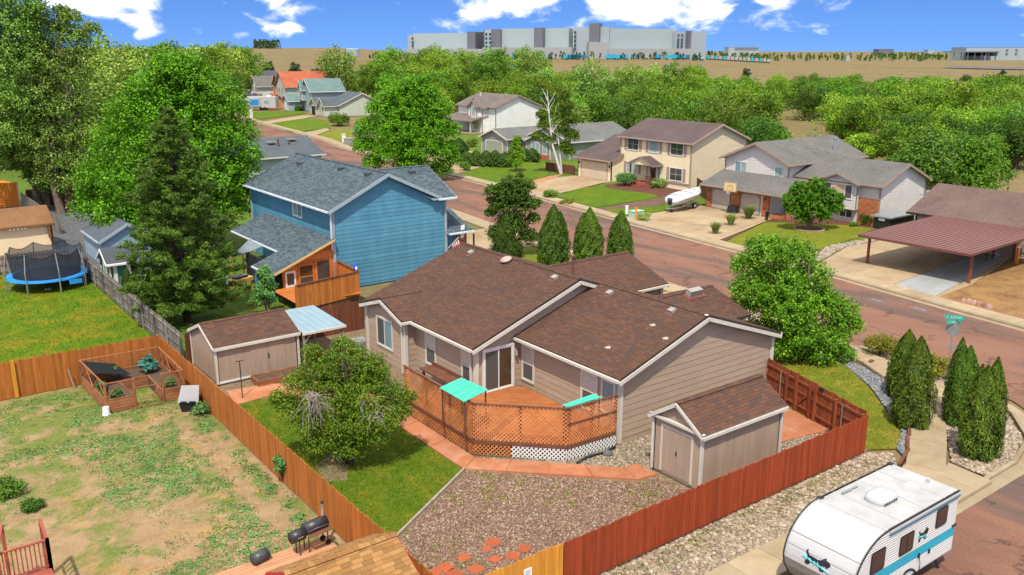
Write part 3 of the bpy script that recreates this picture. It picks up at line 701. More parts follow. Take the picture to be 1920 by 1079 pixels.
# ---------------------------------------------------------------- plants
def unit(a): return a/np.maximum(np.linalg.norm(a, axis=1, keepdims=True), 1e-9)
def leaf_quads(c, nrm, L, Wd, axis=None, jit=.3):
 n = len(c); t = unit(NR.normal(size=(n, 3))) if axis is None else unit(axis + NR.normal(size=(n, 3))*jit)
 nrm = unit(nrm); t = unit(t - nrm*np.sum(t*nrm, axis=1, keepdims=True)); b = np.cross(nrm, t)
 s = (L*NR.uniform(.7, 1.3, n))[:, None]; w = (Wd*NR.uniform(.7, 1.3, n))[:, None]
 V = np.stack([c - t*s*.5, c + b*w*.5 + t*s*.08, c + t*s*.5, c - b*w*.5 + t*s*.08], 1).reshape(-1, 3)
 return V, np.arange(4*n).reshape(n, 4)
def lobe_leaves(lobes, n, shell=.55, up=.5, rnd=.8, squash=.85):
 """lobes: (x,y,z,r). points spread through the outer part of every lobe, clumped in twigs"""
 lb = np.array(lobes); w = lb[:, 3]**2; w /= w.sum(); k = NR.choice(len(lb), size=n, p=w)
 d = unit(NR.normal(size=(n, 3))); low = d[:, 2] < -.35; d[low, 2] *= NR.uniform(-1, 1, low.sum())
 d = unit(d); r = lb[k, 3]*(1 - shell*NR.random(n)**1.6)
 # uneven surface: twigs stick out, gaps between them
 ph = np.sin(d[:, 0]*6+k*1.7)*np.sin(d[:, 1]*7+k*.9)*np.sin(d[:, 2]*6+k*2.3) + .35*np.sin(d[:, 0]*15+k)*np.sin(d[:, 1]*14+k*2.1); r = r*(1+.27*ph)*NR.uniform(.86, 1.18, n)
 off = d*r[:, None]; off[:, 2] *= squash
 c = lb[k, :3] + off; keep = ph > -.30; c, d = c[keep], d[keep]
 return c, d*.7 + np.array([0, 0, up]) + NR.normal(size=(len(c), 3))*rnd
def crown_lobes(h0, h1, rx, n, rl, seed, shape='round', ry=None):
 r = random.Random(seed); out = []; ry = ry or rx; H = h1-h0
 for i in range(n):
  t = (i+.5)/n; z = h0 + H*(.1+.8*t)
  if shape == 'round': prof = math.sin(math.pi*min(max(.12+.83*t, 0), 1))**.75
  elif shape == 'cone': prof = (1-t)*.95+.08
  elif shape == 'vase': prof = .35+.75*math.sin(math.pi*min(.1+.68*t, 1))
  elif shape == 'poplar': prof = .45+.55*math.sin(math.pi*(.1+.8*t))
  elif shape == 'dome': prof = math.cos(t*math.pi/2*.92)**.7
  a = i*2.39996 + r.uniform(-.4, .4); q = prof*r.uniform(.4, .98)
  s = rl*r.uniform(.6, 1.15)*(.65+.45*prof)
  out.append((math.cos(a)*rx*q, math.sin(a)*ry*q, z + r.uniform(-.05, .05)*H, s))
 out.append((0, 0, (h0+h1)/2, rl*1.1)); return out
def limb(b, p, q, r0, r1, rr, n=4, wob=.08, sides=6):
 p, q = Vector(p), Vector(q); L = (q-p).length; pts = []; rad = []
 for i in range(n+1):
  t = i/n; x = p.lerp(q, t); x += Vector((rr.uniform(-1,1), rr.uniform(-1,1), rr.uniform(-.5,.9)))*L*wob*math.sin(math.pi*t)
  pts.append(x); rad.append(r0+(r1-r0)*t)
 b.tube(pts, rad, sides)
def trunk_mesh(lobes, h0, r0, seed, bark='bark', fork=.75, nst=1, lean=0):
 rr = random.Random(seed); b = MB(); b.smooth = True; top = max(l[2] for l in lobes)
 for s in range(nst):
  a = 6.28*s/nst + .4; sp = .12*r0*nst; base = Vector((math.cos(a)*r0*(nst > 1), math.sin(a)*r0*(nst > 1), -.1))
  fk = Vector((lean+math.cos(a)*h0*.22*(nst > 1), math.sin(a)*h0*.22*(nst > 1), h0*fork))
  b.tube([base, base + Vector((0, 0, .25)), base.lerp(fk, .55), fk], [r0*1.35, r0, r0*.85, r0*.72], 9)
  for i, l in enumerate(lobes):
   if i % nst != s: continue
   limb(b, fk, (l[0]*.9, l[1]*.9, l[2]), r0*.5*rr.uniform(.6, 1), r0*.07, rr, 4, .1, 5)
  limb(b, fk, (fk.x*.3, fk.y*.3, top), r0*.6, r0*.1, rr, 4, .05, 6)
 me = bpy.data.meshes.new('trunk'); me.from_pydata([tuple(v) for v in b.v], [], b.f); me.polygons.foreach_set('use_smooth', [True]*len(b.f)); me.update()
 me.materials.append(MATS[bark]); return me
def crown_mesh(lobes, n, L, Wd, matn, **kw):
 c, nr = lobe_leaves(lobes, n, **kw); V, F = leaf_quads(c, nr, L, Wd); me = npmesh('crown', V, F); me.materials.append(MATS[matn]); return me
def tree(name, label, cat, loc, meshes, rz=0.0, scale=None, group=None):
 """meshes: [(part name, mesh)...]"""
 t = thing(name, label, cat, loc, rz, group)
 if scale is not None: t.scale = scale if hasattr(scale, '__len__') else (scale,)*3
 for pn, me in meshes:
  o = bpy.data.objects.new(pn, me); COL.objects.link(o); o.parent = t
 return t
def thuja_meshes(h, r, n, spires, seed, matn='thuja_leaf', L=.12, Wd=.052):
 """columnar evergreen: spires (x,y,height factor,radius factor) of upright sprays round a dark core"""
 rr = random.Random(seed); C = []; Nn = []; core = MB(); core.smooth = True; tot = sum(s[2]*s[3] for s in spires)
 for (sx, sy, fh, fr) in spires:
  hh, R0 = h*fh, r*fr; m = int(n*fh*fr/tot); t = NR.random(m)**.8
  prof = lambda t: np.interp(t, [0,.06,.2,.45,.7,.88,1], [.72,.9,1,.93,.68,.36,.03])
  a = NR.random(m)*6.2832; bumps = 1+.13*np.sin(a*5+t*9+sx*9)+.09*np.sin(a*11-t*23)+.10*np.sin(a*3+t*31+sy*7)*NR.random(m)
  q = R0*prof(t)*bumps*(1-.16*NR.random(m)**2)
  C.append(np.stack([sx+q*np.cos(a), sy+q*np.sin(a), t*hh+.02], 1)); Nn.append(np.stack([np.cos(a), np.sin(a), np.full(m, .35)], 1) + NR.normal(size=(m,3))*.45)
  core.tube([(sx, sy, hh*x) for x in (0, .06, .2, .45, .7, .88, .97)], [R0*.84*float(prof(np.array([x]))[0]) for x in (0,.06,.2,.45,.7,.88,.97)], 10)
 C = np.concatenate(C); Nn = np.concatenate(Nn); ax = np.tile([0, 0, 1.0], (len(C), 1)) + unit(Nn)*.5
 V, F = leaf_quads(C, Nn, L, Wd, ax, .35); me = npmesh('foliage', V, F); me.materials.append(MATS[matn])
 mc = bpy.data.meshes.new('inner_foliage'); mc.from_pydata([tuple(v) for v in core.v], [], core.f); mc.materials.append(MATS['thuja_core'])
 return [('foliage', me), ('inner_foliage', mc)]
def bush_meshes(rx, ry, h, n, L, Wd, matn, seed, nl=9, rl=.5, bark='dark_bark'):
 rr = random.Random(seed); lobes = []
 for i in range(nl):
  a = i*2.4+rr.random(); q = rr.uniform(.2, .62); z = h*rr.uniform(.28, .68); lobes.append((math.cos(a)*rx*q, math.sin(a)*ry*q, z, min(rx, h)*rl*rr.uniform(.75, 1.1)))
 c, nr = lobe_leaves(lobes, n, .5, .6, .7); c[:, 2] = np.maximum(c[:, 2], .02); V, F = leaf_quads(c, nr, L, Wd); me = npmesh('foliage', V, F); me.materials.append(MATS[matn])
 b = MB()
 for l in lobes: limb(b, (0, 0, -.02), (l[0]*.8, l[1]*.8, l[2]), .03, .008, rr, 3, .1, 5)
 mb = bpy.data.meshes.new('stem'); mb.from_pydata([tuple(v) for v in b.v], [], b.f); mb.materials.append(MATS[bark])
 return [('foliage', me), ('stem', mb)]
def tuft_meshes(r, h, n, matn, Wd=.03):
 a = NR.random(n)*6.2832; t = NR.random(n); lean = NR.random(n)*r
 base = np.stack([np.cos(a)*r*.15, np.sin(a)*r*.15, np.zeros(n)], 1); mid = base + np.stack([np.cos(a)*lean*.4, np.sin(a)*lean*.4, h*NR.uniform(.5,.7,n)], 1)
 tip = base + np.stack([np.cos(a)*lean, np.sin(a)*lean, h*NR.uniform(.75,1.05,n)], 1); s = np.stack([-np.sin(a), np.cos(a), 0*a], 1)*Wd/2
 V = np.stack([base-s, base+s, mid+s, mid-s, mid-s, mid+s, tip+s*.2, tip-s*.2], 1).reshape(-1, 3); k = np.arange(n)[:, None]*8
 F = np.concatenate([k+np.array([[0,1,2,3]]), k+np.array([[4,5,6,7]])]); me = npmesh('blades', V, F); me.materials.append(MATS[matn]); return [('blades', me)]
# ---------------------------------------------------------------- loose cover
def inpoly(P, poly):
 x, y = P[:, 0], P[:, 1]; ins = np.zeros(len(P), bool); n = len(poly); j = n-1
 for i in range(n):
  xi, yi, xj, yj = poly[i][0], poly[i][1], poly[j][0], poly[j][1]
  c = ((yi > y) != (yj > y)) & (x < (xj-xi)*(y-yi)/(yj-yi+1e-12)+xi); ins ^= c; j = i
 return ins
def scatter(poly, n):
 xs = [p[0] for p in poly]; ys = [p[1] for p in poly]; out = np.zeros((0, 2))
 while len(out) < n:
  P = np.stack([NR.uniform(min(xs), max(xs), n*2), NR.uniform(min(ys), max(ys), n*2)], 1); out = np.concatenate([out, P[inpoly(P, poly)]])
 return out[:n]
_OCT = np.array([(1,0,0),(.5,.87,0),(-.5,.87,0),(-1,0,0),(-.5,-.87,0),(.5,-.87,0),(0,0,.9),(0,0,-.5)], float)
_OF = np.array([(0,1,6),(1,2,6),(2,3,6),(3,4,6),(4,5,6),(5,0,6)])
_RK = None
def stones(name, polys, n, smin, smax, matn, z=.0, parent=None):
 """n loose stones spread over the polygons, each a small faceted lump"""
 area = [abs(sum(p[i][0]*p[(i+1) % len(p)][1]-p[(i+1) % len(p)][0]*p[i][1] for i in range(len(p)))) for p in polys]
 pts = np.concatenate([scatter(p, max(1, int(n*a/sum(area)))) for p, a in zip(polys, area)]); n = len(pts)
 s = smin+(smax-smin)*NR.random(n)**2.2; a = NR.random(n)*6.28
 # lump: two rings and a cap
 ring = np.array([(math.cos(t), math.sin(t)) for t in np.arange(5)*1.2566]); K = 11
 V = np.zeros((n, K, 3)); rj = NR.uniform(.75, 1.2, (n, 5)); el = NR.uniform(.6, 1, n)
 for k in range(5):
  x = ring[k, 0]*rj[:, k]; y = ring[k, 1]*rj[:, k]*el
  for ri, (rs, zz) in enumerate(((1, -.1), (.72, .42))): V[:, ri*5+k, 0] = x*rs; V[:, ri*5+k, 1] = y*rs; V[:, ri*5+k, 2] = zz*NR.uniform(.8, 1.15, n)
 V[:, 10, 2] = .6*NR.uniform(.8, 1.1, n)
 c, sn = np.cos(a)[:, None], np.sin(a)[:, None]; X = V[..., 0]*c-V[..., 1]*sn; Y = V[..., 0]*sn+V[..., 1]*c
 V[..., 0] = X*s[:, None]+pts[:, :1]; V[..., 1] = Y*s[:, None]+pts[:, 1:]; V[..., 2] = V[..., 2]*s[:, None]*NR.uniform(.6, 1, n)[:, None]+z
 f = []
 for k in range(5):
  j = (k+1) % 5; f += [(k, j, 5+j), (k, 5+j, 5+k), (5+k, 5+j, 10)]
 F = (np.arange(n)[:, None, None]*K + np.array(f)[None]).reshape(-1, 3)
 me = npmesh(name, V.reshape(-1, 3), F); o = link_mesh(name, me, matn, parent); o['kind'] = 'stuff'; return o
def blades(name, polys, n, h, matn, z=0.0, w=.012, clump=0, lean=.6, label=None):
 """grass or weeds: n upright slivers"""
 area = [abs(sum(p[i][0]*p[(i+1) % len(p)][1]-p[(i+1) % len(p)][0]*p[i][1] for i in range(len(p)))) for p in polys]
 pts = np.concatenate([scatter(p, max(1, int(n*a/sum(area)))) for p, a in zip(polys, area)])
 if clump: pts = (pts[:, None, :] + NR.normal(size=(len(pts), clump, 2))*.10).reshape(-1, 2)
 n = len(pts); a = NR.random(n)*6.28; hh = h*NR.uniform(.5, 1.3, n); ln = NR.normal(size=(n, 2))*lean*hh[:, None]
 s = np.stack([np.cos(a), np.sin(a)], 1)*w; V = np.zeros((n, 3, 3))
 V[:, 0, :2] = pts-s; V[:, 1, :2] = pts+s; V[:, 2, :2] = pts+ln; V[:, :, 2] = z; V[:, 2, 2] = z+hh
 me = npmesh(name, V.reshape(-1, 3), np.arange(3*n).reshape(n, 3)); o = link_mesh(name, me, matn); o['kind'] = 'stuff'; return o
def clumps(name, pts, rad, leaves, L, matn, z=0.0, hmax=.18):
 """low leafy weeds at pts"""
 pts = np.asarray(pts); m = len(pts); r = NR.uniform(.5, 1.4, m)*rad; k = np.repeat(np.arange(m), leaves); n = len(k); a = NR.random(n)*6.28; q = np.sqrt(NR.random(n))*r[k]
 c = np.stack([pts[k, 0]+np.cos(a)*q, pts[k, 1]+np.sin(a)*q, z+.015+NR.random(n)*hmax*(1-q/(r[k]*1.15))*r[k]/rad], 1)
 V, F = leaf_quads(c, np.stack([np.cos(a)*.4, np.sin(a)*.4, np.ones(n)], 1)+NR.normal(size=(n, 3))*.4, L, L*.55); me = npmesh(name, V, F)
 o = link_mesh(name, me, matn); o['kind'] = 'stuff'; return o
def slabs(root, quads, z0, z1, m, name='concrete_slab', gap=.012):
 """separate slabs, each a block a little smaller than its quad"""
 for q in quads:
  c = sum((Vector((p[0], p[1], 0)) for p in q), Vector())/len(q); P = []
  for p in q:
   v = Vector((p[0], p[1], 0)); e = v-c; P.append(v - e.normalized()*min(gap*1.3, e.length*.2))
  b = MB(); dz = R.uniform(-.003, .003); b.prism([(p.x, p.y) for p in P], z0, z1+dz); b.build(name, m, root)
def strip_quads(L, Rr):
 return [(L[i], Rr[i], Rr[i+1], L[i+1]) for i in range(len(L)-1)]
def resample(poly, step):
 P = [Vector((p[0], p[1], 0)) for p in poly]; out = [P[0]];
 for a, b in zip(P[:-1], P[1:]):
  k = max(1, int(round((b-a).length/step)))
  for i in range(1, k+1): out.append(a.lerp(b, i/k))
 return out
def offset(poly, o):
 """polyline moved sideways (to the right of travel for o > 0)"""
 P = [Vector((p[0], p[1], 0)) for p in poly]; out = []
 for i, p in enumerate(P):
  t = (P[min(i+1, len(P)-1)]-P[max(i-1, 0)]).normalized(); out.append(p + Vector((t.y, -t.x, 0))*o)
 return out
def grid_quads(a, b, c, d, nu, nv):
 """quad a,b,c,d cut in nu x nv"""
 a, b, c, d = (Vector((p[0], p[1], 0)) for p in (a, b, c, d)); f = lambda u, v: a.lerp(b, u).lerp(d.lerp(c, u), v)
 return [(f(i/nu,j/nv), f((i+1)/nu,j/nv), f((i+1)/nu,(j+1)/nv), f(i/nu,(j+1)/nv)) for i in range(nu) for j in range(nv)]
# ================================================================ SETTING: ground, roads, pavements
def colof(x, y):
 dv = x*_sy + y*_cy
 return (960 + FPX/_cp*((x*_cy - y*_sy)/max(dv, 1.0)), dv)
def hgt(x, y):
 c, d = colof(x, y)
 if d < 330: return 0.0
 Lf = np.interp(d, [330, 600, 1000, 2000, 2600, 6500], [0, 6.0, 12.5, 22.5, 22.5, 12]); Ce = np.interp(d, [330, 500, 850, 1300, 6500], [0, 3.6, 9.0, 10, 12])
 Ri = np.interp(d, [330, 500, 900, 1500, 2500, 6500], [0, 1.6, 4.2, 5.0, 7.0, 10])
 z = float(np.interp(c, [640, 800, 1280, 1450], [0, 1, 1, 2])); z = Lf*(1-z)+Ce*z if z <= 1 else Ce*(2-z)+Ri*(z-1)
 return float(z)
def terrain():
 ds = [-60, -20, 0, 20, 40, 60, 90, 130, 180, 250, 330, 400, 480, 560, 660, 760, 860, 1000, 1200, 1500, 1800, 2100, 2600, 3500, 5000, 6500]
 V = []; nc = 61; F = []
 for d in ds:
  wdt = max(120, abs(d)*1.25)
  for i in range(nc):
   s = (i/(nc-1)*2-1)*wdt; x = _sy*d + _cy*s; y = _cy*d - _sy*s
   V.append((x, y, hgt(x, y) - .08 + (R.uniform(-.3, .3) if d > 400 else 0)))
 for j in range(len(ds)-1):
  for i in range(nc-1): F.append((j*nc+i, j*nc+i+1, (j+1)*nc+i+1, (j+1)*nc+i))
 me = npmesh('ground', np.array(V), np.array(F), True); o = link_mesh('ground', me, 'dry_prairie'); o['kind'] = 'structure'
terrain()
# the long street: far kerb line, then everything at an offset from it (travelling away from the camera, right is +)
FC = [(52.6, 6), (53.4, 18), (54.3, 25.7), (56.0, 36.1), (57.0, 46.7), (58.2, 58.7), (60.5, 75.8), (62.2, 93.2), (64.2, 115), (66.6, 137), (70.4, 154), (73.3, 180), (76.4, 205), (84, 250), (100, 310)]
def FCx(y): return float(np.interp(y, [p[1] for p in FC], [p[0] for p in FC]))
ROADW = 11.0
def strip_obj(name, o0, o1, z, m, thick=.06, poly=FC):
 a, b = offset(poly, o0), offset(poly, o1); q = MB()
 for i in range(len(a)-1): q.prism([a[i], b[i], b[i+1], a[i+1]], z-thick, z)
 return struct(name, q, m)
strip_obj('road', -ROADW, 0.0, 0.0, 'red_asphalt')
b = MB(); b.prism([(-12, 2.5), (52, 2.5), (52, 13.3), (41, 13.3), (-12, 13.3)], -.064, -.004); b.prism([(37.5, 13.2), (52, 13.2), (52, 22), (43.6, 22), (42.6, 17.5), (40.8, 15)], -.062, -.0021)
struct('side_road', b, 'red_asphalt')
# far pavement: gutter, kerb, walk in slabs
strip_obj('gutter', .0, .42, .006, 'kerb_concrete'); strip_obj('kerb', .42, .60, .12, 'kerb_concrete', .2)
w = strip_obj('sidewalk', .60, 2.0, .115, 'concrete', .2)
L, Rr = resample(offset(FC[:9], .62), 1.7), None
cl = resample(FC[:9], 1.7); slabs(w, strip_quads(offset(cl, .61), offset(cl, 1.99)), .116, .142, 'concrete')
# near side of the long street, hidden for the most part behind the houses
NC = [p for p in FC if p[1] > 21]
strip_obj('gutter', -ROADW-.42, -ROADW, .006, 'kerb_concrete', poly=NC); strip_obj('kerb', -ROADW-.6, -ROADW-.42, .12, 'kerb_concrete', .2, poly=NC)
strip_obj('sidewalk', -ROADW-2.0, -ROADW-.6, .125, 'concrete', .2, poly=NC)
# corner: the kerb of the side road bends into the long street
KC = [(-12, 13.75), (30, 13.75), (35.5, 13.8), (38.3, 14.5), (40.6, 16.2), (42.2, 18.6), (43.0, 21.5), (43.3, 26)]
def kstrip(name, o0, o1, z, m, thick=.06, poly=KC): return strip_obj(name, o0, o1, z, m, thick, poly)
kstrip('gutter', 0, .55, .007, 'kerb_concrete'); kstrip('kerb', -.18, 0, .125, 'kerb_concrete', .2)
# the walk along the side road, then curving away from the kerb to the back of the planted corner
WK = [(-12, 15.2), (8, 15.2), (22, 15.25), (29.5, 15.2), (32.0, 15.7), (34.4, 16.9), (36.4, 18.0), (38.6, 19.6), (40.4, 21.6), (41.8, 24), (42.6, 27), (43.4, 32)]
wk = kstrip('sidewalk', -.72, .72, .118, 'concrete', .2, WK)
cl = resample(WK, 1.55); slabs(wk, strip_quads(offset(cl, -.71), offset(cl, .71)), .119, .145, 'concrete')
b = MB(); b.prism([(29.2, 13.56), (33.0, 13.58), (33.2, 15.4), (29.2, 14.6)], -.05, .112)
ap = struct('kerb_ramp', b, 'kerb_concrete'); slabs(ap, grid_quads((29.2, 13.57), (33.0, 13.59), (33.2, 15.35), (29.2, 14.6), 3, 1), .113, .14, 'concrete')
sp = MB(); sp.prism([(39.2, 19.4), (40.2, 20.8), (42.4, 19.9), (41.6, 18.1)], -.05, .119)
sp = struct('sidewalk_spur', sp, 'concrete'); slabs(sp, grid_quads((39.4, 19.3), (41.5, 18.2), (42.2, 19.7), (40.2, 20.7), 2, 1), .12, .146, 'concrete')
sheet('street_gardens', [(FCx(20)+2.05,20),(FCx(60)+2.05,60),(FCx(100)+2.05,100),(FCx(170)+2.05,170),(118,172),(106,120),(101,90),(98,20)], -.02, 'weed_green')
sheet('neighbour_yards', [(12.5,61),(45,61),(50,100),(56,150),(60,230),(-30,230),(-30,115),(12.5,115)], -.03, 'weed_green')
# ---- the plots on this side
sheet('weedy_yard', [(-14, 10), (11.3, 10), (11.3, 45.6), (-14, 45.6)], 0, 'weedy_dirt')
sheet('green_lawn', [(-14, 45.6), (12.35, 45.6), (12.35, 73), (-14, 73)], 0, 'green_lawn')
sheet('neighbour_lawn', [(12.4, 45.5), (26, 45.5), (26, 68), (12.4, 68)], 0, 'weed_green')
sheet('shed_gravel', [(12.6, 68), (20, 68), (24, 110), (13, 110)], .0, 'grey_gravel')
sheet('back_yard_soil', [(-12, 73), (12.6, 73), (13, 120), (-12, 120)], 0, 'bare_lot')
sheet('house_gravel', [(11.3, 18.1), (34, 18.1), (34, 45.6), (11.3, 45.6)], 0, 'tan_gravel')
YARD = [(11.4, 23.4), (12.1, 23.3), (17.5, 26.6), (17.65, 31), (17.7, 35), (16.3, 37.2), (13.6, 38.6), (11.4, 38.2)]
sheet('yard_lawn', YARD, .02, 'yard_lawn')
PINK = [(11.4, 23.3), (12.1, 23.2), (17.5, 26.5), (22.2, 21.75), (23.2, 21.6), (23.4, 19.8), (28.4, 19.8), (28.4, 18.2), (11.4, 18.2)]
gy = sheet('gravel_yard', PINK, .012, 'pink_gravel')
PALE = [(18.5, 27.2), (22.4, 23.05), (23.3, 22.9), (23.4, 22.2), (28.3, 22.4), (28.5, 18.3), (31.5, 18.3), (33.5, 24.6), (24.0, 24.6), (21.2, 24.8)]
sheet('pebble_bed', PALE, .016, 'pale_gravel')
b = MB(); b.bar((12.0, 23.3, .05), (17.5, 26.6, .05), .09, .14); struct('timber_edging', b, 'grey_wood')
b = MB(); b.bar((28.4, 18.55, .05), (32.6, 20.4, .05), .1, .14); struct('timber_edging', b, 'dark_brown_wood')
# red concrete path
PO = [(17.45, 36.6), (17.45, 31.6), (17.45, 26.6), (22.3, 21.85), (23.3, 21.7)]; PI = [(18.4, 36.6), (18.4, 31.6), (18.35, 27.15), (22.55, 22.95), (23.25, 22.85)]
q = MB()
for i in range(4): q.prism([PO[i], PI[i], PI[i+1], PO[i+1]], 0, .045)
path = struct('garden_path', q, 'red_concrete')
qs = []
def sub(a, b_, k): a, b_ = Vector((*a, 0)), Vector((*b_, 0)); return [a.lerp(b_, i/k) for i in range(k+1)]
for i, k in ((0, 2), (1, 2), (2, 4), (3, 1)): qs += strip_quads(sub(PO[i], PO[i+1], k), sub(PI[i], PI[i+1], k))
slabs(path, qs, .046, .085, 'red_concrete')
b = MB(); b.prism([(12.6, 38.4), (14.2, 38.6), (17.4, 36.9), (18.4, 36.9), (18.4, 38.4), (14.5, 40.2), (12.8, 40.4)], 0, .05); struct('garden_path', b, 'red_concrete')
b = MB(); b.prism([(19.0, 41.6), (24.5, 42.0), (24.5, 43.0), (18.6, 43.0)], 0, .05); struct('garden_path', b, 'red_concrete')
pd = MB(); pd.prism([(28.5, 20.9), (32.3, 20.2), (32.9, 22.7), (28.5, 23.4)], 0, .03); pd = struct('gate_path', pd, 'red_concrete')
slabs(pd, grid_quads((28.5, 20.9), (32.3, 20.2), (32.9, 22.7), (28.5, 23.4), 3, 1), .031, .06, 'red_concrete')
# loose square pavers in the gravel
for (x, y, s, a) in ((925,1018,.46,.3),(870,1047,.42,.1),(983,1030,.40,.5),(928,1050,.36,.2),(962,1044,.44,.7),(835,1066,.48,.2),(892,1068,.46,.15),(852,1078,.48,.4),(912,1030,.30,.6),(815,1076,.4,.3)):
 p = W(x, y); b = MB(); b.obox((p.x, p.y, .018), (math.cos(a), math.sin(a)), s/2, s/2, .016); b.build('paver', 'paver_red', gy)
# rock border outside the red fence, planted corner, front lawn
ROCK = [(2, 15.95), (30.0, 15.95), (31.5, 16.6), (32.5, 17.3), (31.7, 18.0), (11.4, 18.0), (2, 18.0)]
sheet('rock_border', ROCK, .008, 'pale_gravel')
FL = [(31.9, 18.2), (33.0, 17.5), (34.6, 18.2), (36.2, 19.9), (38.3, 22.0), (40.2, 24.6), (41.2, 27.5), (42, 31), (34, 31), (34, 24.9), (33.4, 24.6)]
sheet('front_lawn', FL, .02, 'patchy_lawn')
GG = [(33.0, 17.5), (32.6, 17.0), (33.4, 17.2), (35.9, 18.7), (38.1, 20.4), (40, 22.3), (41.1, 24.8), (40.6, 25.2), (38.5, 22.1), (36.3, 19.8), (34.7, 18.2)]
sheet('grey_gravel_strip', GG, .024, 'grey_gravel')
CORN = [(33.4, 14.0), (35.6, 14.0), (38.2, 14.8), (40.4, 16.5), (41.8, 18.6), (42.6, 22), (42.9, 27), (42.1, 24.6), (40.9, 21.9), (39.1, 19.4), (37.0, 17.5), (34.8, 16.2), (33.5, 15.4)]
sheet('corner_rock_bed', CORN, .05, 'pale_gravel')
b = MB()
for p, q in (((33.15,17.1),(34.3,17.75)),((34.35,17.7),(35.6,18.45)),((33.05,17.0),(31.4,16.45))): b.bar((*p, .09), (*q, .09), .13, .2)
struct('timber_edging', b, 'dark_brown_wood')
b = MB(); b.prism([(34, 31), (44, 31), (45.5, 45), (47, 62), (35, 62), (34, 45)], -.05, .03); struct('front_yard', b, 'yellow_lawn')
b = MB(); b.prism([(36.6, 35.2), (FCx(36)-ROADW-.6, 35), (FCx(40)-ROADW-.6, 40.4), (36.6, 40.2)], 0, .05); dv = struct('driveway', b, 'drive_concrete')
slabs(dv, grid_quads((36.6,35.2),(44.2,35.0),(44.8,40.4),(36.6,40.2),3,2), .051, .075, 'drive_concrete')
b = MB(); b.prism([(36.5, 58), (FCx(58)-ROADW-.6, 57.4), (FCx(66)-ROADW-.6, 66), (36.5, 66)], 0, .05); dv = struct('driveway', b, 'drive_concrete')
slabs(dv, grid_quads((36.5,58),(46.4,57.5),(47.6,66),(36.5,66),3,2), .051, .075, 'drive_concrete')
# ---- the plots across the street
def lotpoly(*pts): return [W(x, y) for x, y in pts]
X = lambda y, o: FCx(y)+o
sheet('bare_ground', [(X(8,2.05), 8), (X(28.5,2.05), 28.6), (62, 28.9), (72.5, 31), (76, 31), (76, 8)], .03, 'bare_lot')
b = MB(); b.prism([(X(38.8,2.05), 39.0), (X(28.6,2.05), 28.6), (62, 28.9), (72.6, 31.2), (72.2, 41.2), (66, 41.4)], -.05, .05); dv = struct('driveway', b, 'drive_concrete')
slabs(dv, grid_quads((X(38.8,2.08),38.9),(X(33,2.08),32.2),(71.9,33.6),(71.6,41.0),4,3), .051, .08, 'drive_concrete')
slabs(dv, grid_quads((X(32.2,2.08),32.1),(X(28.6,2.08),28.8),(71.9,31.3),(71.9,33.5),4,1), .051, .08, 'grey_concrete')
sheet('rock_strip', [(X(40.6,2.05), 40.9), (X(39.2,2.05), 39.2), (66, 41.5), (72, 41.4), (72, 42.1), (65.5, 42.6)], .03, 'pale_gravel')
LA3 = [(X(48.4,2.05), 48.8), (X(41.2,2.05), 41.2), (65.5, 42.7), (75.4, 43.5), (74.6, 47), (70, 52.6), (68.5, 52.4)]
sheet('street_lawn', LA3, .04, 'yellow_lawn')
b = MB(); b.prism([(X(62,2.05), 62.2), (X(49.4,2.05), 49.6), (71.7, 53.3), (71.7, 63.5), (70.5, 64), (67, 62.6)], -.05, .05); dv = struct('driveway', b, 'drive_concrete')
slabs(dv, grid_quads((X(61.5,2.08),61.8),(X(50,2.08),50.2),(71.6,53.6),(71.6,62.8),4,3), .051, .08, 'drive_concrete')
b = MB(); b.prism([(X(49.5,2.05), 49.5), (X(48.8,2.05), 48.9), (69, 52.5), (71.6, 53.0), (71.6, 53.3)], 0, .06); struct('mulch_strip', b, 'mulch')
sheet('mulch_bed', [(70.2, 52.9), (74.7, 47), (75.5, 43.7), (77, 45), (76, 50), (72.6, 53)], .045, 'mulch')
sheet('street_lawn', [(X(67,2.05), 67.0), (X(62.2,2.05), 62.3), (67, 62.8), (72, 64.2), (73, 66.5), (68, 65.2)], .04, 'street_lawn')
sheet('brick_walk', [(X(68.0,2.05), 68.0), (X(67,2.05), 67.0), (68, 65.3), (73.5, 67), (73, 69.4), (72.2, 69.2)], .035, 'pink_gravel')
LA2 = [(X(75,2.6), 75.8), (X(68.2,2.6), 68.4), (72.4, 69.3), (73.4, 71), (72.2, 78), (70, 80.8)]
sheet('street_lawn', LA2, .05, 'street_lawn')
sheet('mulch_bed', [(72.5, 69.2), (82.4, 69), (82.4, 80), (74, 80), (72.4, 78), (73.4, 71)], .03, 'mulch')
b = MB(); b.prism([(X(84,2.05), 84.5), (X(76.4,2.05), 76.5), (70.4, 81.0), (76.4, 81.3), (76.4, 88.4), (73.5, 88.6)], -.05, .05); dv = struct('driveway', b, 'drive_concrete')
slabs(dv, grid_quads((X(83.4,2.08),83.8),(X(77,2.08),77.2),(76.3,81.7),(76.3,88.2),4,2), .051, .08, 'drive_concrete')
sheet('red_path', [(X(86,2.05), 86.0), (X(84.6,2.05), 84.6), (73.4, 88.7), (76, 90.5), (73, 90)], .04, 'red_concrete')
LA1 = [(X(98.6,2.05), 98.8), (X(86.2,2.05), 86.3), (72.8, 90), (77.5, 95), (82, 106), (76, 105.5)]
sheet('street_lawn', LA1, .05, 'street_lawn')
b = MB(); b.prism([(X(112,2.05), 112), (X(99.4,2.05), 99.4), (76, 106), (82, 112), (82, 121), (74, 122)], -.05, .045); struct('driveway', b, 'drive_concrete')
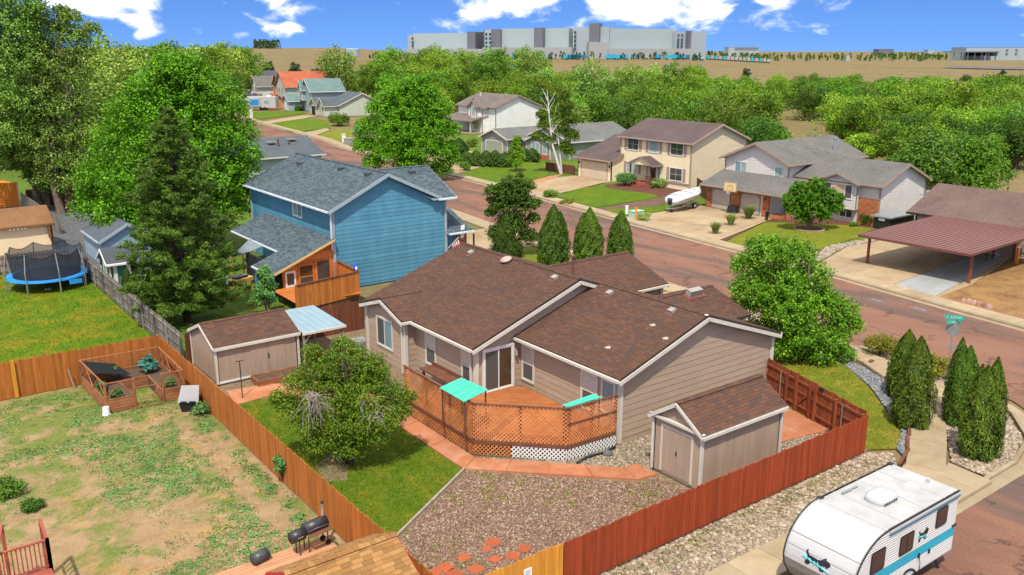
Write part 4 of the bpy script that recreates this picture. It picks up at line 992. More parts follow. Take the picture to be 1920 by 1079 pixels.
# far bend: lawns and drives
b = MB(); b.prism([W(*p) for p in ((560,235),(650,232),(615,243),(545,250),(520,240))][::1], -.05, .05)
sheet('street_lawn', [W(500,231), W(545,249), W(620,241), W(612,226), W(570,222)], .05, 'street_lawn')
sheet('street_lawn', [W(455,222), W(490,224), W(575,213), W(560,208), W(455,211)], .05, 'street_lawn')
sheet('street_lawn', [W(592,258), W(640,270), W(668,262), W(668,244), W(625,244)], .05, 'yellow_lawn')
sheet('driveway', [W(492,229), W(506,232), W(580,221), W(600,218), W(570,217)], .055, 'concrete')
sheet('driveway', [W(565,251), W(588,256), W(620,244), W(612,241)], .055, 'concrete')
# marks in the road
b = MB(); p = W(1790, 651)
b.cyl((p.x, p.y), .42, -.02, .006, 20); tag(b.build('manhole_cover', 'manhole'), 'round dark manhole cover in the red road by the street sign', 'manhole')
b = MB()
for x, y, s in ((1643,563,.28),(1725,580,.3),(1343,480,.2),(1203,449,.2),(1130,424,.3)):
 p = W(x, y); b.obox((p.x, p.y, .002), (.1, 1), s*1.5, s*.5, .0025)
struct('paint_mark', b, 'blue_mark')
# ================================================================ MAIN HOUSE (brown, one storey)
def near_tab(lim):
 return lim
H1 = thing('house', 'brown one-storey house with shingled cross-gable roofs and a lattice-screened back deck', 'house', (24, 31.6, 0))
cnt = {'n': 0}
TR = 'cream_trim'
# walls
wg = wall(H1, (24, 24.7), (33.9, 24.7), .0, [(0, 2.98), (4.9, 4.70), (9.9, 2.98)], 'tan_siding', zb=.22)            # right gable
ws = wall(H1, (24, 31.6), (24, 24.7), .0, 2.98, 'tan_siding', zb=.22)                                               # wall over the deck
wm = wall(H1, (21.5, 31.6), (33.9, 31.6), .0, [(0, 2.95), (6, 5.12), (12.4, 2.95)], 'tan_siding', zb=.22)          # main gable with the sliding door
wb = wall(H1, (21.5, 37.0), (21.5, 31.6), .0, 2.95, 'tan_siding', zb=.22)
wj = wall(H1, (20.9, 37.0), (21.5, 37.0), .0, 2.95, 'tan_siding', zb=.22)
wl = wall(H1, (20.9, 41.0), (20.9, 37.0), .0, [(0, 2.98), (2, 3.62), (4, 2.98)], 'tan_siding', zb=.22)              # left bump-out gable
for p0, p1, pr in (((21.4, 41.4), (20.9, 41.4), 2.9), ((33.6, 41.4), (21.4, 41.4), [(0,2.9),(6.1,5.1),(12.2,2.9)]), ((33.9, 24.7), (33.9, 34.2), 2.98), ((33.6, 34.3), (36.3, 34.3), 2.95), ((36.3, 34.3), (36.3, 40.6), [(0,2.95),(3.15,4.15),(6.3,2.95)]), ((36.3, 40.6), (33.6, 40.6), 2.95), ((33.6, 40.6), (33.6, 41.4), 2.9),
                   ((33.9, 27.6), (35.3, 27.6), 2.95), ((35.3, 27.6), (35.3, 32.4), [(0,2.95),(2.4,3.8),(4.8,2.95)]), ((35.3, 32.4), (33.9, 32.4), 2.95)):
 wall(H1, p0, p1, 0, pr, 'tan_siding', boards='joined', zb=.22)
for (x, y) in ((24, 24.7), (20.9, 37.0), (20.9, 41.0), (33.9, 24.7), (21.5, 31.6), (36.3, 34.3), (35.3, 27.6)):
 b = MB(); b.box(x-.09, x+.09, y-.09, y+.09, .06, 2.93); b.build('corner_board', TR, H1)
# windows
window(H1, ws, .30, .98, .78, 1.62, 'hung', TR)                                # next to the sliding door
window(H1, ws, 4.55, .98, .92, 1.62, 'hung', TR)
window(H1, ws, 5.85, 1.22, .86, 1.38, 'single', TR, ('blue_blind_glass',))
window(H1, wb, 1.05, .98, .82, 1.62, 'hung', TR)
window(H1, wb, 4.30, .98, .86, 1.62, 'hung', TR)
window(H1, wl, 1.10, 1.05, 1.55, 1.45, 'slider', TR, ('screen_glass', 'blue_blind_glass'))
# sliding glass door
def slider():
 P = wm['P']; b = MB(); u, w, z, h = .42, 1.62, .62, 2.02
 def rect(q, u0, u1, z0, z1, o0, o1): q.hexa([P(u0,z0,o1),P(u1,z0,o1),P(u1,z0,o0),P(u0,z0,o0),P(u0,z1,o1),P(u1,z1,o1),P(u1,z1,o0),P(u0,z1,o0)])
 for a in ((u-.1,u,z-.06,z+h+.1),(u+w,u+w+.1,z-.06,z+h+.1)): rect(b, *a, 0, .07)
 rect(b, u, u+w, z+h, z+h+.1, 0, .07); rect(b, u, u+w, z-.06, z, 0, .09)
 f = b.build('sliding_door', 'white_trim', H1)
 for k, (a, c, o, m) in enumerate(((u, u+w*.52, .04, 'screen_glass'), (u+w*.48, u+w, .02, 'amber_glass'))):
  b = MB()
  for (x0,x1,y0,y1) in ((a,a+.06,z,z+h),(c-.06,c,z,z+h),(a+.06,c-.06,z,z+.07),(a+.06,c-.06,z+h-.07,z+h)): rect(b, x0,x1,y0,y1,o,o+.03)
  if k: rect(b, c-.045, c-.02, z+.95, z+1.2, o+.03, o+.07)
  b.build('door_sash', 'white_trim', f); q = MB(); rect(q, a+.06, c-.06, z+.07, z+h-.07, o+.008, o+.016); q.build('pane', m, f)
slider()
# wall lamp by the door
b = MB(); p = wm['P'](2.20, 2.35, .08); b.obox(p, (1,0), .05, .06, .08); b.tube([p+Vector((0,-.08,-.02)), p+Vector((0,-.08,-.22))], [.05,.07], 8); b.build('wall_lamp', 'vent_metal', H1)
# roofs
E0 = (21.1, 3.0); RX, RZ = 27.5, 5.3; bk = 33.9
main_f = [(21.1,31.3,3.0),(21.1,41.7,3.0),(RX,41.7,RZ),(RX,31.3,RZ)]
wing_f = [(23.65,24.4,3.06),(23.65,31.55,3.06),(28.9,31.55,4.88),(28.9,24.4,4.88)]
dsing = lambda c: c.x < 26.15 and c.y < 31.0 and c.y > 24.3
shingle_roof(H1, main_f, 'brown_shingle', tab=.27)
shingle_roof(H1, [(bk,41.7,3.0),(bk,31.3,3.0),(RX,31.3,RZ),(RX,41.7,RZ)], 'brown_shingle', tab=.27)
# the shingles of the nearest roof plane that can be told apart one by one: the courses by the lower corner
sel = {'k': 0}
def pick(c):
 if c.y + (c.x-23.65)*.75 < 28.1 and sel['k'] < 292: sel['k'] += 1; return True
 return False
shingle_roof(H1, wing_f, 'brown_shingle', pick, tab=.27)
shingle_roof(H1, [(34.15,31.55,3.06),(34.15,24.4,3.06),(28.9,24.4,4.88),(28.9,31.55,4.88)], 'brown_shingle', tab=.27)
shingle_roof(H1, [(33.3,34.0,3.07),(36.6,34.0,3.07),(36.6,37.45,4.3),(29.9,37.45,4.3)], 'brown_shingle', tab=.27)
shingle_roof(H1, [(36.6,40.9,3.07),(33.3,40.9,3.07),(29.9,37.45,4.3),(36.6,37.45,4.3)], 'brown_shingle', tab=.27)
shingle_roof(H1, [(34.0,27.3,3.0),(35.6,27.3,3.0),(35.6,30.0,3.95),(31.4,30.0,3.95)], 'brown_shingle', tab=.27)
shingle_roof(H1, [(35.6,32.7,3.0),(34.0,32.7,3.0),(31.4,30.0,3.95),(35.6,30.0,3.95)], 'brown_shingle', tab=.27)
shingle_roof(H1, [(20.6,36.75,3.03),(21.2,36.75,3.03),(23.3,39.0,3.76),(20.6,39.0,3.76)][::-1][0:0] or [(21.2,36.75,3.03),(20.6,36.75,3.03),(20.6,39.0,3.76),(23.3,39.0,3.76)], 'brown_shingle', tab=.27)
shingle_roof(H1, [(20.6,41.25,3.03),(21.2,41.25,3.03),(23.3,39.0,3.76),(20.6,39.0,3.76)], 'brown_shingle', tab=.27)
for a, c in (((RX,31.3,RZ+.02),(RX,41.7,RZ+.02)), ((28.9,24.4,4.9),(28.9,31.5,4.9)), ((30.2,37.45,4.32),(36.6,37.45,4.32)), ((31.6,30,3.97),(35.6,30,3.97)), ((20.6,39,3.78),(23.2,39,3.78))): ridge_cap(H1, a, c, 'brown_shingle')
def fascia(pts, drop=.12, h=.17, m=TR): return trimbar(H1, [Vector(p)-Vector((0,0,drop)) for p in pts], .04, h, m)
dz = .20
fascia([(23.62,24.37,3.06),(28.9,24.37,4.88),(34.18,24.37,3.06)], dz); fascia([(21.07,31.27,3.0),(RX,31.27,RZ),(29.6,31.27,4.52)], dz)
fascia([(36.63,34.0,3.07),(36.63,37.45,4.3),(36.63,40.9,3.07)], dz); fascia([(35.63,27.3,3.0),(35.63,30,3.95),(35.63,32.7,3.0)], dz)
fascia([(20.57,36.72,3.03),(20.57,39,3.76),(20.57,41.28,3.03)], dz); fascia([(21.07,41.73,3.0),(RX,41.73,RZ),(bk,41.73,3.0)], dz)
def gutter(p, q, m=TR):
 p, q = Vector(p), Vector(q); d = (q-p).normalized(); n = Vector((d.y,-d.x,0)); b = MB()
 b.bar(p+n*.055-Vector((0,0,.11)), q+n*.055-Vector((0,0,.11)), .11, .12); return b.build('gutter', m, H1)
gutter((23.65,31.55,3.06),(23.65,24.4,3.06)); gutter((21.1,36.75,3.0),(21.1,31.3,3.0)); gutter((33.9,34.0,3.07),(36.6,34.0,3.07)); gutter((34.15,24.4,3.06),(34.15,27.3,3.06)); gutter((20.6,36.75,3.03),(21.1,36.75,3.03))
def soffit(p0, p1, m='cream_trim'):
 b = MB(); b.box(min(p0[0],p1[0]), max(p0[0],p1[0]), min(p0[1],p1[1]), max(p0[1],p1[1]), p0[2]-.02, p0[2]); return b.build('soffit', m, H1)
soffit((23.68,24.42,2.87),(23.99,31.5,2.87)); soffit((21.13,31.35,2.82),(21.49,36.9,2.82))
# downspouts
for (x, y) in ((23.88, 24.9), (21.36, 31.85), (20.78, 37.15)):
 b = MB(); b.box(x-.04, x+.04, y-.05, y+.05, .15, 2.88); b.build('downspout', TR, H1)
# what stands on the roof
nW = (Vector((0,1,0))).cross(Vector((5.25,0,1.82))).normalized(); nM = (Vector((0,1,0))).cross(Vector((6.4,0,2.3))).normalized()
def roofbox(px, plane_p, n, up, s=.30):
 c = hitplane(px[0], px[1], plane_p, n)
 if n.z < 0: n = -n
 u = Vector(up).normalized(); w_ = n.cross(u)
 b = MB(); P = []
 for h in (.0, .12):
  for i, j in ((-1,-1),(1,-1),(1,1),(-1,1)): P.append(c + w_*(s/2*i) + u*(s/2*j) + n*h)
 b.hexa(P); b.mat(1); Q = []
 for h in (.004, .012):
  for i, j in ((-1,-1),(1,-1),(1,1),(-1,1)): Q.append(c - u*.1 + w_*(s*.72*i) + u*(s*.75*j) + n*h)
 b.hexa(Q); return b.build('roof_vent', ['vent_metal', 'brown_pipe'], H1)
for p in ((883,475),(1040,522)): roofbox(p, (21.1,31.3,3.0), nM, (6.4,0,2.3))
roofbox((741,549), (20.6,41.25,3.03), Vector((0,-.73,-2.25)).cross(Vector((1,0,0))), (0,-2.25,.73), .26)
for p in ((1143,551),(1260,584)): roofbox(p, (23.65,24.4,3.06), nW, (5.25,0,1.82))
roofbox((1300,553), (34.0,27.3,3.0), Vector((1,0,0)).cross(Vector((0,2.7,.95))), (0,2.7,.95), .32)
for p in ((1140,653),(1224,611),(1248,636)):
 c = hitplane(p[0], p[1], (23.65,24.4,3.06), nW); nn = nW if nW.z > 0 else -nW; b = MB(); b.tube([c, c+nn*.03], .13, 8); b.obox(c+nn*.02, (0,1), .13, .11, .012); b.build('roof_flashing', 'pale_flashing', H1)
c = hitplane(950, 491, (21.1,31.3,3.0), nM); nn = nM if nM.z > 0 else -nM; b = MB(); b.smooth = True
b.tube([c, c+nn*.10], .20, 14); b.tube([c+nn*.12, c+nn*.17, c+nn*.25, c+nn*.27], [.33,.32,.16,.02], 18); b.build('roof_fan', 'pale_flashing', H1)
c = Vector((29.0, 33.64, 4.78)); b = MB(); b.tube([c-Vector((0,0,.3)), c+Vector((0,0,.95))], .07, 10); b.cyl((c.x,c.y), .12, c.z+.95, c.z+1.05, 10); b.cyl((c.x,c.y), .10, c.z-.05, c.z+.1, 10, .07); b.build('flue_pipe', 'brown_pipe', H1)
c = hitplane(1325, 591, (28.9,24.4,4.9), Vector((0,-1,0))); b = MB(); b.obox(c, (1,0), .07, .06, .02); b.build('ridge_end', 'white_trim', H1)
# ---------------------------------------------------------------- deck with lattice screens
DK = thing('deck', 'wooden back deck behind tall orange-brown lattice screens in the corner of the house', 'deck', (21.2, 28, 0))
dp = [(18.6, 33.2), (18.6, 27.5), (21.25, 24.85), (23.9, 24.85), (23.9, 31.5), (21.4, 31.5), (21.4, 33.2)]
for i in range(60):
 # boards run at 45 degrees to the house like the front edge
 off_ = 43.0 + i*.20
 a = None; pts = []
 n = len(dp)
 for j in range(n):
  (x0,y0),(x1,y1) = dp[j], dp[(j+1) % n]; s0, s1 = x0+y0-off_, x1+y1-off_
  if (s0 <= 0) != (s1 <= 0): t = s0/(s0-s1); pts.append((x0+(x1-x0)*t, y0+(y1-y0)*t))
 pts.sort()
 for k in range(0, len(pts)-1, 2):
  p, q = pts[k], pts[k+1]
  if math.dist(p, q) < .3: continue
  b = MB(); c = ((p[0]+q[0])/2, (p[1]+q[1])/2, .60); b.obox(c, (q[0]-p[0], q[1]-p[1]), math.dist(p, q)/2, .066, .016); b.build('deck_board', 'deck_boards', DK)
def lattice(p0, p1, z0, z1, m, name='lattice_panel', pitch=.165, w=.046, frame=None):
 p0, p1 = Vector((*p0, 0)), Vector((*p1, 0)); d = p1-p0; L = d.length; d.normalize(); n = Vector((d.y,-d.x,0)); b = MB(); h = z1-z0
 for s in (1, -1):
  k = -h;
  while k < L:
   # a strip rises at 45 degrees from (k, z0) ; clipped to the panel
   u0, u1 = k, k+h; ua, ub = max(u0, 0), min(u1, L)
   if ub-ua > .02:
    za, zb_ = z0+(ua-u0), z0+(ub-u0)
    if s < 0: za, zb_ = z0+z1-za, z0+z1-zb_
    o = .006*s
    b.bar(p0+d*ua+n*o+Vector((0,0,za)), p0+d*ub+n*o+Vector((0,0,zb_)), .010, w, up=(0,0,1)) if False else b.plate(
     [p0+d*ua+n*o+Vector((0,0,za-w*.7)), p0+d*ua+n*o+Vector((0,0,za+w*.7)), p0+d*ub+n*o+Vector((0,0,zb_+w*.7)), p0+d*ub+n*o+Vector((0,0,zb_-w*.7))], n*.010)
   k += pitch
 o = b.build(name, m, DK)
 return o
sc = [((18.5,33.0),(18.5,27.45)), ((18.5,27.45),(21.2,24.75)), ((21.2,24.75),(23.75,24.62))]
for i, (a, c) in enumerate(sc):
 lattice(a, c, .72, 2.28, 'lattice_brown')
 d = Vector((*c,0))-Vector((*a,0)); n = Vector((d.y,-d.x,0)).normalized()
 for z, w_, h_ in ((2.30,.10,.045),(.64,.06,.15)):
  b = MB(); b.bar(Vector((*a,z)), Vector((*c,z)), w_, h_); b.build('rail', 'dark_brown_wood', DK)
 if i == 2:
  b = MB(); b.bar(Vector((*a,1.62))+n*.03, Vector((*c,1.62))+n*.03, .03, .07); b.build('rail', 'dark_brown_wood', DK)
 k = max(2, int(d.length/1.8))
 for j in range(k+1):
  p = Vector((*a,0))+d*(j/k) - n*.07; b = MB(); b.box(p.x-.045,p.x+.045,p.y-.045,p.y+.045,0,2.27); b.build('post', 'dark_brown_wood', DK)
lattice((18.5,33.0),(18.5,27.45),.06,.54,'lattice_brown','skirt_lattice',.17,.042)
lattice((18.5,27.45),(19.6,26.35),.06,.54,'lattice_brown','skirt_lattice',.17,.042)
lattice((19.6,26.35),(21.2,24.75),.05,.55,'white_trim','skirt_lattice',.18,.05)
lattice((21.2,24.75),(23.75,24.62),.05,.52,'white_trim','skirt_lattice',.18,.05)
for (x, y) in ((20.0, 27.5), (22.3, 26.0), (20.2, 30)):
 b = MB(); b.box(x-.1,x+.1,y-.1,y+.1,0,.58); b.build('pier', 'foundation', DK)
# dark boards seen over the left screen: a bench along the wall
b = MB(); b.box(20.6, 21.35, 32.2, 35.2, 1.0, 1.08); b.box(21.3, 21.36, 32.2, 35.2, 1.08, 1.25); b.box(20.7,20.8,32.3,32.4,0,1.0); b.box(20.7,20.8,35,35.1,0,1.0)
tag(b.build('bench', 'dark_brown_wood'), 'dark brown timber bench against the house wall behind the left lattice screen', 'bench')
def shade_table(label, c4, z, cat='shade board', tilt=(0,0)):
 P = [Vector(p) for p in c4]; c = sum(P, Vector())/4; t = thing('shade_board', label, cat, (c.x, c.y, .62), group='turquoise boards over the deck rail')
 for i in range(4):
  a, d = P[0].lerp(P[3], i/4), P[0].lerp(P[3], (i+1)/4-.012); e, f = P[1].lerp(P[2], i/4), P[1].lerp(P[2], (i+1)/4-.012)
  b = MB(); b.slab([a, e, f, d], .025); b.build('plank', 'green_board', t)
 for p in P:
  q = p.lerp(c, .12); b = MB(); b.bar((q.x,q.y,.62), (q.x,q.y,q.z-.03), .05); b.build('leg', 'dark_brown_wood', t)
shade_table('larger turquoise plank board propped above the left lattice screen by the sliding door', [hit(824,727,'z',2.42), hit(865,708,'z',2.42), hit(916,731,'z',2.42), hit(871,754,'z',2.42)][::1], 2.4)
shade_table('narrow turquoise plank board over the right end of the lattice screen', [hit(1053,760,'z',2.36), hit(1112,739,'z',2.36), hit(1128,745,'z',2.36), hit(1066,763,'z',2.36)], 2.4)
# ---------------------------------------------------------------- small things round the house
def air_con():
 p = W(675, 660); t = thing('air_conditioner', 'beige air conditioning unit on a pad by the left corner of the brown house', 'air conditioner', p)
 b = MB(); b.box(-.55,.55,-.5,.5,-.02,.06); b.build('pad', 'concrete', t, local=True)
 b = MB(); b.box(-.38,.38,-.38,.38,.06,.72); b.build('cabinet', 'vent_metal', t, local=True)
 b = MB()
 for i in range(9):
  z = .12+i*.062; b.box(-.392,-.382,-.34,.34,z,z+.03); b.box(-.34,.34,-.392,-.382,z,z+.03)
 b.build('louvre', 'grey_plastic', t, local=True); b = MB(); b.cyl((0,0),.30,.722,.75,20); b.build('fan_grille', 'galvanised', t, local=True)
air_con()
p = W(775, 716); t = thing('window_well', 'corrugated metal window well with steps beside the white corner post', 'window well', p); b = MB()
for i in range(12):
 a0, a1 = math.pi*(.5+i/12), math.pi*(.5+(i+1)/12); b.bar((math.cos(a0)*.55+.4, math.sin(a0)*.8, .12), (math.cos(a1)*.55+.4, math.sin(a1)*.8, .12), .03, .26)
b.build('rim', 'galvanised', t, local=True); b = MB();
for i in range(4): b.box(-.1+.15*i, -.02+.15*i, -.6, .6, .02+.0*i, .06)
b.build('grate', 'galvanised', t, local=True)
b = MB(); b.smooth = True; pts = [W(1153,838,.09), W(1135,848,.06), W(1100,858,.06), W(1082,868,.06)]; b.tube(pts, .06, 8)
tag(b.build('drain_hose', 'black_plastic'), 'black flexible drain pipe on pebbles beside the white lattice skirt', 'drain pipe')
b = MB(); p = W(1139, 853); b.smooth = True; b.tube([(p.x,p.y,0),(p.x,p.y,.12),(p.x,p.y,.2)],[.22,.2,.05],9)
tag(b.build('garden_stone', 'grey_stone'), 'pale grey boulder lying by the black drain pipe', 'boulder')
# ================================================================ FENCES
fence('picket_fence', 'orange-brown cedar fence along the back of the weedy yard behind the garden frame', (-13, 45.75), (11.35, 45.6), 1.85, 'cedar_picket', rail_side=1, rails=True)
b = MB(); p = hit(27, 712, 'y', 45.55); b.box(p.x-.09, p.x+.09, 45.50, 45.54, .05, 1.9); tag(b.build('fence_board', 'gold_picket'), 'one fresh golden board nailed on the cedar fence', 'board')
fence('picket_fence', 'long orange-brown cedar fence running diagonally between the weedy yard and the brown house', (11.35, 45.5), (11.35, 18.1), 1.72, 'cedar_picket', rail_side=1, pw=.134)
fence('picket_fence', 'dark red board fence beside the rock border and the white camper', (15.45, 18.1), (31.6, 18.1), 1.66, 'red_picket', rail_side=1, pw=.14)
fence('picket_fence', 'short bright golden board fence at the lower edge, with a paper notice', (11.45, 18.08), (15.4, 18.08), 1.70, 'gold_picket', pw=.14)
p = hit(990, 1073, 'y', 18.03); b = MB(); b.box(p.x-.14, p.x+.14, 18.03, 18.055, p.z-.22, p.z+.10); nt_ = b.build('notice', 'bucket_white'); tag(nt_, 'white paper notice pinned on the golden fence', 'notice')
b = MB()
for k in range(5): b.box(p.x-.10, p.x+.10-.03*(k % 2), 18.026, 18.029, p.z+.05-.045*k, p.z+.065-.045*k)
b.build('print', 'grey_plastic', nt_)
# inner fence with the gate: rails and posts face the camera
IF0, IF1 = (33.75, 24.75), (31.65, 18.2)
t = fence('gate_fence', 'red-brown fence with rails and a braced gate behind the white-trimmed shed', IF0, IF1, 1.78, 'red_inner', rail_side=-1, pw=.13, postm='red_inner', posts=1.75, rail_z=(.35, 1.0, 1.5))
v = Vector((IF1[0]-IF0[0], IF1[1]-IF0[1], 0)); LL = v.length
b = MB(); b.bar((2.55, -.055, .40), (3.55, -.055, 1.45), .07, .03, up=(0,1,0)); b.build('gate_brace', 'red_inner', t, local=True)
for x in (2.4, 3.75): b = MB(); b.box(x-.07, x+.07, -.12, .0, 0, 1.86); b.build('gate_post', 'red_inner', t, local=True)
b = MB(); b.box(3.95, 4.2, -.1, -.03, 1.62, 1.74); b.build('solar_lamp', 'black_plastic', t, local=True)
for x in (1.3, 5.6): b = MB(); b.cyl((x, -.14), .03, .0, 1.55, 8); b.build('steel_post', 'grey_post', t, local=True)
fence('picket_fence', 'weathered grey and dark brown fence between the green lawn and the pine', (12.45, 70.5), (12.45, 45.8), 1.65, 'grey_picket', rail_side=-1, pw=.14, postm='grey_picket')
fence('picket_fence', 'dark red-brown fence behind the left shed and the lean-to', (12.5, 45.45), (24.8, 45.45), 1.75, 'brown_picket', rail_side=1, pw=.14, metal_posts=True, postm='galvanised', posts=3)
fence('picket_fence', 'grey rail fence behind the trampoline', (-10, 73.2), (12.2, 73.0), 1.5, 'grey_picket', rail_side=-1, pw=.14, gap=.05)
fence('picket_fence', 'brown fence under the tall cottonwoods beyond the gravel', (14.2, 105.2), (24.0, 100.4), 1.8, 'brown_picket', rail_side=-1, pw=.15, postm='red_inner')
fence('picket_fence', 'bright orange board fence at the left edge beyond the tan shed', (4.0, 110.0), (13.6, 105.5), 2.6, 'orange_fence', rail_side=-1, pw=.16, postm='galvanised')
b = MB(); b.slab([(2.5,112.4,3.4),(7,110.6,3.3),(13.2,107.0,2.3),(13.4,109.5,2.2),(7,113,3.6),(2.5,114,3.8)], .06); b.box(12.9,13.1,107.2,107.4,0,2.2); b.box(4,4.2,112.4,112.6,0,3.2); tag(b.build('canopy', 'orange_fence'), 'bright orange canopy above the orange fence at the left edge', 'canopy')
fence('picket_fence', 'grey side fence between the orange fence and the gravel', (13.7, 105.3), (14.0, 87), 1.6, 'grey_picket', rail_side=1, pw=.15)
fence('picket_fence', 'dark stained fence beside the tan house and the boat', (78.2, 69), (74.6, 64), 1.8, 'brown_picket', rail_side=1, pw=.15)
fence('picket_fence', 'low dark rail fence between the green house and the tan garage', (76.6, 95.0), (77.0, 89.4), 1.2, 'dark_brown_wood', rail_side=1, pw=.15)
# ================================================================ SHEDS
def gable_shed(name, label, x0, x1, y0, y1, he, hr, axis, wallm, trimm, roofm, over=.15, shing='one', base=.12, single=None, doors=None, trimw=.09):
 cx, cy_ = (x0+x1)/2, (y0+y1)/2; t = thing(name, label, 'shed', (cx, cy_, 0))
 if axis == 'x':   # ridge along x; gables face -x and +x
  half = (y1-y0)/2; g = [(0, he), (half, hr), (2*half, he)]
  ws = [((x0,y1),(x0,y0),g), ((x0,y0),(x1,y0),he), ((x1,y0),(x1,y1),g), ((x1,y1),(x0,y1),he)]
  sl = (hr-he)/half; o = over; ze = he-sl*o
  r1 = [(x0-o,y0-o,ze),(x1+o,y0-o,ze),(x1+o,cy_,hr),(x0-o,cy_,hr)]; r2 = [(x1+o,y1+o,ze),(x0-o,y1+o,ze),(x0-o,cy_,hr),(x1+o,cy_,hr)]
  rid = ((x0-o,cy_,hr+.09),(x1+o,cy_,hr+.09)); rakes = [[(x0-o-.02,y0-o,ze),(x0-o-.02,cy_,hr),(x0-o-.02,y1+o,ze)], [(x1+o+.02,y0-o,ze),(x1+o+.02,cy_,hr),(x1+o+.02,y1+o,ze)]]
  eaves = [[(x0-o,y0-o-.02,ze),(x1+o,y0-o-.02,ze)],[(x0-o,y1+o+.02,ze),(x1+o,y1+o+.02,ze)]]
 ws_ = []
 for a, c, pr in ws: ws_.append(wall(t, a, c, base, pr, wallm, boards=None, thick=.1))
 up = lambda P: [(x, y, z+.08) for x, y, z in P]
 for i, r in enumerate((r1, r2)): shingle_roof(t, up(r), roofm, single if i == 0 else None, thick=.09, edge=trimm, exposure=.145, tab=.33)
 ridge_cap(t, *rid, roofm, .14)
 for P in rakes + eaves: trimbar(t, [Vector(p)-Vector((0,0,.03)) for p in P], .03, .12, trimm, 'trim')
 for x in (x0, x1):
  for y in (y0, y1): b = MB(); b.box(x-.06 if x == x0 else x-.05, x+.05 if x == x0 else x+.06, y-.06 if y == y0 else y-.05, y+.05 if y == y0 else y+.06, base, he-.01); b.build('corner_board', trimm, t)
 b = MB(); b.box(x0+.05, x1-.05, y0+.05, y1-.05, 0, base); b.build('skid', 'grey_wood', t)
 return t, ws_
def rectw(wi, u0, u1, z0, z1, o0, o1, q): P = wi['P']; q.hexa([P(u0,z0,o1),P(u1,z0,o1),P(u1,z0,o0),P(u0,z0,o0),P(u0,z1,o1),P(u1,z1,o1),P(u1,z1,o0),P(u0,z1,o0)])
def shed_doors(t, wi, u, w, z, h, doorm, trimm, lock=True):
 b = MB(); rectw(wi, u-.09, u, z, z+h+.09, 0, .035, b); rectw(wi, u+w, u+w+.09, z, z+h+.09, 0, .035, b); rectw(wi, u, u+w, z+h, z+h+.09, 0, .035, b); b.build('door_frame', trimm, t)
 for k in (0, 1):
  q = MB(); rectw(wi, u+k*w/2+.006, u+(k+1)*w/2-.006, z+.02, z+h-.006, 0, .02, q); d = q.build('door', doorm, t)
  if k == 0 and lock: q = MB(); rectw(wi, u+w/2-.03, u+w/2+.03, z+h*.48, z+h*.56, .02, .045, q); q.build('handle', 'black_iron', d)
SHM = {'k': 0}
def pick2(c):
 SHM['k'] += 1; return SHM['k'] <= 270
t, w_ = gable_shed('shed', 'tan shed with white trim and closed double doors beside the red fence', 23.45, 28.1, 19.75, 22.2, 2.42, 3.22, 'x', 'tan_ply', 'cream_trim', 'brown_shingle', .16, single=pick2)
shed_doors(t, w_[0], .5, 1.45, .2, 1.85, 'tan_ply', 'cream_trim')
b = MB(); rectw(w_[0], -.14, 2.6, 2.36, 2.46, .02, .16, b); b.build('trim', 'cream_trim', t)
t, w_ = gable_shed('shed', 'long tan shed with a brown roof behind the diagonal cedar fence', 12.75, 17.0, 41.35, 45.1, 1.98, 2.72, 'x', 'tan_ply', 'cream_trim', 'brown_shingle', .12)
q = MB();
for k in (0, 1):
 q = MB(); rectw(w_[1], 1.75+k*.9, 1.75+k*.9+.88, .2, 1.9, 0, .022, q); d = q.build('door', 'tan_ply', t)
q = MB(); rectw(w_[1], 2.62, 2.68, .95, 1.2, .022, .05, q); q.build('handle', 'black_iron', t)
q = MB(); rectw(w_[1], .05, 1.7, .10, .2, .0, .03, q); q.build('sill', 'white_trim', t)
# lean-to on posts next to it
t = thing('lean_to', 'pale blue sheet-roofed lean-to on posts beside the long tan shed', 'lean-to', (18.2, 43, 0)); b = MB()
for i in range(6):
 x0 = 17.15+i*.40; y0, y1 = 40.9, 44.9; za, zb_ = 2.02, 2.18
 b.slab([(x0,y0,za),(x0+.385,y0,za),(x0+.385,y1,zb_),(x0,y1,zb_)], .02); b.build('roof_panel', 'lean_roof', t); b = MB()
for (x, y) in ((17.2,41.0),(19.4,41.0),(19.4,44.7)): b = MB(); b.box(x-.05,x+.05,y-.05,y+.05,0,2.0); b.build('post', 'grey_wood', t)
for p, q_ in (((17.25,41,1.5),(17.75,41,2.0)),((19.35,41,1.5),(18.85,41,2.0))): b = MB(); b.bar(p, q_, .06); b.build('brace', 'grey_wood', t)
b = MB(); b.box(17.1, 19.55, 40.85, 40.92, 1.9, 2.02); b.build('beam', 'cream_trim', t)
# shingled shed at the lower edge
SH3 = {'k': 0}
def pick3(c): SH3['k'] += 1; return SH3['k'] <= 280
t, w_ = gable_shed('shed', 'small pale shed with red trim and a golden shingle roof at the lower edge', 7.45, 10.5, 18.55, 21.0, 2.18, 2.80, 'x', 'pinkish', 'crimson', 'tan_shingle', .12, single=pick3) if 'pinkish' in MATS else (plain('pinkish', (.62,.52,.52), (.55,.45,.45), 2), plain('crimson', (.42,.02,.035), (.36,.018,.03), 3, .5), gable_shed('shed', 'small pale shed with red trim and a golden shingle roof at the lower edge', 7.45, 10.5, 18.55, 21.0, 2.18, 2.80, 'x', 'pinkish', 'crimson', 'tan_shingle', .12, single=pick3))[2]
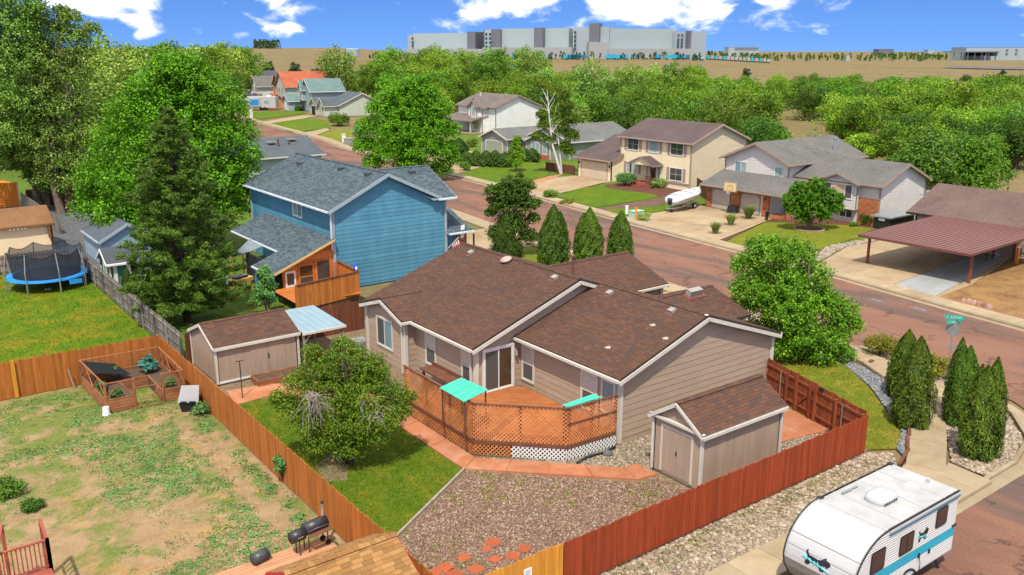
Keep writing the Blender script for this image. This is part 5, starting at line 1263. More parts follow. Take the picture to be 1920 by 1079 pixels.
# ================================================================ GARDEN FRAME
def garden_frame():
 t = thing('garden_enclosure', 'square raised vegetable bed enclosed by a timber and wire frame in the weedy yard', 'garden bed', (9.7, 43, 0), 0)
 A, B_, C_, D_ = Vector((7.55,41.0,0)), Vector((10.95,40.75,0)), Vector((11.0,44.9,0)), Vector((7.35,45.1,0))
 # planks of the bed walls: outer ring with a gap for the gate, inner ring
 g0, g1 = A.lerp(B_, .36), A.lerp(B_, .72); inn = [A.lerp(C_, .28)+Vector((.45,-.2,0)), B_.lerp(D_, .26)+Vector((-.1,-.2,0)), C_.lerp(A, .30), D_.lerp(B_, .30)]
 def planks(p, q, n=4, h=.145, th=.045):
  for i in range(n): b = MB(); b.bar(p+Vector((0,0,.09+h*i)), q+Vector((0,0,.09+h*i)), th, h-.012); b.build('plank', 'bed_wood', t)
 planks(A, g0); planks(g1, B_); planks(B_, C_); planks(C_, D_); planks(D_, A)
 i0, i1 = g0+(D_-A)*.62, g1+(C_-B_)*.62; planks(g0, i0, 4); planks(i0, i1, 4); planks(i1, g1, 4)
 b = MB()
 for quad in ([A, g0, i0, D_.lerp(C_, .36)], [g1, B_, C_, D_.lerp(C_, .72)], [i0, i1, D_.lerp(C_, .72), D_.lerp(C_, .36)], [A, A, D_, D_]):
  if quad[0] != quad[1]: b.prism([(p.x, p.y) for p in quad], .02, .50)
 b.build('soil', 'soil', t)
 for p in (A, B_, C_, D_, g0, g1): b = MB(); b.box(p.x-.05,p.x+.05,p.y-.05,p.y+.05,0,1.45); b.build('post', 'bed_wood', t)
 for p, q in ((A,g0),(g1,B_),(B_,C_),(C_,D_),(D_,A)):
  for z in (1.43, .64): b = MB(); b.bar(p+Vector((0,0,z)), q+Vector((0,0,z)), .05, .05); b.build('rail', 'bed_wood', t)
  k = 2 if (q-p).length > 2 else 1
  for j in range(k):
   a, c = p.lerp(q, j/k), p.lerp(q, (j+1)/k); m = (a+c)/2
   for e, z0, z1 in ((a,.66,1.40),(c,.66,1.40)):
    b = MB(); b.bar(e+Vector((0,0,z0)), m+Vector((0,0,z1)), .03, .05); b.build('brace', 'bed_wood', t)
  b = MB(); n = (q-p).cross(Vector((0,0,1))).normalized()*.004; b.add([p+Vector((0,0,.6)), q+Vector((0,0,.6)), q+Vector((0,0,1.43)), p+Vector((0,0,1.43))], [(0,1,2,3)]); b.build('wire_mesh', 'wire_net', t)
 b = MB(); gz = [(g0,.05),(g1,.05),(g1,1.0),(g0,1.0)]
 for (p,z0),(q,z1) in zip(gz, gz[1:]+gz[:1]): b.bar(p+Vector((0,-.06,z0)), q+Vector((0,-.06,z1)), .04, .05)
 m = (g0+g1)/2
 for p, z in ((g0,.06),(g1,.06),(g1,.98)): b.bar(p+Vector((0,-.06,z)), m+Vector((0.1,-.06,.5)), .035, .04)
 b.build('gate', 'bed_wood', t)
 q = MB(); q.add([D_+Vector((.1,-.1,1.40)), D_.lerp(A,.55)+Vector((.08,0,1.42)), D_.lerp(C_,.55).lerp(A.lerp(B_,.5),.35)+Vector((0,0,.72)), D_.lerp(C_,.42)+Vector((0,-.15,1.0))], [(0,1,2,3)]); q.build('shade_net', 'shade_cloth', t)
 return A, B_, C_, D_
GA, GB, GC, GD = garden_frame()
def plantlet(name, label, cat, p, meshes, **kw): return tree(name, label, cat, p, meshes, R.uniform(0, 6), **kw)
gl = bush_meshes(.36, .36, .5, 420, .14, .10, 'garden_leaf', 3, 7)
plantlet('vegetable_plant', 'bright green squash plant in the near left corner of the garden bed', 'plant', GA+Vector((.55,.35,.5)), gl)
plantlet('vegetable_plant', 'broad-leaved plant in the near right corner of the garden bed', 'plant', GB+Vector((-.5,.55,.5)), gl)
plantlet('vegetable_plant', 'small green plant along the left side of the garden bed', 'plant', GA+Vector((.3,2.2,.5)), gl, scale=.8)
plantlet('vegetable_plant', 'yellow-green plant in the middle of the back of the garden bed', 'plant', GD.lerp(GC,.42)+Vector((0,-.7,.5)), bush_meshes(.22,.22,.75,260,.11,.06,'tall_grass_leaf',5,6))
plantlet('cabbage_plant', 'large blue-green leafy plant at the back right of the garden bed', 'plant', GC+Vector((-.8,-.8,.5)), bush_meshes(.5,.5,1.0,520,.2,.15,'cabbage_leaf',8,9))
# tool bin, bucket
p = W(359, 768); t = thing('storage_bin', 'open grey and black plastic bin leaning by the cedar fence', 'bin', p, -.55)
b = MB(); b.hexa([(-.36,-.3,0),(.36,-.3,0),(.36,.3,0),(-.36,.3,0),(-.44,-.38,.55),(.44,-.38,.55),(.44,.4,.55),(-.44,.4,.55)]); b.build('tub', 'black_plastic', t, local=True)
b = MB(); b.hexa([(-.46,-.42,.5),(.46,-.42,.5),(.46,-.34,.62),(-.46,-.34,.62),(-.40,.18,1.12),(.40,.18,1.12),(.40,.26,1.08),(-.40,.26,1.08)]); b.build('lid', 'grey_plastic', t, local=True)
b = MB(); b.box(-.34,-.06,-.445,-.42,.50,.57); b.box(.06,.34,-.445,-.42,.50,.57); b.build('handle', 'black_plastic', t, local=True)
p = W(200, 779); t = thing('bucket', 'white plastic bucket upside down beside the garden frame', 'bucket', p); b = MB(); b.smooth = False; b.tube([(0,0,0),(0,0,.04),(0,0,.40)], [.17,.165,.14], 18); b.build('body', 'bucket_white', t, local=True)
b = MB(); b.tube([(0,0,.03),(0,0,.07)], [.178,.178], 18); b.build('rim', 'bucket_white', t, local=True)
p = hit(119, 716, 'y', 45.4); b = MB(); b.bar((7.0,45.2,0),(6.85,45.35,1.0),.05); tag(b.build('leaning_stake', 'grey_wood'), 'grey wooden stake leaning on the cedar fence', 'stake')
# ================================================================ SMOKER, BARREL, PLATFORM, STAIRS
t = thing('platform', 'low pale timber platform beside the golden shingled shed', 'platform', (8.6, 23.6, 0))
for i in range(20):
 b = MB(); y = 22.0+i*.155
 if y > 25.0: break
 b.box(6.4+.02*(i % 3), 10.9-.02*(i % 2), y, y+.14, .12, .17); b.build('plank', 'pale_deck', t)
for x in (6.7, 8.6, 10.5): b = MB(); b.box(x-.05,x+.05,22.05,25.0,-.02,.118); b.build('joist', 'grey_wood', t)
def smoker():
 t = thing('smoker_grill', 'black barrel smoker grill with offset firebox and chimney on the platform', 'grill', (10.15, 24.65, .17), .12); t.scale = (.8,.8,.8)
 b = MB(); b.smooth = True; b.tube([(-.28,0,.98),(.72,0,.98)], .27, 20); b.build('barrel', 'black_iron', t, local=True)
 b = MB(); b.smooth = True; b.tube([(-.92,0,.84),(-.34,0,.84)], .25, 20); b.build('firebox', 'black_iron', t, local=True)
 b = MB(); b.tube([(.62,.05,1.2),(.66,.1,1.5),(.66,.1,1.78)], [.06,.055,.055], 10); b.mat(1); b.tube([(.66,.1,1.78),(.66,.1,1.86)], .07, 10); b.build('chimney', ['galvanised', 'black_iron'], t, local=True)
 for x in (-.22, .66):
  for y in (-.2, .2): b = MB(); b.bar((x,y,.0),(x,y,.84),.035); b.build('leg', 'black_iron', t, local=True)
 for y in (-.15, .15): b = MB(); b.bar((-.62,y,0),(-.62,y,.64),.035); b.build('leg', 'black_iron', t, local=True)
 b = MB(); b.box(-.30,.74,-.50,-.26,.80,.83); b.build('shelf', 'dark_brown_wood', t, local=True)
 for y in (-.22, .22): b = MB(); b.tube([(.66,y-.02,.12),(.66,y+.02,.12)], .13, 14); b.build('wheel', 'rubber', t, local=True)
 for x0, z, y in ((.0,1.0,-.285),(-.74,.86,-.265)): b = MB(); b.bar((x0,y,z),(x0+.25,y,z),.025); b.build('handle', 'galvanised', t, local=True)
 b = MB(); b.box(-.26,.70,-.277,.277,.965,.985); b.build('lid_seam', 'grey_plastic', t, local=True)
smoker()
t = thing('barrel', 'small dark steel barrel lying at the corner of the platform', 'barrel', (8.5, 24.9, .17), .25); t.scale = (.74,.74,.74); b = MB(); b.smooth = True; b.tube([(-.36,0,.26),(.36,0,.26)], .26, 20); b.build('drum', 'grey_iron' if 'grey_iron' in MATS else (plain('grey_iron', (.05,.055,.06), (.035,.037,.04), 4, .45, .5) and 'grey_iron'), t, local=True)
for x in (-.34,-.1,.12,.34): b = MB(); b.tube([(x-.012,0,.26),(x+.012,0,.26)], .268, 20); b.build('hoop', 'grey_iron', t, local=True)
b = MB(); b.box(-.3,.3,-.2,.2,-.0,.05); b.build('cradle', 'grey_wood', t, local=True)
p = W(590, 1028); b = MB(); b.box(9.5, 10.6, 22.9, 23.5, .17, .21); tag(b.build('plank_lid', 'straw_wood'), 'pale wooden board lying on the platform behind the shed roof', 'board')
def red_deck():
 z = 1.55; t = thing('stair_deck', 'dark red timber deck with baluster railing in the lower left corner', 'deck', (1.0, 24.5, 0))
 A, B_, C_ = Vector((3.62, 26.0, 0)), Vector((3.92, 24.0, 0)), Vector((.2, 25.25, 0))
 pts = [hit(-6, 1040, 'z', 2.0), hit(88, 1012, 'z', 2.0), hit(78, 982, 'z', 2.0), hit(60, 1017, 'z', 2.0)]
 P0, P1, P2 = pts[0], pts[1], pts[2]
 def rail(p, q, n):
  for zz, w_ in ((0, .09), (-.85, .06)): b = MB(); b.bar(p+Vector((0,0,zz)), q+Vector((0,0,zz)), w_, .045); b.build('rail', 'redwood', t)
  for i in range(1, n): c = p.lerp(q, i/n); b = MB(); b.bar(c-Vector((0,0,.86)), c-Vector((0,0,.02)), .035); b.build('baluster', 'redwood', t)
  for c in (p, q): b = MB(); b.box(c.x-.05,c.x+.05,c.y-.05,c.y+.05,0,c.z+.03); b.build('post', 'redwood', t)
 rail(P0, P1, 11); rail(P1, P2+Vector((.0,.25,0)), 5)
 b = MB()
 d = (P1-P0).normalized(); n = Vector((d.y,-d.x,0))
 for i in range(9):
  a = P0+n*(.02+.15*i)-Vector((0,0,.95)); c = P1+n*(.02+.15*i)-Vector((0,0,.95)); b = MB(); b.bar(a-d*2, c, .14, .035, up=(0,0,1)); b.build('deck_board', 'redwood', t)
 for p in (P0-d*2+n*.1, P0+n*1.25, P1+n*1.25, P0-d*2+n*1.25): b = MB(); b.box(p.x-.05,p.x+.05,p.y-.05,p.y+.05,0,1.03); b.build('post', 'redwood', t)
 q0, q1 = hit(2, 985, 'z', 2.2), hit(-10, 1050, 'z', 2.2); b = MB(); b.bar(q0, q1, .1, .06); b.build('rail', 'redwood', t); b = MB(); b.bar(q0-Vector((0,0,2.2)), q0, .1); b.build('post', 'redwood', t)
red_deck()
# ================================================================ CAMPER TRAILER
def camper():
 t = thing('travel_trailer', 'white retro travel trailer with a turquoise stripe and black terrier emblems parked by the kerb', 'camper', (23.5, 13.0, 0))
 y0, y1 = 11.72, 14.05; zb_, zt = .58, 2.68
 # side profile (x, z): rounded nose at the left, straight tail
 nose = []
 for k in range(13):
  a = math.pi*.5*k/12; nose.append((22.25-1.55*math.sin(a)*1.0, 1.28+1.40*math.cos(a)))
 prof = [(26.25, zb_), (26.25, zt)] + nose[0:] + [(20.78, 1.0), (21.05, zb_)]
 b = MB(); b.plate([(x, y0, z) for x, z in prof], (0, .04, 0)); b.plate([(x, y1-.04, z) for x, z in prof], (0, .04, 0)); b.build('side_wall', 'white_siding_metal', t)
 # skin: roof, nose, tail, belly
 loop = prof; b = MB()
 for i in range(len(loop)-1):
  (xa, za), (xc, zc) = loop[i], loop[i+1]
  m = 0 if (abs(za-zt) < .02 and abs(zc-zt) < .02) else 1
  if za < 1.32 and zc < 1.32 and i > 3: m = 2
  b.mat(m); b.add([(xa,y0,za),(xc,y0,zc),(xc,y1,zc),(xa,y1,za)], [(0,1,2,3)])
 b.mat(2); b.add([(21.05,y0,zb_),(26.25,y0,zb_),(26.25,y1,zb_),(21.05,y1,zb_)], [(3,2,1,0)])
 b.build('body', ['white_roof', 'white_paint', 'trailer_grey'], t)
 # edge trim along the profile on both sides
 for y in (y0-.012, y1+.012):
  b = MB()
  for (xa, za), (xc, zc) in zip(loop[1:-1], loop[2:]): b.bar((xa,y,za),(xc,y,zc),.03,.035,up=(0,1,0))
  b.build('edge_trim', 'black_plastic', t)
 # corrugated siding on the road side: horizontal ribs, cut by the nose curve
 def xmin(z):
  if z >= 1.28: return 22.25-1.55*math.sin(math.acos(min(1, (z-1.28)/1.40)))
  return 20.72 + max(0, (1.0-z))*.62
 b = MB(); z = .66
 while z < zt-.1:
  if not (1.13 < z < 1.44): b.hexa([(xmin(z)+.05,y0-.001,z-.026),(26.23,y0-.001,z-.026),(26.23,y0-.001,z+.026),(xmin(z)+.05,y0-.001,z+.026),(xmin(z)+.05,y0-.018,z-.01),(26.23,y0-.018,z-.01),(26.23,y0-.018,z+.01),(xmin(z)+.05,y0-.018,z+.01)])
  z += .082
 b.build('ribbed_siding', 'white_siding_metal', t)
 b = MB(); b.box(xmin(1.28)+.02, 26.24, y0-.014, y0, 1.12, 1.44); b.build('stripe', 'cyan_stripe', t)
 b = MB(); b.box(22.3, 26.26, y0-.05, y0, 2.56, 2.63); b.mat(1); b.box(22.3, 26.26, y0-.055, y0-.002, 2.50, 2.55); b.build('awning_rail', ['white_paint', 'deep_teal'], t)
 def win(x, z, w, h, bars=0):
  b = MB(); r = .08; P = []
  for cx, cz, a0 in ((x+w-r,z+h-r,0),(x+r,z+h-r,90),(x+r,z+r,180),(x+w-r,z+r,270)):
   for k in range(4): a = math.radians(a0+k*30); P.append((cx+r*math.cos(a), y0-.018, cz+r*math.sin(a)))
  b.plate(P, (0,-.018,0)); f = b.build('window', 'black_plastic', t); q = MB(); q.plate([(x+(px-x-w/2)*.90+w/2, y0-.037, z+(pz-z-h/2)*.90+h/2) for px, _, pz in P], (0,-.004,0)); q.build('pane', 'rv_glass', f)
  for k in range(bars): q = MB(); q.box(x+w*(k+1)/(bars+1)-.012, x+w*(k+1)/(bars+1)+.012, y0-.047, y0-.042, z+.05, z+h-.05); q.build('bar', 'black_plastic', f)
 if 'rv_glass' not in MATS: plain('rv_glass', (.05,.032,.028), (.035,.024,.022), 2, .18, .6)
 win(21.45, 1.50, .72, .72); win(22.95, 1.55, .75, .66, 1); win(24.95, 1.78, .66, .64)
 # terrier emblem as flat print: outline in a box 1 x .7
 dog = [(.02,.30),(.10,.34),(.16,.30),(.20,.44),(.30,.50),(.55,.46),(.66,.52),(.72,.62),(.80,.70),(.82,.60),(.92,.58),(1.0,.46),(.94,.40),(.88,.40),(.84,.28),(.78,.20),(.80,.04),(.70,.0),(.66,.10),(.62,.18),(.40,.20),(.30,.20),(.28,.06),(.20,.02),(.14,.06),(.18,.22),(.12,.26),(.06,.22)]
 tail = [(.20,.42),(.12,.52),(.10,.64),(.16,.72),(.17,.60),(.22,.52),(.28,.48)]
 def emblem(f, s, flip=False):
  b = MB()
  # fan of small prisms: head, body, legs, tail as convex pieces
  parts = [[(.16,.30),(.20,.44),(.30,.50),(.55,.46),(.66,.52),(.70,.24),(.62,.18),(.40,.20)], [(.62,.46),(.72,.62),(.80,.70),(.82,.60),(.92,.58),(1.0,.46),(.88,.36),(.70,.24)], [(.60,.24),(.76,.28),(.80,.04),(.70,.0),(.64,.08)], [(.16,.34),(.34,.24),(.28,.06),(.20,.02),(.13,.07)], tail, [(.84,.40),(.98,.42),(.90,.28),(.84,.26)]]
  for P in parts: b.plate([f(u, v, 0) for u, v in P], f(0,0,1)-f(0,0,0))
  e = b.build('emblem', 'black_plastic', t); b = MB()
  for u0, v0, u1, v1 in ((.02,.33,.30,.33),(.24,.30,.64,.24),(.60,.24,.98,.13),(.06,.42,.18,.24),(.30,.36,.34,.22),(.46,.34,.48,.20),(.56,.36,.60,.20),(.74,.30,.76,.14)):
   a, c = f(u0,v0,1.3), f(u1,v1,1.3); b.bar(a, c, .022*s, .05*s, up=f(0,0,1)-f(0,0,0))
  b.build('script', 'cyan_print', e)
 if 'cyan_print' not in MATS: plain('cyan_print', (.16,.62,.70), (.12,.55,.65), 3, .4)
 emblem(lambda u, v, k: Vector((23.95+u*.62, y0-.016-.005*k, 1.62+v*.62)), .6)
 # front emblem lies on the nose curve
 def nosept(h):
  z = 1.28+h; a = math.acos(min(1, max(-1, (z-1.28)/1.40))); return Vector((22.25-1.55*math.sin(a), 0, z)), Vector((-math.sin(a)/1.55, 0, math.cos(a)/1.40)).normalized()
 emblem(lambda u, v, k: (lambda pn: Vector((pn[0].x, 13.45-u*.95, pn[0].z)) + pn[1]*(.006+.006*k))(nosept(.10+v*.62)), .9)
 # nose details
 for yy in (12.2, 13.7):
  p, n = nosept(1.0); b = MB(); b.obox(p+n*.02, (0,1), .07, .03, .025); b.build('marker_lamp', 'orange_marker', t)
 p, n = nosept(.78); b = MB(); b.bar(Vector((p.x,y0,p.z))+n*.004, Vector((p.x,y1,p.z))+n*.004, .012, .02); b.build('seam', 'trailer_grey', t)
 for z_ in (.45, .02): p, n = nosept(z_); b = MB(); b.bar(Vector((p.x,y0,p.z))+n*.004, Vector((p.x,y1,p.z))+n*.004, .010, .014); b.build('seam', 'trailer_grey', t)
 for x in (23.0, 24.3, 25.4): b = MB(); b.bar((x,y0,zt+.003),(x,y1,zt+.003),.03,.006); b.build('seam', 'warehouse_low', t)
 p, n = nosept(1.3); b = MB(); b.bar((22.22,y0,zt+.006),(22.22,y1,zt+.006),.05,.012); b.build('seam', 'white_paint', t)
 # roof gear
 b = MB(); b.smooth = True; c = Vector((23.75, 12.88, zt));
 for lv in range(1):
  pr = [(.48,.36,0),(.50,.38,.06),(.47,.36,.16),(.38,.28,.24),(.2,.15,.27)]; V = []
  for rx, ry, z in pr:
   for k in range(16):
    a = 2*math.pi*k/16; ca, sa = math.cos(a), math.sin(a); e = .55
    V.append((c.x+rx*math.copysign(abs(ca)**e, ca), c.y+ry*math.copysign(abs(sa)**e, sa), c.z+z))
  F = [(i*16+k, i*16+(k+1) % 16, (i+1)*16+(k+1) % 16, (i+1)*16+k) for i in range(4) for k in range(16)] + [tuple(range(64, 80))]
  b.add(V, F)
 ac = b.build('roof_air_conditioner', 'white_paint', t); b = MB()
 for k in range(6): b.box(23.34+k*.12, 23.40+k*.12, 12.495, 12.515, zt+.05, zt+.12)
 b.build('grille', 'black_plastic', ac)
 for (x, y) in ((25.25, 12.75), (24.45, 12.62), (25.05, 13.55)): b = MB(); b.hexa([(x-.2,y-.2,zt),(x+.2,y-.2,zt),(x+.2,y+.2,zt),(x-.2,y+.2,zt),(x-.17,y-.17,zt+.07),(x+.17,y-.17,zt+.07),(x+.17,y+.17,zt+.07),(x-.17,y+.17,zt+.07)]); b.build('roof_hatch', 'white_paint', t)
 b = MB(); b.box(23.05,23.5,13.72,13.80,zt,zt+.06); b.box(23.6,23.85,13.73,13.79,zt,zt+.05); b.build('roof_bracket', 'grey_plastic', t)
 b = MB(); b.box(25.9,26.0,12.55,12.65,zt,zt+.14); b.build('plumbing_vent', 'white_paint', t)
 for (x, y) in ((22.3, y1-.05), (26.2, y1-.05)): b = MB(); b.box(x-.09,x+.09,y-.05,y+.1,zt-.10,zt+.04); b.build('corner_cap', 'black_plastic', t)
 # wheel, arch, frame
 wx = 23.62
 for y in (y0+.02, y1-.24):
  b = MB(); b.smooth = True; b.tube([(wx,y,.35),(wx,y+.04,.35),(wx,y+.18,.35),(wx,y+.22,.35)], [.30,.35,.35,.30], 24); w = b.build('wheel', 'rubber', t); b = MB(); b.tube([(wx,y-.012,.35),(wx,y+.03,.35)], [.2,.21], 20); b.mat(1)
  for k in range(6): a = k*1.047; b.bar((wx,y-.016,.35),(wx+math.cos(a)*.19,y-.016,.35+math.sin(a)*.19),.02,.045,up=(0,1,0))
  b.build('rim', ['vent_metal', 'white_paint'], w)
 b = MB(); pr = None
 for k in range(13):
  a = math.pi*k/12; p = (wx+.46*math.cos(a), y0-.03, .50+.36*math.sin(a));
  if pr: b.bar(pr, p, .05, .03, up=(0,1,0))
  pr = p
 b.build('wheel_arch', 'black_plastic', t)
 b = MB(); b.box(21.0,26.1,12.0,12.1,.42,.58); b.box(21.0,26.1,13.7,13.8,.42,.58); b.bar((21.2,12.05,.48),(19.6,12.88,.48),.1); b.bar((21.2,13.75,.48),(19.6,12.88,.48),.1); b.build('chassis', 'black_iron', t)
 b = MB(); b.tube([(20.35,12.7,.5),(20.35,12.7,.82),(20.35,12.7,.9)],[.14,.14,.05],12); b.tube([(20.35,13.05,.5),(20.35,13.05,.82),(20.35,13.05,.9)],[.14,.14,.05],12); b.build('gas_bottle', 'white_paint', t)
 b = MB(); b.box(19.75,19.85,12.83,12.93,0,.9); b.build('jack', 'black_iron', t)
 for x in (25.6, 21.6):
  b = MB(); b.bar((x,11.9,.45),(x+.25,11.85,.02),.06); b.build('stabiliser', 'black_iron', t)
 for (x, z) in ((24.15,1.16),(24.75,1.10)): b = MB(); b.box(x-.035,x+.035,y0-.05,y0,z-.07,z+.07); b.build('side_socket', 'black_plastic', t)
 b = MB(); b.tube([(24.15,y0-.05,1.12),(24.2,y0-.07,.9),(24.25,y0-.05,.62)], .012, 6); b.build('cable', 'black_plastic', t)
 b = MB(); b.box(26.18,26.30,y0-.03,y0+.05,1.44,1.52); b.box(26.05,26.12,y0-.04,y0,1.46,1.52); b.build('tail_lamp', 'black_plastic', t)
camper()
# ================================================================ STREET SIGN, SHRUBS BY THE ROAD ETC
def street_sign():
 p = W(1777, 697); t = thing('street_sign', 'grey post with two green street name plates and the back of a stop sign', 'street sign', p)
 b = MB(); b.tube([(0,0,0),(0.02,.03,2.95)], .03, 8); b.build('post', 'galvanised', t, local=True)
 b = MB(); P = [(.36*math.cos(math.radians(22.5+45*k)), .36*math.sin(math.radians(22.5+45*k))) for k in range(8)]
 d = Vector((.55, -.83, 0)).normalized(); b.plate([d*u + Vector((0,.03,2.25+v)) for u, v in P], Vector((d.y,-d.x,0))*-.012); b.build('stop_sign', 'grey_post', t, local=True)
 for d, z in ((Vector((.55,-.83,0)), 2.92), (Vector((.88,-.30,0)), 2.68)):
  d.normalize(); n = Vector((d.y,-d.x,0)); b = MB()
  b.plate([d*u + Vector((0,.03,z+v)) for u, v in ((-.42,-.1),(.42,-.1),(.46,-.06),(.46,.06),(.42,.1),(-.42,.1),(-.46,.06),(-.46,-.06))], n*.02); pl = b.build('name_plate', 'sign_green', t, local=True)
  b = MB();
  for s_ in (-1, 1):
   o = n*(.022 if s_ > 0 else -.002)
   for k in range(8):
    u = -.34+k*.088; hgt_ = .05 if k not in (1,) else .0
    if hgt_: b.plate([d*(u+a)+o+Vector((0,.03,z+v)) for a, v in ((0,-hgt_),(.02,-hgt_),(.02,hgt_),(0,hgt_))], n*.002*s_); b.plate([d*(u+a)+o+Vector((0,.03,z+v)) for a, v in ((.02,(-.01,.035,-.05)[k % 3]),(.06,(-.01,.035,-.05)[k % 3]),(.06,(.012,.05,-.032)[k % 3]),(.02,(.012,.05,-.032)[k % 3]))], n*.002*s_)
  b.build('lettering', 'white_trim', pl, local=True)
street_sign()
b = MB(); p = W(1633, 683); b.obox((p.x,p.y,.12),(1,.3),.22,.10,.07); tag(b.build('boulder', 'dark_brown_wood'), 'dark weathered log lying on the grey gravel strip', 'log')
# clothes pole near the long tan shed
b = MB(); p = W(455, 748); b.tube([(p.x,p.y,0),(p.x,p.y,1.9)], .025, 8); b.bar((p.x-.2,p.y,1.9),(p.x+.2,p.y,1.9),.03); tag(b.build('garden_pole', 'black_iron'), 'thin dark garden pole by the steps of the long tan shed', 'pole')
t = thing('planter', 'red-brown timber planter with soil by the long tan shed', 'planter', (15.0, 40.6, 0))
for (p, q_) in (((14.3,40.0),(16.6,40.0)),((16.6,40.0),(16.6,41.0)),((16.6,41.0),(14.3,41.0)),((14.3,41.0),(14.3,40.0))):
 for i in range(2): b = MB(); b.bar((*p,.1+.16*i),(*q_,.1+.16*i),.05,.15); b.build('plank', 'bed_wood', t)
b = MB(); b.box(14.33,16.57,40.03,40.97,0,.25); b.build('soil', 'soil', t)
# ================================================================ NEIGHBOUR HOUSES
def roofplane(t, P, m, trim, shing=False, thick=.13):
 if shing: return shingle_roof(t, P, m, thick=thick, edge=trim, tab=.36, exposure=.15)
 b = MB(); b.slab(P, thick, 0, 1); return b.build('roof', [m, trim], t)
def block(t, x0, x1, y0, y1, he, hr, axis, wm, trim, rm, over=.35, boards='joined', z0=0, shing=False, exposure=.28, gable=(1, 1), walls='WSEN', wm_s=None, gm=None, corner=True, zb=None, brd=None, rake=.0):
 """one gabled volume. axis: direction of the ridge. gable=(a,b): overhang switches at both ends"""
 out = {}
 if axis == 'x':
  h = (y1-y0)/2; c = (y0+y1)/2; g = [(0, he), (h, hr), (2*h, he)]; sl = (hr-he)/h; prof = dict(W=g, E=g, S=he, N=he); ze = he-sl*over; a, e = x0-over*gable[0], x1+over*gable[1]; k = .10
  R1 = [(a,y0-over,ze+k),(e,y0-over,ze+k),(e,c,hr+k),(a,c,hr+k)]; R2 = [(e,y1+over,ze+k),(a,y1+over,ze+k),(a,c,hr+k),(e,c,hr+k)]
  rakes = [[(a-.02,y0-over,ze),(a-.02,c,hr),(a-.02,y1+over,ze)], [(e+.02,y0-over,ze),(e+.02,c,hr),(e+.02,y1+over,ze)]]; gut = [((a,y0-over,ze),(e,y0-over,ze)), ((e,y1+over,ze),(a,y1+over,ze))]; rid = ((a,c,hr+k+.02),(e,c,hr+k+.02))
 else:
  h = (x1-x0)/2; c = (x0+x1)/2; g = [(0, he), (h, hr), (2*h, he)]; sl = (hr-he)/h; prof = dict(S=g, N=g, W=he, E=he); ze = he-sl*over; a, e = y0-over*gable[0], y1+over*gable[1]; k = .10
  R1 = [(x0-over,e,ze+k),(x0-over,a,ze+k),(c,a,hr+k),(c,e,hr+k)]; R2 = [(x1+over,a,ze+k),(x1+over,e,ze+k),(c,e,hr+k),(c,a,hr+k)]
  rakes = [[(x0-over,a-.02,ze),(c,a-.02,hr),(x1+over,a-.02,ze)], [(x0-over,e+.02,ze),(c,e+.02,hr),(x1+over,e+.02,ze)]]; gut = [((x0-over,e,ze),(x0-over,a,ze)), ((x1+over,a,ze),(x1+over,e,ze))]; rid = ((c,a,hr+k+.02),(c,e,hr+k+.02))
 ends = dict(W=((x0,y1),(x0,y0)), S=((x0,y0),(x1,y0)), E=((x1,y0),(x1,y1)), N=((x1,y1),(x0,y1)))
 for s in walls:
  m = wm_s if (s == 'W' and wm_s) else wm
  bd = brd[s] if brd and s in brd else boards
  out[s] = wall(t, *ends[s], z0, prof[s], m, exposure, boards=(None if (s == 'W' and wm_s) else bd), thick=.12, zb=zb if zb is not None else z0+.25, proud=.02)
 for P in (R1, R2): roofplane(t, P, rm, trim, shing)
 for i, P in enumerate(rakes):
  if gable[i]: trimbar(t, [Vector(p)-Vector((0,0,.06)) for p in P], .04, .18, trim)
 for p, q in gut:
  p, q = Vector(p), Vector(q); d = (q-p).normalized(); n = Vector((d.y,-d.x,0)); b = MB(); b.bar(p+n*.05+Vector((0,0,.0)), q+n*.05+Vector((0,0,.0)), .10, .12); b.build('gutter', trim, t)
 if shing: ridge_cap(t, *rid, rm, .14)
 if corner:
  for x in (x0, x1):
   for y in (y0, y1): b = MB(); b.box(x-.07,x+.07,y-.07,y+.07,z0+.05,he-.05); b.build('corner_board', trim, t)
 return out
def vents(t, pts, z_off=.0, m='vent_metal', s=.25):
 for p in pts: b = MB(); b.box(p[0]-s/2,p[0]+s/2,p[1]-s/2,p[1]+s/2,p[2]-.05,p[2]+.16); b.build('roof_vent', m, t)
def box_part(t, name, m, *a): b = MB(); b.box(*a); return b.build(name, m, t)
# ---------------------------------------------------------------- blue house
HB = thing('house', 'bright blue two-storey lap-sided house with a slate shingle roof', 'house', (25.4, 54.4, 0))
BT = 'blue_grey_trim'; bw = {}
bw['S'] = wall(HB, (25.4,54.4), (34.4,54.4), 0, [(0,5.6),(4.2,7.6),(8.1,5.62),(9,5.55)], 'blue_siding', .282, 'each', zb=.2)
bw['W'] = wall(HB, (25.4,69.3), (25.4,54.4), 0, 5.6, 'blue_siding', .282, 'each', zb=3.3)
wall(HB, (34.4,54.4), (34.4,62.2), 0, [(0,5.5),(3.9,7.3),(7.8,5.5)], 'blue_siding', .282, 'joined'); wall(HB, (33.8,69.3), (25.4,69.3), 0, [(0,5.6),(4.2,7.6),(8.4,5.6)], 'blue_siding', .282, 'joined')
wall(HB, (34.4,62.2), (34.4,69.3), 0, 5.5, 'blue_siding', .282, 'joined')
nf = -.4; ez, rz = 5.62, 7.82
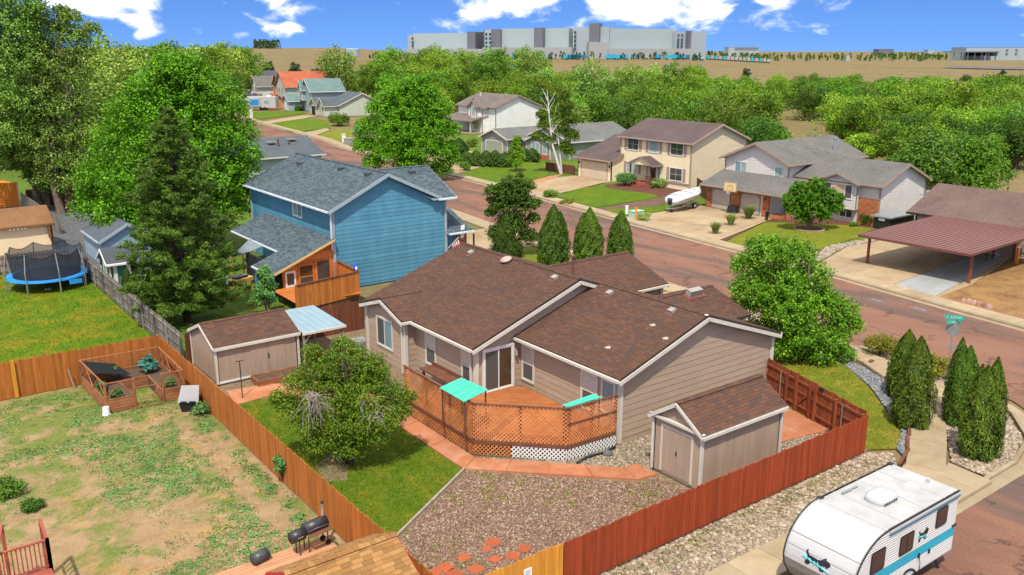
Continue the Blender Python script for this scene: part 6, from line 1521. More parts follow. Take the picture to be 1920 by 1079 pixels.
for P in ([(24.95,69.7,ez),(24.95,54.05,ez),(29.6,54.05,rz),(29.6,69.7,rz)], [(34.25,54.05,ez),(34.25,69.7,ez),(29.6,69.7,rz),(29.6,54.05,rz)], [(33.2,53.98,5.68),(35.15,53.98,5.68),(35.15,58.0,7.55),(30.2,58.0,7.55)], [(35.15,62.0,5.68),(33.4,62.0,5.68),(30.2,58.0,7.55),(35.15,58.0,7.55)]):
 shingle_roof(HB, P, 'blue_shingle', thick=.13, edge=BT, tab=.36, exposure=.15)
ridge_cap(HB, (29.6,54.05,rz+.02), (29.6,69.7,rz+.02), 'blue_shingle'); ridge_cap(HB, (30.4,58,7.57), (35.15,58,7.57), 'blue_shingle')
trimbar(HB, [(24.95,54.02,ez-.15),(29.6,54.02,rz-.15),(34.25,54.02,ez-.15)], .04, .2, BT); trimbar(HB, [(35.17,53.95,5.55),(35.17,58,7.42),(35.17,62,5.55)], .04, .2, BT)
trimbar(HB, [(24.9,69.7,ez-.08),(24.9,54.05,ez-.08)], .11, .12, 'pale_gutter', 'gutter'); trimbar(HB, [(33.6,53.93,5.58),(35.15,53.93,5.58)], .11, .12, 'pale_gutter', 'gutter')
for (x, y) in ((25.4,54.4),(34.4,54.4),(25.4,69.3)): b = MB(); b.box(x-.09,x+.09,y-.09,y+.09,.05,5.5); b.build('corner_board', BT, HB)
b = MB(); b.box(25.16,25.25,54.22,54.31,2.9,5.45); b.build('downspout', 'pale_gutter', HB)
window(HB, bw['W'], 8.4, 4.38, 1.5, 1.02, 'slider', 'white_trim', ('curtain_glass','blue_blind_glass'))
for px in ((444,296),(563,308),(640,318),(690,328)):
 c = hitplane(px[0], px[1], (24.95,69.7,ez), Vector((0,1,0)).cross(Vector((4.65,0,2.2))).normalized()); b = MB(); b.box(c.x-.2,c.x+.2,c.y-.28,c.y+.28,c.z-.05,c.z+.15); b.build('roof_vent', 'dark_roof', HB)
c = hitplane(772, 324, (33.2,53.98,5.68), Vector((1,0,0)).cross(Vector((0,4,1.87))).normalized()); b = MB(); b.box(c.x-.25,c.x+.25,c.y-.2,c.y+.2,c.z-.05,c.z+.14); b.build('roof_vent', 'dark_roof', HB)
# sunroom: lean-to roof, cedar boards, two windows and a white door
SR = HB
roofA = [(20.7,57.4,1.86),(20.7,54.0,1.86),(25.38,54.0,3.74),(25.38,57.4,3.74)]; roofB = [(22.6,66.5,2.62),(22.6,57.4,2.62),(25.38,57.4,3.74),(25.38,66.5,3.74)]
for P in (roofA, roofB): shingle_roof(SR, P, 'blue_shingle', thick=.1, edge=BT, tab=.36, exposure=.15)
trimbar(SR, [(20.66,57.4,1.80),(20.66,54.0,1.80)], .08, .1, 'pale_gutter', 'gutter'); trimbar(SR, [(22.56,66.5,2.56),(22.56,57.4,2.56)], .08, .1, 'pale_gutter', 'gutter')
wsn = wall(SR, (21.6,54.4), (25.32,54.4), -.3, [(0,2.08),(3.72,3.55)], 'orange_cedar', .15, 'each', zb=-.25, name='sunroom_wall', proud=.012)
trimbar(SR, [(20.9,53.97,1.84),(25.3,53.97,3.62)], .04, .13, 'straw_wood')
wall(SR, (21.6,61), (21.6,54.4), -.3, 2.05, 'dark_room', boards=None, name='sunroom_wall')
window(SR, wsn, 1.20, .55, .98, 1.55, 'hung', 'orange_cedar', ('amber_glass','glass'), trim=.08); window(SR, wsn, 2.45, .55, .98, 1.75, 'single', 'orange_cedar', ('glass',), trim=.08)
P = wsn['P']; b = MB()
def rr_(q, u0,u1,z0,z1,o0,o1): q.hexa([P(u0,z0,o1),P(u1,z0,o1),P(u1,z0,o0),P(u0,z0,o0),P(u0,z1,o1),P(u1,z1,o1),P(u1,z1,o0),P(u0,z1,o0)])
for a in ((.18,.30,-.1,1.85),(.80,.92,-.1,1.85),(.30,.80,1.72,1.85),(.30,.80,-.1,.12),(.30,.80,.78,.90)): rr_(b, *a, .015, .06)
dr = b.build('door', 'white_trim', SR); b = MB(); rr_(b,.30,.80,.90,1.72,.02,.035); b.build('pane', 'glass', dr); b = MB(); rr_(b,.30,.80,.12,.78,.02,.035); b.build('pane', 'glass', dr); b = MB(); rr_(b,.83,.88,.82,.9,.06,.1); b.build('handle', 'black_iron', dr)
# post and dark porch under the low roof
for (x, y) in ((20.9,54.3),(20.9,57.2)): b = MB(); b.box(x-.1,x+.1,y-.1,y+.1,0,1.8); b.build('porch_post', 'blue_siding', SR)
# far right: entry with low roof, brick, flag
roofplane(HB, [(34.4,54.0,2.98),(36.6,54.0,2.98),(36.6,57.2,4.2),(34.4,57.2,4.2)], 'blue_shingle', BT, True); roofplane(HB, [(36.6,60.4,2.98),(34.4,60.4,2.98),(34.4,57.2,4.2),(36.6,57.2,4.2)], 'blue_shingle', BT, True)
trimbar(HB, [(34.5,53.95,2.9),(36.65,53.95,2.9)], .1, .12, 'pale_gutter', 'gutter')
wall(HB, (34.4,54.7), (35.6,54.7), 0, 2.85, 'blue_siding', .282, 'joined', name='entry_wall')
eb = wall(HB, (35.6,54.6), (36.4,54.6), 0, 2.85, 'brick_red', boards=None, name='brick_pier')
for r in range(34):
 for c_ in range(4):
  u = .0+c_*.2 + (.1 if r % 2 else 0)
  if u+.19 > .8: continue
  P2 = eb['P']; b = MB(); P = P2; rr_(b, u+.005,u+.195,.02+r*.083,.02+r*.083+.073,.001,.012); b.build('brick', 'brick_red', eb['obj'])
wall(HB, (36.4,54.6), (36.4,60), 0, [(0,2.85),(2.7,3.9),(5.4,2.85)], 'blue_siding', .282, 'joined', name='entry_wall')
P = wsn['P']
# flag on its staff
ft = thing('flag', 'striped red and white flag on a white staff by the blue house corner', 'flag', (35.0, 54.3, 1.2))
s0, s1 = hit(840,466,'y',54.25), hit(856,449,'y',53.9); b = MB(); b.tube([s0, s1+(s1-s0)*.25], .022, 8); b.build('staff', 'white_trim', ft)
top = s1;
for k in range(9):
 b = MB(); a0 = k*.10;
 for j in range(6):
  z0, z1 = -.02-j*.17, -.02-(j+1)*.17; w0, w1 = .05*math.sin(j*1.3+k*.5), .05*math.sin((j+1)*1.3+k*.5)
  x0 = top + (s1-s0).normalized()*(.22-a0); b.plate([x0+Vector((.04*j*.6,w0,z0)), x0+Vector((.07+.04*j*.6,w0,z0)), x0+Vector((.07+.04*(j+1)*.6,w1,z1)), x0+Vector((.04*(j+1)*.6,w1,z1))], (0,-.006,0))
 b.build('stripe', 'flag_red' if k % 2 == 0 else 'flag_white', ft)
b = MB(); b.box(36.36,36.46,53.6,53.7,1.4,2.8); b.build('banner_pole','black_iron',ft); b = MB(); b.plate([hit(864,424,'y',54.2),hit(871,421,'y',54.2),hit(870,445,'y',54.2),hit(863,448,'y',54.2)], (0,-.02,0)); tag(b.build('banner','flag_white'),'long plain white banner hung beside the brick pier of the blue house','banner')
# raised deck with cedar privacy screen
DS = thing('privacy_deck', 'raised cedar deck of the blue house with an orange board screen', 'deck', (22, 50, 0))
ya = 49.6; A = hit(556,546,'y',ya); B_ = hit(672,516,'y',50.6); A = Vector((A.x, ya, 0)); B_ = Vector((B_.x, 50.6, 0)); zt = 2.12; zb_ = .55
v = B_-A; n_ = int(v.length/.145); d = v.normalized(); nn = Vector((d.y,-d.x,0))
for i in range(n_):
 a, c = A+d*(i*v.length/n_+.004), A+d*((i+1)*v.length/n_-.004); b = MB(); b.plate([a+Vector((0,0,zb_)), c+Vector((0,0,zb_)), c+Vector((0,0,zt)), a+Vector((0,0,zt))], nn*(.02+.006*(i % 2))); b.build('board', 'orange_cedar', DS)
b = MB(); b.bar(A+Vector((0,0,zt+.03)), B_+Vector((0,0,zt+.03)), .14, .05); b.build('cap_rail', 'dark_brown_wood', DS)
b = MB(); b.bar(B_+Vector((0,0,zt+.03)), (25.5,54.2,zt+.03), .14, .05); b.build('cap_rail', 'dark_brown_wood', DS)
for i in range(24):
 q = Vector((25.5,54.2,0)); a, c = B_.lerp(q, i/24), B_.lerp(q, (i+1)/24-.004); b = MB(); b.plate([a+Vector((0,0,zb_)), c+Vector((0,0,zb_)), c+Vector((0,0,zt)), a+Vector((0,0,zt))], Vector((.02,0,0))); b.build('board', 'orange_cedar', DS)
for i in range(24):
 y = 50.3+i*.17; b = MB(); b.box(A.x+.3, B_.x+.1, y, y+.155, .72, .76); b.build('deck_board', 'orange_cedar', DS)
for p in (A, A.lerp(B_,.5), B_, Vector((25.3,54,0))): b = MB(); b.box(p.x-.06,p.x+.06,p.y+.02,p.y+.14,0,zt); b.build('post', 'orange_cedar', DS)
b = MB(); b.plate([A+Vector((0,.02,0)), B_+Vector((0,.02,0)), B_+Vector((0,.02,zb_)), A+Vector((0,.02,zb_))], (0,.04,0)); b.build('skirt', 'dark_brown_wood', DS)
p = hit(667,508,'y',50.8); b = MB(); b.smooth = True; b.tube([(p.x,p.y,2.18),(p.x,p.y,2.3),(p.x+.03,p.y,2.62),(p.x,p.y,2.72)],[.14,.17,.10,.04],10); b.mat(1); b.tube([(p.x-.02,p.y-.14,2.2),(p.x-.02,p.y-.14,2.45)],[.09,.06],8)
tag(b.build('garden_ornament', ['blue_cloth','white_trim']), 'blue and white ornament on the corner of the cedar screen', 'ornament')
# shade sail, bench and pots under it
t = thing('shade_sail', 'dark grey shade sail stretched beside the low roof of the blue house', 'shade sail', (21, 58, 2)); b = MB()
c4 = [hit(432,484,'z',2.25), hit(468,448,'z',2.7), hit(492,462,'z',2.5), hit(455,478,'z',2.0)]
n = 6; V = [];
for i in range(n+1):
 for j in range(n+1):
  u, w_ = i/n, j/n; p = c4[0].lerp(c4[1],u).lerp(c4[3].lerp(c4[2],u),w_); V.append(p - Vector((0,0,.35*u*(1-u)*4*w_*(1-w_)*1.2)))
b.add(V, [(i*(n+1)+j,(i+1)*(n+1)+j,(i+1)*(n+1)+j+1,i*(n+1)+j+1) for i in range(n) for j in range(n)]); b.build('cloth', 'sail_grey', t)
for p in (c4[0], c4[3]): b = MB(); b.bar((p.x,p.y,0),(p.x,p.y,p.z+.05),.08); b.build('post', 'orange_cedar', t)
p = W(452, 545); t = thing('potting_bench', 'pale timber potting bench with a grill on top under the shade sail', 'bench', p, .4)
for x in (-.75,.75):
 for y in (-.3,.3): b = MB(); b.box(x-.04,x+.04,y-.04,y+.04,0,.85); b.build('leg','straw_wood',t,local=True)
for i in range(5): b = MB(); b.box(-.85,.85,-.4+i*.16,-.4+i*.16+.15,.85,.89); b.build('plank','straw_wood',t,local=True)
b = MB(); b.box(-.85,.85,-.41,-.37,.62,.84); b.build('apron','straw_wood',t,local=True)
t2 = thing('table_grill', 'dark grill with a pale square frame standing on the potting bench', 'grill', (p.x,p.y,.89), .4); b = MB(); b.box(-.5,.5,-.26,.26,.0,.16); b.build('body','black_iron',t2,local=True); b = MB()
for a in ((-.5,.5,-.28,-.2),(-.5,.5,.2,.28),(-.5,-.4,-.2,.2),(.4,.5,-.2,.2)): b.box(*a,.16,.2)
b.build('frame','galvanised',t2,local=True)
for i,(x,y,m,l) in enumerate(((424,557,'pot_red','deep red flower pot left of the white post under the shade sail'),(440,562,'terracotta','terracotta pot in front of the potting bench'),(418,566,'bucket_white','small white pot at the edge of the lawn by the shade sail'),(475,572,'terracotta','wide clay pot with a plant at the lawn edge'))):
 p = W(x,y); t = thing('flower_pot', l, 'pot', p); b = MB(); b.tube([(0,0,0),(0,0,.3),(0,0,.34)],[.15,.22,.23],12); b.build('pot',m,t,local=True); b = MB()
 c = np.array([[R.gauss(0,.15),R.gauss(0,.15),.42+R.random()*.25] for _ in range(60)]); V,F = leaf_quads(c, NR.normal(size=(60,3))+[0,0,.6], .12, .07); me = npmesh('foliage',V,F); me.materials.append(MATS['red_leaf' if i == 0 else 'garden_leaf']); o = bpy.data.objects.new('foliage',me); COL.objects.link(o); o.parent = t
b = MB(); p = W(429,565); b.box(p.x-.06,p.x+.06,p.y-.06,p.y+.06,0,2.2); tag(b.build('porch_post','white_trim'),'white porch post at the lawn edge by the shade sail','post')
# ---------------------------------------------------------------- tan two-storey house across the street
HT = thing('house', 'tan two-storey house with mauve shutters and a brown roof across the street', 'house', (78.3, 76, 0))
wt = block(HT, 78.3, 88.1, 70.2, 82.0, 5.68, 7.55, 'y', 'cream_siding', 'mauve_trim', 'dusk_roof', .4, wm_s='cream_stucco', exposure=.30)
for p0, p1, pr, bd in (((76.4,88.0),(76.4,81.6),2.62,None), ((76.4,81.6),(78.3,81.6),[(0,2.62),(1.9,3.25)],None), ((83.4,88.0),(76.4,88.0),[(0,4.9),(7,2.62)],'joined')):
 w_ = wall(HT, p0, p1, 0, pr, 'cream_stucco', boards=bd, thick=.12)
 if p0[0] == p1[0]: wg_ = w_
roofplane(HT, [(75.95,88.4,2.62),(75.95,81.3,2.62),(78.28,81.3,3.40),(78.28,82.2,3.40),(83.4,82.2,5.12),(83.4,88.4,5.12)], 'dusk_roof', 'mauve_trim'); roofplane(HT, [(88.5,82.2,3.4),(88.5,88.4,3.4),(83.4,88.4,5.12),(83.4,82.2,5.12)], 'dusk_roof', 'mauve_trim')
trimbar(HT, [(75.9,88.4,2.55),(75.9,81.3,2.55)], .1, .13, 'mauve_trim', 'gutter')
door_panel(HT, wg_, .75, .05, 4.9, 2.15, 'beige_door', 'mauve_trim', rows=4, cols=8)
for u in (.3, 6.1): b = MB(); b.obox(wg_['P'](u,1.9,.08),(0,1),.07,.06,.14); b.build('wall_lamp','black_iron',HT)
def shuttered(wi, u, z, w, h, grid=(2,2), panes=('glass',)):
 window(HT, wi, u, z, w, h, 'single', 'white_trim', panes, trim=.06, grid=grid)
 for a in (u-.55, u+w+.12): b = MB(); rectw(wi, a, a+.42, z-.05, z+h+.05, 0, .04, b); b.build('shutter','mauve_trim',HT)
shuttered(wt['W'], 1.25, 4.05, 1.9, 1.4); shuttered(wt['W'], 5.0, 4.05, 1.6, 1.4, (1,1), ('curtain_glass',)); shuttered(wt['W'], 8.6, 4.05, 1.95, 1.4)
shuttered(wt['W'], 1.25, 1.15, 1.9, 1.35, panes=('curtain_glass',)); shuttered(wt['W'], 8.6, 1.05, 1.95, 1.45)
b = MB(); rectw(wt['W'], 5.4, 6.3, .45, 2.5, 0, .06, b); dr = b.build('front_door','pot_red',HT); b = MB(); rectw(wt['W'],5.55,6.15,1.0,2.35,.06,.065,b); b.build('pane','glass',dr)
for u in (4.65, 6.6): window(HT, wt['W'], u, .75, .4, 1.65, 'single', 'white_trim', ('curtain_glass',), trim=.05)
b = MB(); rectw(wt['W'], 7.6, 11.7, .70, .86, 0, .1, b); b.build('sill_band','mauve_trim',HT)
pr0, pr1, pz, ya, yb, yc = 76.4, 78.3, 2.68, 74.5, 79.0, 76.75
roofplane(HT, [(pr0,ya,pz),(pr1,ya,pz),(pr1,yc,3.6),(pr0,yc,3.6)], 'dusk_roof','mauve_trim'); roofplane(HT, [(pr1,yb,pz),(pr0,yb,pz),(pr0,yc,3.6),(pr1,yc,3.6)], 'dusk_roof','mauve_trim')
b = MB(); b.plate([(pr0+.2,ya+.2,pz-.05),(pr0+.2,yb-.2,pz-.05),(pr0+.2,yc,3.48)],(.06,0,0)); b.build('porch_gable','cream_stucco',HT)
b = MB(); b.box(76.6,78.2,75.0,78.6,0,.4); b.build('porch_floor','redwood',HT)
for i in range(2): b = MB(); b.box(76.3-.3*i,76.6-.3*i,76.0,77.6,0,.28-.13*i); b.build('step','redwood',HT)
for y in (75.1,78.5): b = MB(); b.box(76.65,76.79,y-.07,y+.07,.4,2.65); b.build('porch_post','dark_brown_wood',HT)
for (ya_,yb_) in ((75.1,76.0),(77.6,78.5)):
 for z in (.6,1.35): b = MB(); b.bar((76.72,ya_,z),(76.72,yb_,z),.06); b.build('rail','dark_brown_wood',HT)
 for i in range(6): y = ya_+(yb_-ya_)*(i+.5)/6; b = MB(); b.bar((76.72,y,.6),(76.72,y,1.35),.05); b.build('baluster','dark_brown_wood',HT)
# ---------------------------------------------------------------- pale grey split-level with brick piers
HG = thing('house', 'pale grey split-level house with brick garage piers and a grey roof', 'house', (72, 54, 0))
up = block(HG, 74.9, 87.5, 54.2, 62.2, 5.15, 6.85, 'x', 'mist_siding', 'taupe_trim', 'grey_roof', .5, z0=2.5, zb=2.8, walls='WSEN', exposure=.28)
gl_ = wall(HG, (72.0,62.0), (72.0,54.0), 0, 2.5, 'mist_siding', boards=None)
wall(HG, (72,54), (76.5,54), 0, 2.6, 'mist_siding', .28, 'joined'); wall(HG, (76.5,62),(72,62),0,2.6,'mist_siding',.28,'joined')
roofplane(HG, [(71.3,62.5,2.45),(71.3,51.8,2.45),(74.95,51.8,3.75),(74.95,62.5,3.75)], 'grey_roof','taupe_trim'); trimbar(HG, [(71.26,62.5,2.38),(71.26,51.8,2.38)], .1, .14, 'taupe_trim','gutter')
rb = block(HG, 76.2, 84.0, 44.9, 54.2, 4.0, 5.6, 'y', 'mist_siding', 'taupe_trim', 'grey_roof', .45, gable=(1,0), exposure=.28, zb=.6, brd=dict(W=None))
for u0, u1 in ((.0,.55),(3.15,4.35),(7.2,7.95)):
 b = MB(); rectw(gl_, u0, u1, 0, 2.45, 0, .12, b); pier = b.build('brick_pier','brick_red',HG)
 bb = MB(); r = 0
 for z in np.arange(.02, 2.4, .085):
  u = u0 + (.0 if r % 2 else .11); r += 1
  while u+.2 < u1: rectw(gl_, u+.005, u+.205, z, z+.072, .121, .131, bb); u += .22
 o = bb.build('brick','brick_red',pier); o['kind'] = 'stuff'
for u in (.72, 4.5): door_panel(HG, gl_, u, .03, 2.3, 2.0, 'grey_beige_door', 'taupe_trim', rows=4, cols=4, chamfer=.35)
for u in (.3, 7.6): b = MB(); b.obox(gl_['P'](u,1.85,.2),(0,1),.06,.05,.12); b.build('wall_lamp','black_iron',HG)
window(HG, up['W'], 1.3, 3.55, 1.5, 1.15, 'slider', 'white_trim', ('blue_blind_glass','curtain_glass'), trim=.06); window(HG, up['W'], 6.35, 3.35, .95, 1.3, 'single', 'white_trim', ('curtain_glass',), trim=.06)
# bay on the right block
by = wall(HG, (75.7,51.0), (75.7,47.0), 1.35, [(0,3.9),(2,4.6),(4,3.9)], 'mist_siding', .28, 'joined', name='bay_wall', thick=.1)
for a, c in (((75.7,47.0),(76.2,47.0)), ((76.2,51.0),(75.7,51.0))): wall(HG, a, c, 1.35, 3.9, 'mist_siding', boards=None, name='bay_wall')
box_part(HG, 'bay_floor', 'taupe_trim', 75.65, 76.2, 47.0, 51.0, 1.3, 1.36)
roofplane(HG, [(75.3,46.6,3.83),(76.6,46.6,3.83),(78,49,4.75),(75.3,49,4.75)],'grey_roof','taupe_trim',thick=.1); roofplane(HG, [(76.6,51.4,3.83),(75.3,51.4,3.83),(75.3,49,4.75),(78,49,4.75)],'grey_roof','taupe_trim',thick=.1)
trimbar(HG, [(75.27,46.6,3.75),(75.27,49,4.67),(75.27,51.4,3.75)],.04,.16,'taupe_trim')
window(HG, by, .5, 2.35, 3.0, 1.3, 'triple', 'white_trim', ('screen_glass','tan_shade','screen_glass'), trim=.07)
b = MB(); rectw(rb['W'], 7.25, 9.3, .05, 2.55, 0, .10, b); br = b.build('brick_facing','brick_red',HG); bb = MB(); r = 0
for z in np.arange(.07, 2.5, .085):
 u = 7.27 + (.0 if r % 2 else .11); r += 1
 while u+.2 < 9.28: rectw(rb['W'], u, u+.2, z, z+.072, .101, .112, bb); u += .22
o = bb.build('brick','brick_red',br); o['kind'] = 'stuff'
b = MB(); rectw(rb['W'], 7.2, 9.35, 2.55, 2.62, 0, .14, b); b.build('brick_sill','taupe_trim',HG)
window(HG, rb['W'], 5.3, .45, 1.35, 1.0, 'slider', 'white_trim', ('glass',), trim=.06)
# entrance steps with a handrail
for i in range(6): box_part(HG, 'step', 'dark_room' if False else 'grey_wood', 73.6+.35*i, 73.95+.35*i, 52.0, 53.6, 0, .2*(i+1))
for p, q_ in (((73.6,53.5,1.0),(75.8,53.5,2.3)),): b = MB(); b.bar(p,q_,.07); b.build('handrail','dark_brown_wood',HG)
b = MB(); b.box(72.3,72.6,51.9,52.2,0,2.4); b.build('brick_pier','brick_red',HG); b = MB(); b.box(71.9,73.2,52.6,53.8,0,.35); b.build('planter_wall','brick_red',HG)
vents(HG, [(80.5,56.2,6.15),(82,56.4,6.2),(80.5,55.2,5.75),(82.6,55.1,5.7)], m='galvanised', s=.18)
b = MB(); b.cyl((84.2,55.4),.14,5.6,6.9,10); b.cyl((84.2,55.4),.2,6.9,7.05,10); b.build('flue_pipe','galvanised',HG)
# ---------------------------------------------------------------- brown-roofed house and carport
HC = thing('house', 'low house with a dark brown shingle roof and a stone base at the right edge', 'house', (72, 30, 0))
hc = block(HC, 72.9, 81.2, 31.0, 39.4, 2.75, 4.55, 'y', 'tan_siding', 'black_plastic', 'brown_roof', .6, exposure=.25, brd=dict(W=None))
hc2 = block(HC, 73.9, 84, 22.5, 31.2, 2.75, 4.4, 'x', 'tan_siding', 'black_plastic', 'brown_roof', .4, exposure=.25, brd=dict(W=None))
b = MB(); b.box(73.68,73.9,22.4,30.8,0,1.15); st = b.build('stone_base','stone_veneer',HC);
for r in range(5):
 y = 22.45
 while y < 30.6:
  w_ = R.uniform(.35,.7); b = MB(); b.box(73.62-R.uniform(0,.03),73.70,y,min(y+w_-.03,30.75),.03+r*.225,.03+r*.225+.2); b.build('stone','stone_veneer',st); y += w_
door_panel(HC, hc['W'], 2.0, .03, 4.8, 2.1, 'grey_beige_door', 'taupe_trim', rows=4, cols=8)
def carport():
 t = thing('carport', 'red-brown steel carport with a ribbed roof over the driveway', 'carport', (61, 33, 0))
 x0, x1, y0, y1 = 60.9, 72.3, 28.7, 37.3; z0, z1 = 2.42, 2.62
 b = MB(); b.slab([(x0,y1,z0),(x0,y0,z0),(x1,y0,z1),(x1,y1,z1)], .03); sh = b.build('roof_sheet','brown_steel',t)
 n = 23
 for i in range(n+1):
  y = y0+(y1-y0)*i/n; b = MB(); b.bar((x0,y,z0+.02),(x1,y,z1+.02),.07,.035); b.build('rib','brown_steel',t)
 for p, q_ in (((x0,y0,z0-.08),(x0,y1,z0-.08)),((x1,y0,z1-.08),(x1,y1,z1-.08)),((x0,y0,z0-.06),(x1,y0,z1-.06)),((x0,y1,z0-.06),(x1,y1,z1-.06)),((66.5,y0,2.4),(66.5,y1,2.4))): b = MB(); b.bar(p,q_,.08,.18); b.build('beam','brown_steel',t)
 for (x, y) in ((62.0,37.0),(62.2,29.2),(71.9,30.6),(71.9,37.0)): b = MB(); b.box(x-.08,x+.08,y-.08,y+.08,.05,2.4); b.build('post','red_steel',t)
carport()
def clutter():
 p = W(1868,487); t = thing('folding_chair','white folding chair under the back of the carport','chair',p,.5); b = MB()
 for x in (-.22,.22):
  for q in (((x,-.25,0),(x,.2,.9)),((x,.25,0),(x,-.2,.5))): b.bar(*q,.03)
 b.build('frame','white_paint',t,local=True); b = MB(); b.box(-.22,.22,-.2,.22,.44,.48); b.build('seat','white_paint',t,local=True); b = MB(); b.box(-.22,.22,.12,.16,.6,.88); b.build('backrest','blue_cloth',t,local=True)
 p = W(1850,495); t = thing('workbench','dark workbench in the shade under the carport','workbench',(70.6,32.6,.08)); b = MB(); b.box(-.5,.5,-.9,.9,.8,.86); b.build('top','dark_brown_wood',t,local=True)
 for x in (-.45,.45):
  for y in (-.8,.8): b = MB(); b.box(x-.04,x+.04,y-.04,y+.04,0,.8); b.build('leg','dark_brown_wood',t,local=True)
clutter()
p = W(1668,408); t = thing('utility_trailer','pale canopy top and black box of a utility trailer beside the grey house','trailer',(74.2,42.8,0)); box_part(t,'box','black_plastic',73,77,41.8,43.4,.5,1.6); box_part(t,'lid','galvanised',72.8,77.2,41.6,43.6,1.6,1.72); box_part(t,'plate','bucket_white',72.97,73,42.3,42.9,1.3,1.5)
for x in (74.5,75.8): b = MB(); b.tube([(x,41.75,.35),(x,41.95,.35)],.35,16); b.build('wheel','rubber',t)
b = MB(); c = Vector((82.6,43.7,2.6)); b.smooth = True; dn = Vector((-.6,-.6,.5)).normalized(); b.tube([c, c+dn*.03, c+dn*.10],[.12,.36,.46],18); b.tube([c,(82.6,44.6,2.5)],.03,6); tag(b.build('satellite_dish','galvanised'),'grey satellite dish on the side of the pale grey house','satellite dish')
for x, y in ((1806,567),(1816,568),(1826,571),(1835,573),(1845,576),(1854,579)):
 p = W(x, y); b = MB(); b.smooth = False; s = R.uniform(.17,.26); b.tube([(p.x,p.y,-.02),(p.x+.03,p.y,.16),(p.x,p.y,.27)],[s,s*.85,s*.35],7); tag(b.build('boulder','red_rock'),'one of the pinkish boulders lining the bare ground by the pavement','boulder','pink boulders along the bare lot')
p = W(1905,495); b = MB(); b.box(p.x-.08,p.x+.08,p.y-.08,p.y+.08,0,1.25); tag(b.build('marker_post','orange_marker'),'short red-orange post by the stone base of the brown-roofed house','post')
# ---------------------------------------------------------------- green one-storey house, white two-storey house
HS = thing('house', 'sage green one-storey house with a grey roof and wide garage door', 'house', (82, 110, 0))
sg = block(HS, 82.3, 95, 111.6, 118.6, 2.75, 4.0, 'x', 'sage_siding', 'cream_trim', 'green_grey_roof', .4, exposure=.25, gable=(1,1))
sm = block(HS, 87, 100.5, 102.2, 113, 2.75, 4.75, 'x', 'sage_siding', 'cream_trim', 'green_grey_roof', .4, exposure=.25)
sb = block(HS, 84.2, 92, 103.4, 109.2, 2.7, 3.75, 'x', 'sage_siding', 'cream_trim', 'green_grey_roof', .35, exposure=.25)
door_panel(HS, sg['W'], 1.2, .03, 4.5, 2.1, 'sage_door', 'white_trim', rows=4, cols=8, chamfer=.3)
window(HS, sb['W'], 1.3, .85, 1.9, 1.6, 'slider', 'white_trim', ('curtain_glass',), trim=.08, grid=(1,2)); window(HS, sb['W'], 4.1, .85, .9, 1.6, 'single', 'white_trim', ('curtain_glass',), trim=.08, grid=(1,2))
b = MB(); rectw(sb['W'], .0, 5.8, .0, .75, 0, .1, b); b.build('brick_facing','brick_red',HS)
vents(HS, [(93,106,4.2),(91.5,104.6,3.7)])
HW = thing('house', 'white two-storey house with a taupe roof and a porch behind the clipped shrubs', 'house', (102, 150, 0))
hw = block(HW, 103, 114, 143.6, 157, 5.3, 7.4, 'y', 'white_siding', 'taupe_trim', 'taupe_roof', .45, exposure=.33, brd=dict(W=None))
hb = block(HW, 101.6, 108, 146.2, 151.2, 5.2, 7.0, 'x', 'white_siding', 'taupe_trim', 'taupe_roof', .4, exposure=.33, brd=dict(W=None))
ha = block(HW, 100.8, 104, 147.0, 149.2, 5.5, 6.5, 'x', 'white_siding', 'taupe_trim', 'taupe_roof', .35, exposure=.33, z0=3, brd=dict(W=None))
window(HW, ha['W'], .45, 3.55, 1.3, 1.6, 'slider', 'cream_trim', ('curtain_glass',), trim=.1)
roofplane(HW, [(98.6,157.4,2.6),(98.6,146.0,2.6),(103,146.0,3.6),(103,157.4,3.6)],'taupe_roof','taupe_trim');
for y in (146.6,151,156.8): b = MB(); b.box(98.9,99.1,y-.1,y+.1,0,2.6); b.build('porch_post','cream_trim',HW)
b = MB(); b.box(98.8,102,146.2,157,0,.25); b.build('porch_floor','concrete',HW)
window(HW, hb['W'], 2.2, .8, 1.5, 1.5, 'slider', 'cream_trim', ('curtain_glass',), trim=.08)
b = MB(); b.tube([(101.57,149.2,1.9),(101.62,149.2,1.9)], .35, 14); b.build('wreath','pot_red',HW)
b = MB(); b.cyl((107,154.5),.14,6,7.7,8); b.build('flue_pipe','cream_trim',HW)
# the grey roof with two skylights behind the blue house
HK = thing('house', 'house behind the blue one showing a plain dark grey roof with two green skylights', 'house', (45, 105, 0))
hk = block(HK, 34, 50.4, 110.5, 121, 2.75, 4.6, 'x', 'steel_siding', 'cream_trim', 'slate_roof', .5); pk = ((34,110,2.72), Vector((1,0,0)).cross(Vector((0,5.25,1.85))).normalized())
for px in ((507,268),(545,262)):
 c = hitplane(px[0],px[1],*pk); b = MB(); b.obox(c+Vector((0,0,.08)),(0,1),.7,.5,.09); f = b.build('skylight_frame','vent_metal',HK); b = MB(); b.obox(c+Vector((0,0,.185)),(0,1),.6,.4,.01); b.build('pane','teal_roof',f)
for px in ((522,274),(542,270)):
 c = hitplane(px[0],px[1],*pk); b = MB(); b.cyl((c.x,c.y),.13,c.z-.1,c.z+(.9 if px[0] == 522 else .4),8); b.build('flue_pipe','brown_pipe',HK)
